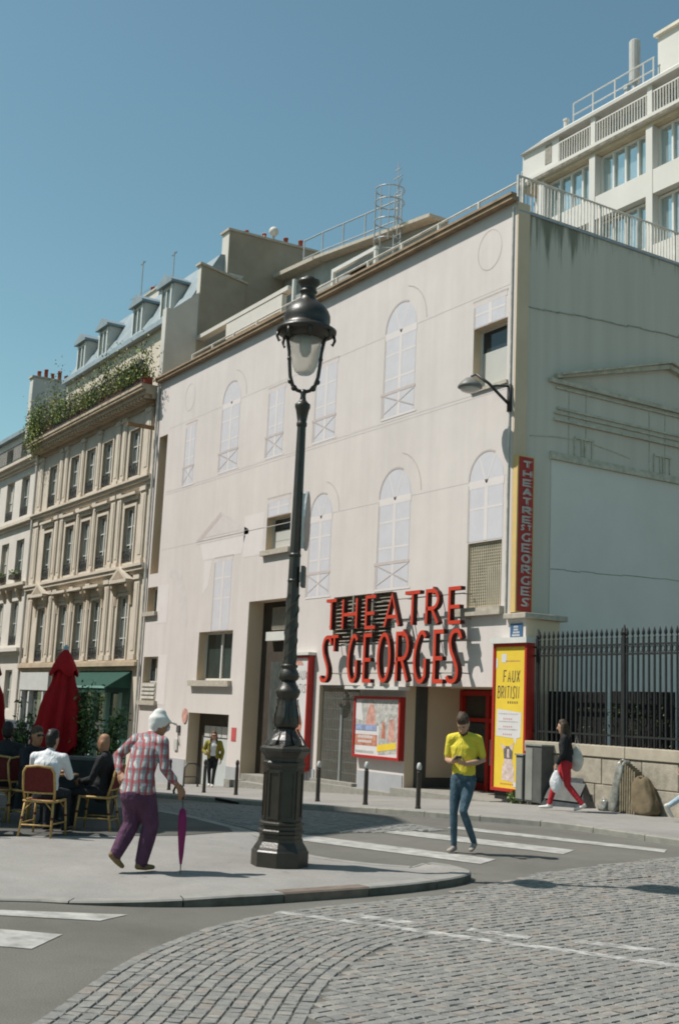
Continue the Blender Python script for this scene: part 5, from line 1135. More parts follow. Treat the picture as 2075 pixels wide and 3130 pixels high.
k.build('shaft', 'lamp_bronze', LP, smooth=True, loc=(0,0,0))
k = MB()
for j in range(3):
    for i in range(90): 
        t0, t1 = i/90, (i+1)/90; f_ = lambda t: (.069*math.cos(2*math.pi*(t*1.5+j/3)), .069*math.sin(2*math.pi*(t*1.5+j/3)), 2.15+t*.75-LZ)
        if i % 2 == 0: k.tube([f_(t0), f_(t1)], [.007,.010], 5)
o = k.build('ivy_band', 'lamp_bronze', LP, loc=(0,0,0)); o['kind'] = 'stuff'
for z in (3.04,3.32): l8([(.062,z-.02),(.068,z),(.062,z+.02)], 'ring', 16, 0, True, 1)
l8([(.047,4.74),(.058,4.76),(.058,4.79),(.05,4.80),(.06,4.86),(.072,4.93),(.086,4.97),(.086,5.0),(.06,5.02),(.035,5.05),(.028,5.10),(.034,5.13),(.028,5.17)], 'capital', 16, 0, True, 1)
k = MB()
for s in (-1, 1):
    rv = Vector((.531,.847,0))*s; P = [(.0,5.14),(.07,5.16),(.125,5.22),(.155,5.32),(.168,5.45),(.18,5.6),(.20,5.72),(.225,5.80)]
    k.tube([rv*a+Vector((0,0,z-LZ)) for a, z in P], [.022,.021,.022,.02,.02,.018,.02,.018], 8)
    k.sphere(rv*.15+Vector((0,0,5.26-LZ)), .032, 8, 6); k.sphere(rv*.172+Vector((0,0,5.52-LZ)), .028, 8, 6); k.sphere(rv*.105+Vector((0,0,5.185-LZ)), .035, 8, 6)
k.build('yoke', 'lamp_bronze', LP, smooth=True, loc=(0,0,0))
k = MB(); k.lathe([(.012,5.335-LZ),(.07,5.345-LZ),(.11,5.38-LZ),(.14,5.45-LZ),(.16,5.54-LZ),(.17,5.64-LZ),(.175,5.78-LZ)], (0,0,0), 24); k.build('glass_bowl', 'lantern_glass', LP, smooth=True, loc=(0,0,0))
k = MB(); k.lathe([(.03,5.55-LZ),(.06,5.6-LZ),(.06,5.76-LZ)], (0,0,0), 12); k.build('burner', 'lamp_glass', LP, smooth=True, loc=(0,0,0))
l8([(.20,5.75),(.215,5.77),(.235,5.79),(.30,5.80),(.335,5.82),(.338,5.85),(.30,5.87),(.265,5.90),(.255,5.93),(.262,5.97),(.26,6.02),(.235,6.08),(.19,6.135),(.14,6.17),(.10,6.20),(.085,6.24),(.08,6.28),(.10,6.295),(.10,6.31),(.085,6.325),(.09,6.36),(.125,6.40),(.128,6.43),(.07,6.44),(.065,6.47),(.035,6.485)], 'dome', 28, 0, True, 1)
k = MB()
for i in range(8): a = 2*math.pi*(i+.5)/8; d_ = Vector((math.cos(a),math.sin(a),0)); k.tube([d_*.31+Vector((0,0,5.82-LZ)), d_*.325+Vector((0,0,5.76-LZ)), d_*.30+Vector((0,0,5.70-LZ)), d_*.285+Vector((0,0,5.72-LZ))], [.02,.018,.014,.008], 6)
k.build('scroll', 'lamp_bronze', LP, smooth=True, loc=(0,0,0))
# road signs strapped to the lamp
mat('sign_alu', (.48, .49, .49), .4, .05, 3, metal=.6); mat('sign_red', (.36, .26, .24), .45, .08, 3)
t = thing('round_traffic_sign', (LX,LY,3.4), 'round traffic sign seen edge on behind the lamp post', 'sign')
dv = Vector((.84,.54,0)).normalized(); fv = Vector((.50,-.86,0)); fv = Vector((.584,.811,0)).normalized(); sv = Vector((-fv.y,fv.x,0))
C0 = Vector((LX,LY,3.70))+Vector((.531,.847,0))*.10
k = MB(); N = 28; P = [(.325*math.cos(2*math.pi*i/N), .325*math.sin(2*math.pi*i/N)) for i in range(N)]
k.prism(P, lambda a, b: C0+sv*a+Vector((0,0,b))+fv*.02, lambda a, b: C0+sv*a+Vector((0,0,b)), 0); k.build('disc', 'sign_alu', t)
k = MB(); k.face([C0+sv*a*.93+Vector((0,0,b*.93))+fv*.022 for a, b in P]); k.build('face', 'sign_red', t)
k = MB(); k.obox(C0-fv*.03, fv*.03, sv*.02, (0,0,.3)); k.build('clamp', 'sign_alu', t)
t = thing('small_plaque', (LX,LY,3.05), 'small dark plaque strapped to the lamp post below the round sign', 'sign'); C1 = Vector((LX,LY,3.09))+Vector((.531,.847,0))*.10; k = MB(); k.obox(C1, fv*.02, sv*.10, (0,0,.11)); k.build('plate', 'steel_dark', t); k = MB(); k.obox(C1-fv*.03, fv*.012, sv*.02, (0,0,.05)); k.build('clamp', 'sign_alu', t)
# ================================================================== cafe terrace
mat('rattan', (.40, .25, .085), .55, .25, 18, .2, 90, spec=.4); mat('burgundy', (.115, .012, .010), .7, .25, 30, .5, 200); mat('parasol_red', (.32, .005, .008), .85, .15, 3); mat('wood_top', (.22, .12, .05), .5, .2, 6); mat('cap_blue', (.25, .38, .45), .5)
def chair(loc, face, label):
    """bistro chair; face = direction the sitter looks (angle of +Y local)"""
    t = thing('rattan_chair', loc, label, 'chair', 'rattan terrace chairs', face)
    def tb(nm, path, r, n=8): k = MB(); k.tube(path, r, n); return k.build(nm, 'rattan', t, smooth=True, loc=(0,0,0))
    for sx in (-1, 1):
        lg = tb('leg', [(sx*.20,.20,.45),(sx*.215,.22,.25),(sx*.225,.235,0)], [.017,.016,.015])
        k = MB(); k.tube([(sx*.214,.22,.27),(sx*.216,.222,.24)], .019, 8); k.build('binding', 'burgundy', lg, world=False)
        lg = tb('leg', [(sx*.19,-.19,.46),(sx*.205,-.23,.22),(sx*.22,-.27,0)], [.017,.016,.015])
        k = MB(); k.tube([(sx*.2035,-.225,.25),(sx*.206,-.232,.22)], .019, 8); k.build('binding', 'burgundy', lg, world=False)
    tb('seat_frame', [(-.21,-.20,.45),(-.22,.0,.455),(-.20,.21,.455),(0,.235,.455),(.20,.21,.455),(.22,0,.455),(.21,-.20,.45),(0,-.21,.45),(-.21,-.20,.45)], .018)
    k = MB(); k.box(-.19,.19,-.18,.205,.452,.468); k.build('seat', 'burgundy', t, loc=(0,0,0))
    tb('back_frame', [(-.20,-.19,.46),(-.215,-.24,.62),(-.21,-.285,.82),(-.17,-.305,.885),(0,-.315,.905),(.17,-.305,.885),(.21,-.285,.82),(.215,-.24,.62),(.20,-.19,.46)], .017)
    tb('back_rail', [(-.195,-.235,.56),(0,-.245,.555),(.195,-.235,.56)], .013)
    k = MB(); k.mesh([(-.20,-.235,.57),(.20,-.235,.57),(.20,-.285,.82),(.16,-.303,.88),(0,-.312,.895),(-.16,-.303,.88),(-.20,-.285,.82)], [tuple(range(7))]); k.build('back_panel', 'burgundy', t, loc=(0,0,0))
    for sx in (-1, 1): tb('brace', [(sx*.2,.21,.35),(sx*.1,.225,.44)], .009, 6); tb('brace', [(sx*.198,-.21,.33),(sx*.09,-.205,.44)], .009, 6); tb('stretcher', [(sx*.217,.225,.17),(sx*.21,-.24,.17)], .011, 6)
    tb('stretcher', [(-.212,-.245,.15),(.212,-.245,.15)], .011, 6)
    t.scale = (.9,.9,.9); return t
def ang(d): return math.atan2(-d[0], d[1])          # rz turning +Y local onto d
FWD = Vector((-.847,.531)); RGT = Vector((.531,.847)); NZ = .085
def dirv(f, r): v = FWD*f+RGT*r; return (v.x, v.y)
chair((5.60,-11.87,NZ), ang(dirv(1,.15)), 'rattan chair with burgundy back under the man in white')
chair((5.10,-11.02,NZ), ang(dirv(.1,-1)), 'rattan chair seen from the side under the bald man')
chair((4.02,-12.0,NZ), ang(dirv(-1,.25)), 'rattan chair with its burgundy back beside the dark clothed man')
chair((5.22,-12.74,NZ), ang(dirv(1,.1)), 'rattan chair half cut off at the left end of the terrace')
chair((4.22,-11.60,NZ), ang(dirv(-.6,.8)), 'rattan chair under the person in sunglasses')
def table(loc, label, rz=0):
    t = thing('bistro_table', loc, label, 'table', None, rz)
    k = MB(); k.lathe([(.29,.72),(.30,.725),(.30,.745),(.29,.75)], (0,0,0), 28); k.build('table_top', 'wood_top', t, loc=(0,0,0)); k = MB(); k.tube([(0,0,.06),(0,0,.72)], .03, 10); k.build('column', 'fence_iron', t, loc=(0,0,0))
    for i in range(4): a = math.pi/4+math.pi/2*i; k = MB(); k.tube([(0,0,.1),(.15*math.cos(a),.15*math.sin(a),.06),(.27*math.cos(a),.27*math.sin(a),.0)], [.025,.02,.018], 6); k.build('foot', 'fence_iron', t, loc=(0,0,0))
    t.scale = (.9,.9,.9); return t
table((4.88,-11.50,NZ), 'round bistro table between the man in white and the bald man'); table((4.2,-12.45,NZ), 'round bistro table behind the cut off chair')
def glassware(x, y, label):
    t = thing('drinking_glass', (x,y,NZ+.675), label, 'glass', 'glasses on the bistro table'); k = MB(); k.lathe([(.024,.002),(.028,.06),(.03,.11)], (0,0,0), 12); k.build('tumbler', 'lantern_glass', t, smooth=True, loc=(0,0,0)); return t
glassware(4.80,-11.56,'clear tumbler on the bistro table'); glassware(4.94,-11.42,'clear tumbler on the bistro table')
def parasol(x, y, z, label):
    t = thing('closed_parasol', (x,y,z), label, 'parasol', 'closed red parasols')
    k = MB(); k.tube([(0,0,.0),(0,0,2.36)], .025, 8); k.build('pole', 'wood_top', t, loc=(0,0,0)); k = MB(); k.lathe([(.25,0),(.25,.05),(.05,.08),(.04,.3)], (0,0,0), 16); k.build('base', 'steel_dark', t, loc=(0,0,0))
    k = MB(); n = 48; prof = [(.03,2.38),(.10,2.28),(.13,2.12),(.145,1.98),(.17,1.85),(.225,1.7),(.26,1.5),(.29,1.25),(.31,1.05),(.33,.85),(.31,.80)]
    for i, (r, zz) in enumerate(prof):
        for q in range(n): a = 2*math.pi*q/n; w_ = 1+(.12+.22*i/len(prof))*math.cos(8*a+.4*i)+.05*math.sin(3*a+i); zoff = (.10*math.cos(8*a+.4*i)+.05*math.sin(5*a)) if i > 7 else 0; k.v.append((r*w_*math.cos(a), r*w_*math.sin(a), zz+zoff))
    for i in range(len(prof)-1):
        for q in range(n): k.f.append((i*n+q, i*n+(q+1)%n, (i+1)*n+(q+1)%n, (i+1)*n+q)); k.m.append(0)
    k.build('canopy', 'parasol_red', t, smooth=True, loc=(0,0,0))
    k = MB(); prof = [(.02,2.41),(.09,2.32),(.17,2.16),(.215,2.05),(.20,2.03)]
    for i, (r, zz) in enumerate(prof):
        for q in range(n): a = 2*math.pi*q/n; w_ = 1+.10*math.cos(4*a)*i/4; k.v.append((r*w_*math.cos(a), r*w_*math.sin(a), zz+(.05*math.cos(4*a+math.pi) if i > 2 else 0)))
    for i in range(len(prof)-1):
        for q in range(n): k.f.append((i*n+q, i*n+(q+1)%n, (i+1)*n+(q+1)%n, (i+1)*n+q)); k.m.append(0)
    k.build('vent_cap', 'parasol_red', t, smooth=True, loc=(0,0,0)); k = MB(); k.lathe([(.02,2.36),(.035,2.39),(.035,2.44),(.01,2.47)], (0,0,0), 10); k.build('finial', 'cap_blue', t, loc=(0,0,0)); return t
parasol(1.84,-10.45,pave(1.84), 'closed dark red parasol rising behind the seated group'); parasol(1.20,-11.45,pave(1.2), 'closed dark red parasol cut off at the end of the terrace')
# trough with shrubs behind the terrace
def shrub(x, y, z0, h, r, label, n=700, sz=.06, mats=('leaf_dark','leaf_mid')):
    t = thing('potted_shrub', (x,y,z0), label, 'plant'); k = MB(); k.lathe([(.16,0),(.21,.32),(.225,.33),(.225,.37),(.18,.37)], (0,0,0), 14); k.build('pot', 'fence_iron', t, loc=(0,0,0))
    k = MB(); tips = []
    for q in range(9):
        a = random.uniform(0,6.28); rr = r*random.uniform(.3,1); tp = Vector((rr*math.cos(a), rr*math.sin(a), random.uniform(h*.55,h))); mid = Vector((tp.x*.35, tp.y*.35, tp.z*.55)); k.tube([(0,0,.3), mid, tp], [.016,.011,.004], 5); tips.append((mid, tp))
    k.build('stem', 'brown_dark', t, loc=(0,0,0))
    for j, mn in enumerate(mats):
        k = MB()
        def cf():
            m_, tp = random.choice(tips); p = m_.lerp(tp, random.uniform(.1,1.08)); return (p.x+random.gauss(0,.065), p.y+random.gauss(0,.065), p.z+random.gauss(0,.08))
        leaves(k, cf, n//len(mats), sz, 0, .2); k.build('foliage', mn, t, loc=(0,0,0))
    return t
shrub(2.15,-10.2,pave(2.15),1.9,.26,'tall leafy potted shrub beside the closed parasol', 1100, .04); shrub(2.45,-9.9,pave(2.45),1.65,.22,'bushy potted shrub in front of the green shopfront', 800, .04); shrub(1.45,-10.85,pave(1.45),1.6,.25,'dark potted shrub half hidden behind the parasol', 700, .04)
t = thing('terrace_planter', (3.1,-9.8,pave(3.1)), 'long dark planter trough closing the terrace', 'planter'); k = MB(); z0 = pave(3.1); k.obox((3.55,-10.62,z0+.39), (.2,.32,0), (-.14,.09,0), (0,0,.39)); k.build('trough', 'fence_iron', t); k = MB(); k.obox((3.55,-10.62,z0+.80), (.21,.335,0), (-.155,.1,0), (0,0,.02)); k.build('rim', 'steel_dark', t)
# parked van down the street
mat('van_white', (.52, .54, .55), .35, .04, 1, spec=.5); mat('tyre', (.02, .02, .02), .9); mat('tail_red', (.3, .02, .02), .3, spec=.5)
VX, VY0, VY1 = -13.4, -7.55, -5.78; vz = road(-14)
VN = thing('van', (-15.5,-6.7,vz), 'white van parked in the shaded side street', 'van')
k = MB(); pr2 = [(VY0+.02,vz+.35),(VY1-.02,vz+.35),(VY1,vz+.8),(VY1-.05,vz+1.25),(VY1-.20,vz+1.75),(VY1-.35,vz+1.88),(VY0+.35,vz+1.88),(VY0+.20,vz+1.75),(VY0+.05,vz+1.25),(VY0,vz+.8)]
k.prism(pr2, lambda a, b: (VX,a,b), lambda a, b: (VX-3.6,a,b)); k.prism([(VY0+.05,vz+.35),(VY1-.05,vz+.35),(VY1-.05,vz+.95),(VY0+.05,vz+.95)], lambda a, b: (VX-3.6,a,b), lambda a, b: (VX-4.5,a,b)); k.build('body', 'van_white', VN, bevel=.04)
for a, b_ in ((VY0+.28,-6.70),(-6.64,VY1-.28)): k = MB(); k.box(VX+.003,VX+.012,a,b_,vz+1.15,vz+1.68); k.build('rear_window', 'pane_dark', VN)
for yy in (VY0+.06,VY1-.16): k = MB(); k.box(VX-.01,VX+.02,yy,yy+.1,vz+.75,vz+1.1); k.build('tail_lamp', 'tail_red', VN)
k = MB(); k.box(VX-.05,VX+.08,VY0+.03,VY1-.03,vz+.32,vz+.5); k.build('bumper', 'steel_dark', VN)
for xx in (VX-.7,VX-3.5):
    for yy in (VY0+.05,VY1-.25): k = MB(); k.prism([(xx+.31*math.cos(2*math.pi*i/18), vz+.31+.31*math.sin(2*math.pi*i/18)) for i in range(18)], lambda a, b: (a,yy,b), lambda a, b: (a,yy+.2,b)); k.build('wheel', 'tyre', VN)
# planting on the top balcony of the stone house
mat('leaf_sun', (.26, .30, .07), .6, .4, 8); mat('leaf_dry', (.32, .28, .11), .7, .35, 8)
lab = ['trailing bright green balcony plant at the far end of the planted balcony','bushy balcony plant hanging over the railing','tall grassy balcony plant','yellowing balcony plant','feathery green balcony plant','dense dark balcony plant','pale tufted balcony plant','leafy balcony plant near the dormers','upright balcony plant by the party wall','dark pot plant at the end of the balcony']
for i, x in enumerate([-33.2,-32.1,-30.9,-29.6,-28.3,-27.0,-25.7,-24.4,-23.0,-21.6,-20.7]):
    t = thing('balcony_plant', (x,-.4,13.3), ('first,second,third,fourth,fifth,sixth,seventh,eighth,ninth,tenth,eleventh'.split(',')[i])+' leafy trough from the downpipe along the planted top balcony', 'plant', 'plants along the top balcony'); k = MB(); k.box(x-.5,x+.5,-.58,-.25,13.32,13.62); k.build('trough', 'terracotta' if i % 3 else 'brown_dark', t)
    hgt = random.uniform(.7,1.3)*(1.25 if i < 3 else 1); sp = .55
    mm = [('leaf_mid','leaf_sun'),('leaf_sun','leaf_dark'),('leaf_mid','leaf_dry')][i % 3]
    for mn, cnt in zip(mm, (480, 520)):
        k = MB()
        if i in (0, 1): cf = lambda: (random.gauss(x,.4), random.gauss(-.72,.12), 13.9+random.gauss(0,.55))
        else: cf = lambda: (random.gauss(x,.42), random.gauss(-.5,.2), 13.5+abs(random.gauss(0,.66))*hgt)
        leaves(k, cf, cnt, .062, 0, 1.2); k.build('foliage', mn, t)
    k = MB()
    for q in range(6): a = random.uniform(-.4,.4); k.tube([(x+a,-.42,13.6),(x+a*1.3,-.5,13.6+hgt*random.uniform(.8,1.7))], [.012,.004], 4)
    k.build('stem', 'leaf_dark', t)
# ================================================================== people
mat('skin', (.42, .25, .17), .55, .08, 12, obj=True); mat('skin_tan', (.30, .155, .09), .55, .1, 12, obj=True); mat('hair_brown', (.055, .036, .022), .6, .6, 60, .4, 120, obj=True); mat('hair_long', (.10, .05, .03), .55, .4, 20, .4, 90, obj=True); mat('hair_white', (.62, .60, .57), .7, .1, 20, .3, 100, obj=True); mat('hair_black', (.012, .010, .009), .5, .3, 20, obj=True)
mat('denim', (.035, .068, .10), .85, .25, 6, .3, 150, obj=True, fold=.55, col2=(.075, .125, .16)); mat('denim_pale', (.34, .43, .50), .85, .15, 6, obj=True, fold=.55); mat('purple_cloth', (.075, .03, .062), .85, .2, 6, .2, 60, obj=True, fold=.55); mat('red_cloth', (.36, .022, .03), .85, .15, 6, .2, 60, obj=True, fold=.55); mat('black_cloth', (.014, .014, .016), .8, .3, 6, obj=True, fold=.55); mat('navy_cloth', (.016, .018, .024), .85, .3, 6, obj=True, fold=.55); mat('white_cloth', (.62, .62, .63), .85, .08, 6, .2, 60, obj=True, fold=.55); mat('olive_cloth', (.23, .20, .03), .8, .2, 8, .2, 60, obj=True, fold=.55); mat('cap_white', (.62, .60, .57), .85, .08, 10, obj=True)
mat('polo_yellow', (.60, .50, .05), .85, .07, 5, .25, 70, obj=True, fold=.55); mat('shoe_white', (.55, .53, .50), .6, .1, 8, obj=True); mat('shoe_brown', (.17, .115, .05), .7, .25, 9, obj=True); mat('shoe_sport', (.22, .18, .18), .65, .3, 26, obj=True, col2=(.42, .36, .30)); mat('pale_blue_cloth', (.40, .45, .52), .85, .1, 6, obj=True)
# checked shirt
m = bpy.data.materials.new('check_shirt'); m.use_nodes = True; MATS['check_shirt'] = m; N_ = m.node_tree.nodes; L_ = m.node_tree.links; b = N_['Principled BSDF']; b.inputs['Roughness'].default_value = .85
tc = N_.new('ShaderNodeTexCoord'); dn = N_.new('ShaderNodeTexNoise'); dn.inputs['Scale'].default_value = 6; L_.new(tc.outputs['Object'], dn.inputs['Vector'])
ma = N_.new('ShaderNodeVectorMath'); ma.operation = 'MULTIPLY_ADD'; L_.new(dn.outputs['Color'], ma.inputs[0]); ma.inputs[1].default_value = (.085,.085,.085); L_.new(tc.outputs['Object'], ma.inputs[2])
sx = N_.new('ShaderNodeSeparateXYZ'); L_.new(ma.outputs[0], sx.inputs[0])
def stripe(sock, per, ph, lo, hi):
    a = N_.new('ShaderNodeMath'); a.operation = 'MULTIPLY_ADD'; a.inputs[1].default_value = 1/per; a.inputs[2].default_value = ph; L_.new(sock, a.inputs[0])
    f = N_.new('ShaderNodeMath'); f.operation = 'FRACT'; L_.new(a.outputs[0], f.inputs[0])
    g = N_.new('ShaderNodeMath'); g.operation = 'GREATER_THAN'; g.inputs[1].default_value = lo; L_.new(f.outputs[0], g.inputs[0])
    h = N_.new('ShaderNodeMath'); h.operation = 'LESS_THAN'; h.inputs[1].default_value = hi; L_.new(f.outputs[0], h.inputs[0])
    o = N_.new('ShaderNodeMath'); o.operation = 'MULTIPLY'; L_.new(g.outputs[0], o.inputs[0]); L_.new(h.outputs[0], o.inputs[1]); return o.outputs[0]
cur = None
sm_ = N_.new('ShaderNodeMath'); L_.new(sx.outputs['X'], sm_.inputs[0]); L_.new(sx.outputs['Y'], sm_.inputs[1])
base = (.44,.43,.42,1)
prev = None
for sock, per, ph, lo, hi, col, fac in ((sm_.outputs[0],.095,0,.4,1.0,(.13,.15,.18,1),.75),(sx.outputs['Z'],.12,0,.45,1.0,(.15,.17,.19,1),.7),(sm_.outputs[0],.095,.25,.0,.34,(.30,.03,.035,1),.78),(sx.outputs['Z'],.12,.3,.0,.25,(.30,.03,.035,1),.5)):
    mx = N_.new('ShaderNodeMix'); mx.data_type = 'RGBA'; q = N_.new('ShaderNodeMath'); q.operation = 'MULTIPLY'; q.inputs[1].default_value = fac; L_.new(stripe(sock, per, ph, lo, hi), q.inputs[0]); L_.new(q.outputs[0], mx.inputs[0])
    if prev is None: mx.inputs[6].default_value = base
    else: L_.new(prev, mx.inputs[6])
    mx.inputs[7].default_value = col; prev = mx.outputs[2]
L_.new(prev, b.inputs['Base Color'])

class Body:
    def __init__(s): s.mb = MB(); s.sam = []; s.tags = []
    def chain(s, tag, pts, rad, side=(1,0,0), n=14):
        P = [Vector(p) for p in pts]; m = len(P); R = [(r, r) if not hasattr(r, '__len__') else r for r in rad]
        if tag not in s.tags: s.tags.append(tag)
        ti = s.tags.index(tag); side = Vector(side); rows = []
        def frame(i):
            t = (P[min(i+1,m-1)]-P[max(i-1,0)]).normalized(); w_ = side-t*side.dot(t)
            if w_.length < .05: w_ = Vector((0,1,0))-t*t.y
            w_.normalize(); return t, w_, t.cross(w_)
        t, w_, d = frame(0); rr = min(R[0])
        for a in (80, 50, 22): rows.append((P[0]-t*rr*math.sin(R_(a)), w_, d, R[0][0]*math.cos(R_(a)), R[0][1]*math.cos(R_(a))))
        for i in range(m): t, w_, d = frame(i); rows.append((P[i], w_, d, R[i][0], R[i][1]))
        t, w_, d = frame(m-1); rr = min(R[-1])
        for a in (22, 50, 80): rows.append((P[-1]+t*rr*math.sin(R_(a)), w_, d, R[-1][0]*math.cos(R_(a)), R[-1][1]*math.cos(R_(a))))
        vs = []; fs = []
        for c, w_, d, rw, rd in rows:
            for k in range(n): a = 2*math.pi*k/n; vs.append(c+w_*rw*math.cos(a)+d*rd*math.sin(a))
        for i in range(len(rows)-1):
            for k in range(n): fs.append((i*n+k, i*n+(k+1)%n, (i+1)*n+(k+1)%n, (i+1)*n+k))
        fs.append(tuple(range(n-1,-1,-1))); fs.append(tuple((len(rows)-1)*n+k for k in range(n)))
        s.mb.mesh(vs, fs)
        for i in range(m):
            q = 6 if i < m-1 else 1
            for j in range(q):
                u = j/6; t, w_, d = frame(i); c = P[i] if i == m-1 else P[i].lerp(P[i+1], u); rb = R[i] if i == m-1 else (lerp(R[i][0],R[i+1][0],u), lerp(R[i][1],R[i+1][1],u))
                s.sam.append((ti, *c, *w_, *d, *t, *rb))
    def ball(s, tag, c, r, n=14):
        if not hasattr(r, '__len__'): r = (r, r, r)
        e = r[2]*.5; s.chain(tag, [(c[0],c[1],c[2]-e), c, (c[0],c[1],c[2]+e)], [(r[0]*.87,r[1]*.87), (r[0],r[1]), (r[0]*.87,r[1]*.87)], n=n)
    def finish(s, name, parent, matmap, vox=.014, smooth=2, hem=None):
        me = s.mb.data('tmp', 'skin'); o = bpy.data.objects.new('tmp', me); COL.objects.link(o)
        bmm = bmesh.new(); bmm.from_mesh(me); bmesh.ops.recalc_face_normals(bmm, faces=bmm.faces); bmm.to_mesh(me); bmm.free()
        r = o.modifiers.new('r', 'REMESH'); r.mode = 'VOXEL'; r.voxel_size = vox
        q = o.modifiers.new('s', 'SMOOTH'); q.iterations = smooth; q.factor = .5
        dg = bpy.context.evaluated_depsgraph_get(); ev = o.evaluated_get(dg); nm = bpy.data.meshes.new_from_object(ev)
        bpy.data.objects.remove(o); bpy.data.meshes.remove(me)
        nm.name = name; nm.materials.clear()
        for t in s.tags: nm.materials.append(MATS[matmap[t]])
        co = np.empty(len(nm.polygons)*3); nm.polygons.foreach_get('center', co); co = co.reshape(-1,3)
        S_ = np.array(s.sam); best = np.full(len(co), 1e9); idx = np.zeros(len(co), int)
        for row in S_:
            d = co-row[1:4]; v = np.sqrt((d@row[4:7]/row[13])**2+(d@row[7:10]/row[14])**2+(d@row[10:13]/((row[13]+row[14])*.5))**2)
            mk = v < best; best[mk] = v[mk]; idx[mk] = int(row[0])
        if hem is not None and 'shirt' in s.tags and 'pants' in s.tags:
            hz_ = hem+.012*np.sin(co[:,0]*22)+.010*np.sin(co[:,1]*17); near_ = np.abs(co[:,0]) < .215
            ip, is_ = s.tags.index('pants'), s.tags.index('shirt')
            idx[(idx == ip) & (co[:,2] > hz_)] = is_; idx[(idx == is_) & (co[:,2] <= hz_) & near_] = ip
        nm.polygons.foreach_set('material_index', idx.astype(np.int32)); nm.polygons.foreach_set('use_smooth', [True]*len(co)); nm.update()
        ob = bpy.data.objects.new(name, nm); COL.objects.link(ob); ob.parent = parent; return ob
def V3(*a): return Vector(a)
def head(B, c, look, up=(0,0,1), s=1., hair='short', ht='hair', beard=False):
    """head centred at c looking along look"""
    c = Vector(c); f = Vector(look).normalized(); u = Vector(up); u = (u-f*u.dot(f)).normalized(); r = f.cross(u)
    P = lambda a, b_, d: c+r*a*s+f*b_*s+u*d*s
    B.chain('skin', [P(0,.0,-.055), P(0,.005,.02), P(0,-.01,.075)], [(.068*s,.085*s), (.077*s,.097*s), (.066*s,.082*s)], r)
    B.chain('skin', [P(0,.035,-.10), P(0,.02,-.05)], [(.04*s,.045*s), (.058*s,.065*s)], r)
    B.chain('skin', [P(0,.092,.012), P(0,.112,-.022)], [.011*s, .016*s], r, 8)
    for sx in (-1,1): hair == 'cap' or B.chain('skin', [P(sx*.077,-.005,-.022), P(sx*.082,-.012,.02)], [(.010*s,.016*s), (.012*s,.022*s)], r, 8); B.chain(ht if hair != 'cap' else 'skin', [P(sx*.02,.09,.035), P(sx*.045,.082,.036)], [.007*s,.006*s], r, 6)
    B.chain('lip', [P(-.02,.083,-.055), P(.02,.083,-.055)], [.008*s,.008*s], u, 6)
    if beard: B.chain(ht, [P(-.062,.015,-.045), P(-.045,.06,-.085), P(0,.078,-.098), P(.045,.06,-.085), P(.062,.015,-.045)], [.018*s,.024*s,.026*s,.024*s,.018*s], u, 8)
    if hair == 'short':
        B.chain(ht, [P(0,-.035,-.035), P(0,-.022,.04), P(0,.0,.085)], [(.07*s,.075*s), (.083*s,.098*s), (.078*s,.088*s)], r)
        for i in range(10): a = random.uniform(0,6.28); B.ball(ht, P(.055*math.cos(a), -.005+.06*math.sin(a), .10+random.uniform(-.01,.02)), .026*s, 8)
    elif hair == 'long':
        B.chain(ht, [P(0,-.028,-.02), P(0,-.018,.05), P(0,.0,.088)], [(.08*s,.08*s), (.086*s,.098*s), (.072*s,.08*s)], r)
        for sx in (-1,1): B.chain(ht, [P(sx*.07,-.01,.05), P(sx*.086,.0,-.03), P(sx*.09,.015,-.14), P(sx*.085,.04,-.24)], [(.03*s,.045*s),(.03*s,.045*s),(.035*s,.045*s),(.02*s,.03*s)], r)
        B.chain(ht, [P(0,-.08,.0), P(0,-.095,-.12), P(0,-.08,-.2)], [(.07*s,.04*s),(.085*s,.045*s),(.06*s,.03*s)], r)
    elif hair == 'cap':
        B.chain(ht, [P(0,-.05,-.06), P(0,-.05,-.01)], [(.072*s,.06*s),(.085*s,.065*s)], r)
        B.chain('cap', [P(0,-.012,.022), P(0,-.01,.06), P(0,-.012,.10)], [(.092*s,.112*s),(.092*s,.11*s),(.06*s,.075*s)], r)
        B.chain('cap', [P(0,.085,.038), P(0,.15,.025), P(0,.185,.012)], [(.07*s,.012*s),(.065*s,.012*s),(.04*s,.012*s)], r)
    elif hair == 'bald': pass
    return P
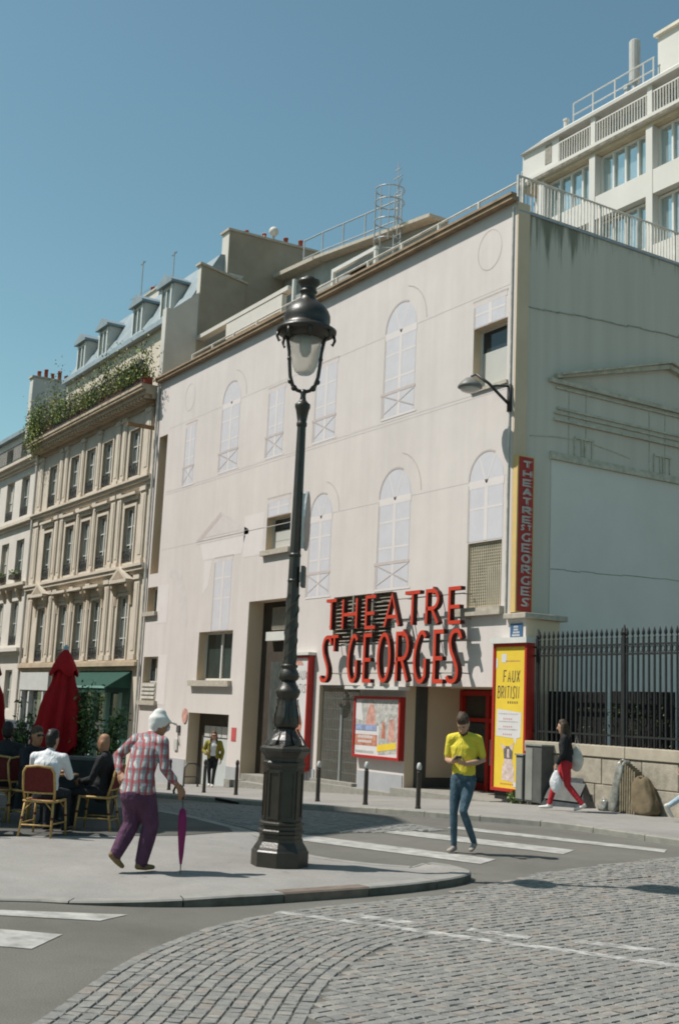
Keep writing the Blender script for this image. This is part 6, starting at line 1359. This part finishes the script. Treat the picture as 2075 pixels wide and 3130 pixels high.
def hand(parent, wrist, dirn, palm, side=1, curl=.5, m='skin', s=1., thumb_out=.5):
    """five separate fingers; dirn = along the hand, palm = palm normal, side=+1 thumb towards dirn x palm"""
    d = Vector(dirn).normalized(); p = Vector(palm); p = (p-d*p.dot(d)).normalized(); t = d.cross(p)*side; w_ = Vector(wrist)
    H = Body(); H.chain('skin', [w_-d*.02*s, w_+d*.03*s, w_+d*.085*s], [(.026*s,.019*s),(.036*s,.016*s),(.042*s,.014*s)], t, 10)
    for i, (o, ln) in enumerate(((.031,.078),(.011,.086),(-.010,.080),(-.029,.062))):
        b0 = w_+d*.085*s+t*o*s; c1 = curl*(.9+.12*i)
        d1 = (d*math.cos(c1*.8)+p*math.sin(c1*.8)); d2 = (d*math.cos(c1*1.9)+p*math.sin(c1*1.9)); d3 = (d*math.cos(c1*2.7)+p*math.sin(c1*2.7))
        p1 = b0+d1*ln*.45*s; p2 = p1+d2*ln*.32*s; p3 = p2+d3*ln*.23*s
        H.chain('skin', [b0-d*.02*s, b0, p1, p2, p3], [.0095*s,.0095*s,.0088*s,.008*s,.0068*s], t, 8)
    b0 = w_+d*.025*s+t*.03*s; q1 = b0+(d*.75+t*.6*thumb_out*1.4+p*.35).normalized()*.04*s; q2 = q1+(d*.9+t*.15+p*(.3+curl*.5)).normalized()*.032*s; q3 = q2+(d*.9+p*(.2+curl*.6)).normalized()*.024*s
    H.chain('skin', [b0-d*.01*s, q1, q2, q3], [.014*s,.012*s,.0105*s,.008*s], t, 8)
    return H.finish('hand', parent, {'skin': m}, .0042*s, 1)
def leg(B, hip, knee, ankle, toe, tag='pants', rs=(.092,.082,.060,.052,.045), shoe='shoe', loose=1., bare=False):
    hip, knee, ankle, toe = map(Vector, (hip, knee, ankle, toe)); r = [x*loose for x in rs]
    fwd = (toe-ankle); fwd.z = 0; fwd.normalize(); sd = fwd.cross(Vector((0,0,1)))
    B.chain(tag, [hip, hip.lerp(knee,.5), knee, knee.lerp(ankle,.35), ankle.lerp(knee,.06)], [(r[0],r[0]*1.08), (r[1],r[1]*1.05), r[2], (r[3]*1.05, r[3]*1.12), r[4]], sd)
    ad = (toe-ankle).normalized(); heel = ankle-ad*.045+Vector((0,0,-.045)) if abs(ad.z) < .6 else ankle-Vector((fwd.x,fwd.y,0))*.05
    B.chain(shoe, [ankle+Vector((0,0,.0)), ankle+(heel-ankle)*.5], [.04,.042], sd, 10)
    sole = Vector((0,0,-1)); fd = toe-heel
    B.chain(shoe, [heel, heel.lerp(toe,.45), toe-fd.normalized()*.03], [(.036,.030),(.043,.034),(.038,.024)], sd, 12)
def torso(B, pel, waist, chest, neck, tag='shirt', wd=(.155,.15,.175,.165), dp=(.115,.105,.115,.09), side=(1,0,0), ptag='pants', hem=0.0):
    pel, waist, chest, neck = map(Vector, (pel, waist, chest, neck)); ax = (waist-pel).normalized()
    B.chain(ptag, [pel-ax*.06, pel+ax*.05], [(wd[0],dp[0]), (wd[0]*.97,dp[0]*.97)], side)
    B.chain(tag, [pel+ax*(.085-hem), waist, waist.lerp(chest,.55), chest, chest.lerp(neck,.6)], [(wd[0]*1.04,dp[0]*1.06), (wd[1],dp[1]), (wd[2]*.97,dp[2]), (wd[2],dp[2]), (wd[3]*.62,dp[3]*.8)], side)
def shoulders(B, l, r, tag='shirt', rad=.058): B.chain(tag, [l, Vector(l).lerp(Vector(r),.5)+Vector((0,0,.03)), r], [rad, rad*1.15, rad], (0,0,1))
def arm(B, sh, el, wr, sleeve='shirt', upto=.55, rs=(.054,.045,.040,.028), loose=1.0, tag2='skin'):
    sh, el, wr = map(Vector, (sh, el, wr))
    if upto <= 1:      # short sleeve
        e = sh.lerp(el, upto); B.chain(sleeve, [sh, e], [rs[0]*1.1*loose, rs[1]*1.22*loose]); B.chain(tag2, [sh.lerp(el,.2), el, el.lerp(wr,.35), wr], [rs[1], rs[2], rs[2]*.98, rs[3]])
    else:
        e = el.lerp(wr, upto-1); B.chain(sleeve, [sh, sh.lerp(el,.5), el, e], [rs[0]*1.08*loose, rs[1]*1.15*loose, rs[2]*1.18*loose, lerp(rs[2],rs[3],upto-1)*1.28*loose]); B.chain(tag2, [el, wr], [rs[2]*.9, rs[3]])
def local(wv, rz):            # world direction -> local
    c, s = math.cos(-rz), math.sin(-rz); return Vector((wv[0]*c-wv[1]*s, wv[0]*s+wv[1]*c, wv[2] if len(wv) > 2 else 0))
# ---------------- man in the yellow polo, reading his phone on the crossing
rz = ang(dirv(-1,-.22)); T = thing('person', (7.56,-7.16,0), 'man in yellow polo shirt and blue jeans looking at his phone on the crossing', 'person', None, rz)
B = Body(); sd = (1,0,0)
torso(B, (0,0,.93), (0,.005,1.09), (0,.015,1.30), (0,.03,1.49), wd=(.165,.165,.195,.175), dp=(.118,.112,.122,.10), hem=.02)
shoulders(B, (-.185,.01,1.40), (.185,.01,1.40), rad=.066)
# local +X is his right -> picture left
leg(B, (.095,0,.90), (.125,.035,.50), (.115,-.01,.085), (.17,.19,.035), loose=1.0); leg(B, (-.095,0,.90), (-.02,.13,.52), (-.16,-.12,.13), (-.13,.08,.045), loose=1.0)
arm(B, (.205,.0,1.40), (.245,-.01,1.13), (.135,.215,1.12), upto=.72, loose=1.02); arm(B, (-.205,.0,1.40), (-.275,-.02,1.14), (-.035,.235,1.10), upto=.72, loose=1.02)
B.chain('skin', [(0,.03,1.46), (0,.065,1.54)], [.055,.052]); B.chain('shirt', [(-.05,.04,1.478),(0,.075,1.465),(.05,.04,1.478)], [.02,.02,.02], (0,0,1), 8)
head(B, (.01,.135,1.585), (.12,.72,-.70), s=1.03, beard=True)
for i in range(34): a = random.uniform(0,6.28); q_ = random.uniform(.3,1); B.ball('hair', (.01+.082*q_*math.cos(a), .175+.085*q_*math.sin(a), 1.715-.075*q_*q_+random.uniform(-.012,.018)), random.uniform(.016,.027), 8)
B.finish('body', T, dict(shirt='polo_yellow', pants='denim', skin='skin', shoe='shoe_sport', hair='hair_brown', lip='skin_tan'), .0125, hem=.955)
T.scale = (.88,.95,1)
hand(T, (.135,.215,1.12), (-.75,.55,.15), (-.3,-.3,1), 1, .55); hand(T, (-.035,.235,1.10), (.6,.7,.2), (.2,-.4,1), -1, .6)
PH = thing('mobile_phone', (0,0,0), 'dark mobile phone held in both hands by the man in yellow', 'phone'); k = MB(); k.obox((0,0,0), (.036,0,0), (0,.07,.03), (0,-.002,.0045)); ph = k.build('phone_body', 'bin_bag', PH, world=False); k = MB(); k.obox((0,-.0025,.0055), (.032,0,0), (0,.065,.028), (0,-.0002,.0005)); k.build('screen', 'pane_dark', PH, world=False)
mw = Matrix.Translation((7.56,-7.16,0)) @ Matrix.Rotation(rz,4,'Z') @ Matrix.Diagonal((.88,.95,1,1)); PH.location = mw @ Vector((.055,.31,1.165)); PH.rotation_euler = (0,0,rz+.3)
# ---------------- elderly woman with the folded umbrella
rz = ang(dirv(.80,.62)); T = thing('person', (8.60,-11.97,.085), 'elderly person in checked shirt, purple trousers and white cap walking with umbrella', 'person', None, rz)
B = Body(); B.chain('shirt', [(0,-.02,.76),(0,-.01,.88)], [(.20,.175),(.188,.155)])
torso(B, (0,-.02,.86), (0,.0,1.00), (0,.06,1.20), (0,.13,1.38), wd=(.165,.17,.19,.16), dp=(.135,.135,.13,.10), hem=.09)
B.chain('shirt', [(0,-.02,.80),(0,-.01,.92)], [(.185,.15),(.18,.145)])
shoulders(B, (-.175,.10,1.30), (.175,.09,1.29), rad=.06)
leg(B, (.09,-.02,.83), (.10,.10,.46), (.06,.04,.085), (.08,.22,.035), loose=1.22, rs=(.092,.085,.072,.064,.056)); leg(B, (-.09,-.02,.83), (-.06,-.02,.46), (-.07,-.20,.17), (-.04,-.10,.035), loose=1.22, rs=(.092,.085,.072,.064,.056))
arm(B, (.195,.10,1.29), (.25,.10,1.03), (.285,.30,.83), upto=1.55, loose=1.15); arm(B, (-.195,.10,1.30), (-.35,-.02,1.12), (-.20,-.10,.95), upto=1.75, loose=1.15)
B.chain('skin', [(0,.13,1.34), (.01,.17,1.42)], [.05,.048])
head(B, (.02,.20,1.475), (.55,.80,-.10), s=.98, hair='cap', ht='hair')
B.chain('mask', [(.035,.275,1.415),(.06,.285,1.43)], [(.04,.03),(.045,.03)], (1,0,0), 10)
B.finish('body', T, dict(shirt='check_shirt', pants='purple_cloth', skin='skin_tan', shoe='shoe_brown', hair='hair_white', cap='cap_white', lip='skin_tan', mask='pale_blue_cloth'), .0125, hem=.785)
T.scale = (.93,.93,.95)
hand(T, (.285,.30,.83), (.12,.35,-.9), (-.8,.3,-.1), 1, .75, 'skin_tan'); hand(T, (-.20,-.10,.95), (.8,-.1,-.5), (0,.5,-.5), -1, .5, 'skin_tan')
mw = Matrix.Translation((8.60,-11.97,.085)) @ Matrix.Rotation(rz,4,'Z') @ Matrix.Diagonal((.93,.93,.95,1)); hp = mw @ Vector((.30,.345,.76))
UM = thing('folded_umbrella', (8.90,-11.62,.085), 'folded magenta umbrella used as a walking stick', 'umbrella'); mat('magenta', (.20, .012, .085), .6, .15, 8)
tip = Vector((8.90,-11.62,.088)); ax = (hp-tip); Lu = ax.length; ax.normalize()
k = MB(); k.tube([tip, tip+ax*.12, tip+ax*(Lu+.06)], [.004,.008,.009], 8); k.build('shaft', 'steel_dark', UM)
k = MB(); n = 24; sa = ax.cross(Vector((0,0,1))).normalized(); sb = ax.cross(sa)
for i, (t_, r) in enumerate(((.10,.010),(.2,.022),(.4,.034),(.56,.036),(.64,.030),(.665,.014))):
    for q in range(n): a = 2*math.pi*q/n; rr = r*(1+.14*math.cos(8*a+.8*i)); k.v.append(tip+ax*(t_*Lu/.80)+sa*rr*math.cos(a)+sb*rr*math.sin(a))
for i in range(5):
    for q in range(n): k.f.append((i*n+q, i*n+(q+1)%n, (i+1)*n+(q+1)%n, (i+1)*n+q)); k.m.append(0)
k.build('canopy', 'magenta', UM, smooth=True)
k = MB(); h0 = tip+ax*(Lu+.06); lf = Vector((-.531,-.847,0)); k.tube([h0-ax*.1, h0, h0+lf*.03+ax*.035, h0+lf*.075+ax*.03, h0+lf*.095-ax*.02, h0+lf*.09-ax*.05], .012, 8); k.build('handle', 'fence_iron', UM, smooth=True)
# ---------------- woman in red trousers by the railings
rz = ang(dirv(.35,-1)); T = thing('person', (3.5,-1.6,pave(3.5)), 'woman in black jacket and red trousers walking past the railings with bags', 'person', None, rz)
B = Body(); torso(B, (0,0,.86), (0,.005,1.0), (0,.02,1.19), (0,.03,1.36), wd=(.15,.145,.165,.15), dp=(.12,.11,.115,.09), hem=.03); shoulders(B, (-.16,.01,1.28), (.16,.01,1.28), rad=.056)
leg(B, (.08,0,.83), (.09,.20,.47), (.08,.30,.09), (.08,.50,.04)); leg(B, (-.08,0,.83), (-.08,-.05,.46), (-.08,-.32,.14), (-.08,-.15,.035))
arm(B, (-.18,.0,1.28), (-.22,.02,1.02), (-.20,.12,.82), upto=1.85, loose=1.15); arm(B, (.18,.0,1.28), (.22,-.06,1.02), (.2,.06,.82), upto=1.85, loose=1.15)
B.chain('skin', [(0,.03,1.34), (0,.045,1.42)], [.045,.044]); head(B, (0,.06,1.475), (-.1,1,-.1), s=.94, hair='long')
B.finish('body', T, dict(shirt='black_cloth', pants='red_cloth', skin='skin', shoe='shoe_white', hair='hair_brown', lip='skin_tan'), .014)
hand(T, (-.20,.12,.82), (0,.25,-1), (1,0,0), -1, .8, s=.92); hand(T, (.2,.06,.82), (0,.3,-1), (-1,0,0), 1, .7, s=.92)
mw = Matrix.Translation((3.5,-1.6,pave(3.5))) @ Matrix.Rotation(rz,4,'Z')
def soft_bag(name, label, c, r, m, strap=None):
    t = thing(name, c, label, 'bag'); k = MB(); k.sphere((0,0,0), 1, 16, 10); k.v = [(v[0]*r[0]*(1-.45*max(0,v[2]))*(1+.06*math.sin(7*v[1]+4*v[2])), v[1]*r[1]*(1-.45*max(0,v[2])), v[2]*r[2]) for v in k.v]; k.build('bag', m, t, smooth=True, world=False); t.rotation_euler = (0,0,rz)
    if strap: kk = MB(); kk.tube([(0,-r[1]*.3,r[2]*.9), (0,0,r[2]+strap), (0,r[1]*.3,r[2]*.9)], .006, 6); kk.build('handle', m, t, world=False)
soft_bag('carrier_bag', 'white plastic carrier bag held by the woman in red trousers', mw @ Vector((-.22,.14,.52)), (.06,.11,.20), 'white_cloth', .08); soft_bag('tote_bag', 'grey canvas tote bag on the shoulder of the woman in red trousers', mw @ Vector((.235,-.16,.92)), (.04,.13,.23), 'rail_white', .2)
# ---------------- woman in the yellow-green jacket near the garage
rz = ang(dirv(-1,.05)); T = thing('person', (-11.9,-.95,pave(-11.9)), 'woman with long hair in olive yellow jacket walking past the garage', 'person', None, rz)
B = Body(); torso(B, (0,0,.86), (0,.005,1.0), (0,.02,1.18), (0,.03,1.35), wd=(.15,.13,.15,.14), dp=(.115,.11,.115,.09), tag='top'); shoulders(B, (-.16,.01,1.27), (.16,.01,1.27), tag='jacket')
for sx in (-1,1): B.chain('jacket', [(sx*.11,-.01,.88),(sx*.11,.0,1.05),(sx*.115,.01,1.25)], [(.07,.135),(.065,.13),(.06,.12)])
B.chain('jacket', [(0,-.07,.9),(0,-.06,1.25)], [(.14,.06),(.13,.06)])
leg(B, (.08,0,.83), (.09,.06,.47), (.07,-.12,.10), (.07,.06,.04)); leg(B, (-.08,0,.83), (-.06,.12,.48), (-.03,.14,.09), (-.03,.33,.04))
arm(B, (.18,.0,1.27), (.28,-.03,1.03), (.18,.16,.93), sleeve='jacket', upto=1.8, loose=1.3); arm(B, (-.18,.0,1.27), (-.27,-.04,1.02), (-.24,.0,.78), sleeve='jacket', upto=1.85, loose=1.3)
B.chain('skin', [(0,.03,1.33), (0,.035,1.41)], [.045,.044]); head(B, (0,.05,1.47), (0,1,-.05), s=.94, hair='long'); B.chain('dark', [(-.05,.14,1.485),(.05,.14,1.485)], [.016,.016], (0,0,1), 8)
B.finish('body', T, dict(top='white_cloth', jacket='olive_cloth', pants='black_cloth', skin='skin', shoe='shoe_white', hair='hair_long', lip='skin_tan', dark='hair_black'), .015)
hand(T, (.18,.16,.93), (-.4,.6,.3), (0,0,1), 1, .6, s=.92); hand(T, (-.24,.0,.78), (0,.15,-1), (1,0,0), -1, .5, s=.92)
# ---------------- walker leaving the frame on the right
rz = ang(dirv(.1,1)); T = thing('person', (5.69,-.63,pave(5.7)), 'walker in pale jeans cut off at the edge beyond the slat bundle', 'person', None, rz)
B = Body(); torso(B, (0,0,.92), (0,.02,1.08), (0,.05,1.30), (0,.08,1.47)); shoulders(B, (-.18,.05,1.39), (.18,.05,1.39))
leg(B, (.09,0,.89), (.10,.24,.54), (.09,.34,.09), (.09,.54,.04)); leg(B, (-.09,0,.89), (-.09,-.12,.50), (-.09,-.50,.26), (-.09,-.42,.06))
arm(B, (.2,.05,1.39), (.25,.10,1.1), (.22,.32,1.0), upto=1.9); arm(B, (-.2,.05,1.39), (-.24,-.14,1.12), (-.22,-.24,.88), upto=1.9)
B.chain('skin', [(0,.08,1.44), (0,.10,1.53)], [.052,.05]); head(B, (0,.12,1.60), (0,1,0))
B.finish('body', T, dict(shirt='navy_cloth', pants='denim_pale', skin='skin', shoe='shoe_white', hair='hair_brown', lip='skin_tan'), .015); hand(T, (.22,.32,1.0), (0,.8,.2), (-1,0,0), 1, .5); hand(T, (-.22,-.24,.88), (0,-.1,-1), (1,0,0), -1, .5)
# ---------------- seated people on the terrace
def sitter(loc, face, label, shirt, pants, hairm, hair='short', look=(0,1,0), skin='skin', arms='table', lean=.05, s=1., glasses=False, shoe='black_cloth'):
    rz = ang(face); T = thing('person', loc, label, 'person', None, rz); B = Body(); h0 = .50
    torso(B, (0,-.05,h0+.06), (0,-.06+lean*.3,h0+.22), (0,-.07+lean,h0+.42), (0,-.04+lean*1.3,h0+.60), wd=(.17,.165,.19,.17), dp=(.13,.12,.12,.10)); shoulders(B, (-.18,-.05+lean,h0+.50), (.18,-.05+lean,h0+.50), rad=.062)
    for sx in (-1,1): leg(B, (sx*.09,.0,h0+.03), (sx*.13,.40,h0+.02), (sx*.13,.40,.09), (sx*.14,.60,.04), rs=(.09,.08,.062,.054,.045))
    if arms == 'table': W = [((sx*.2,-.04+lean,h0+.50), (sx*.26,.12,h0+.26), (sx*.12,.36,h0+.30)) for sx in (-1,1)]
    elif arms == 'chin': W = [((-.2,-.04+lean,h0+.50), (-.26,.12,h0+.26), (-.12,.36,h0+.30)), ((.2,-.04+lean,h0+.5), (.24,.18,h0+.28), (.10,.20,h0+.52))]
    else: W = [((sx*.2,-.04+lean,h0+.50), (sx*.24,.04,h0+.22), (sx*.09,.26,h0+.16)) for sx in (-1,1)]
    for a in W: arm(B, *a, upto=1.9, loose=1.15)
    hc = Vector((0,.0+lean*1.5,h0+.715)); B.chain('skin', [(0,-.03+lean*1.3,h0+.58), hc-Vector((0,.01,.06))], [.052,.05]); P = head(B, hc, look, hair=hair)
    if glasses: B.chain('dark', [P(-.05,.09,.02), P(.05,.09,.02)], [.017,.017], (0,0,1), 8)
    B.finish('body', T, dict(shirt=shirt, pants=pants, skin=skin, shoe=shoe, hair=hairm, lip='skin_tan', dark='hair_black', cap='cap_white'), .016)
    for a, sx in zip(W, (-1,1)): e, w_ = Vector(a[1]), Vector(a[2]); hand(T, w_, (w_-e)+Vector((-sx*.05,0,0)), (-sx*.4,0,-1) if arms != 'lap' else (-sx,0,0), 1 if sx > 0 else -1, .45, skin)
    T.scale = (s*.9, s*.9, s*.9); return T
sitter((5.57,-11.85,NZ), dirv(1,.15), 'seated man in white printed shirt with his back turned', 'white_cloth', 'navy_cloth', 'hair_black', look=(.25,1,-.05), lean=.04)
sitter((5.10,-11.02,NZ), dirv(.1,-1), 'bald seated man in black jacket at the bistro table', 'black_cloth', 'black_cloth', 'hair_black', 'bald', look=(.25,1,-.05), skin='skin_tan', arms='lap', lean=-.02, s=.97)
sitter((4.22,-11.60,NZ), dirv(-.5,.85), 'seated person in sunglasses turned towards the bald man', 'navy_cloth', 'black_cloth', 'hair_brown', look=(.2,1,0), lean=.03, glasses=True, skin='skin_tan')
sitter((3.42,-11.72,NZ), dirv(1,-.25), 'seated man in dark top with his hand raised', 'black_cloth', 'black_cloth', 'hair_black', look=(0,1,0), lean=.04, arms='chin', s=1.02, skin='skin_tan')
sitter((5.20,-12.77,NZ), dirv(1,.1), 'seated person in black cut off at the left end of the terrace', 'black_cloth', 'black_cloth', 'hair_black', lean=.05, skin='skin_tan')
# printed line on the white shirt is too small to read: a short row of dark dashes
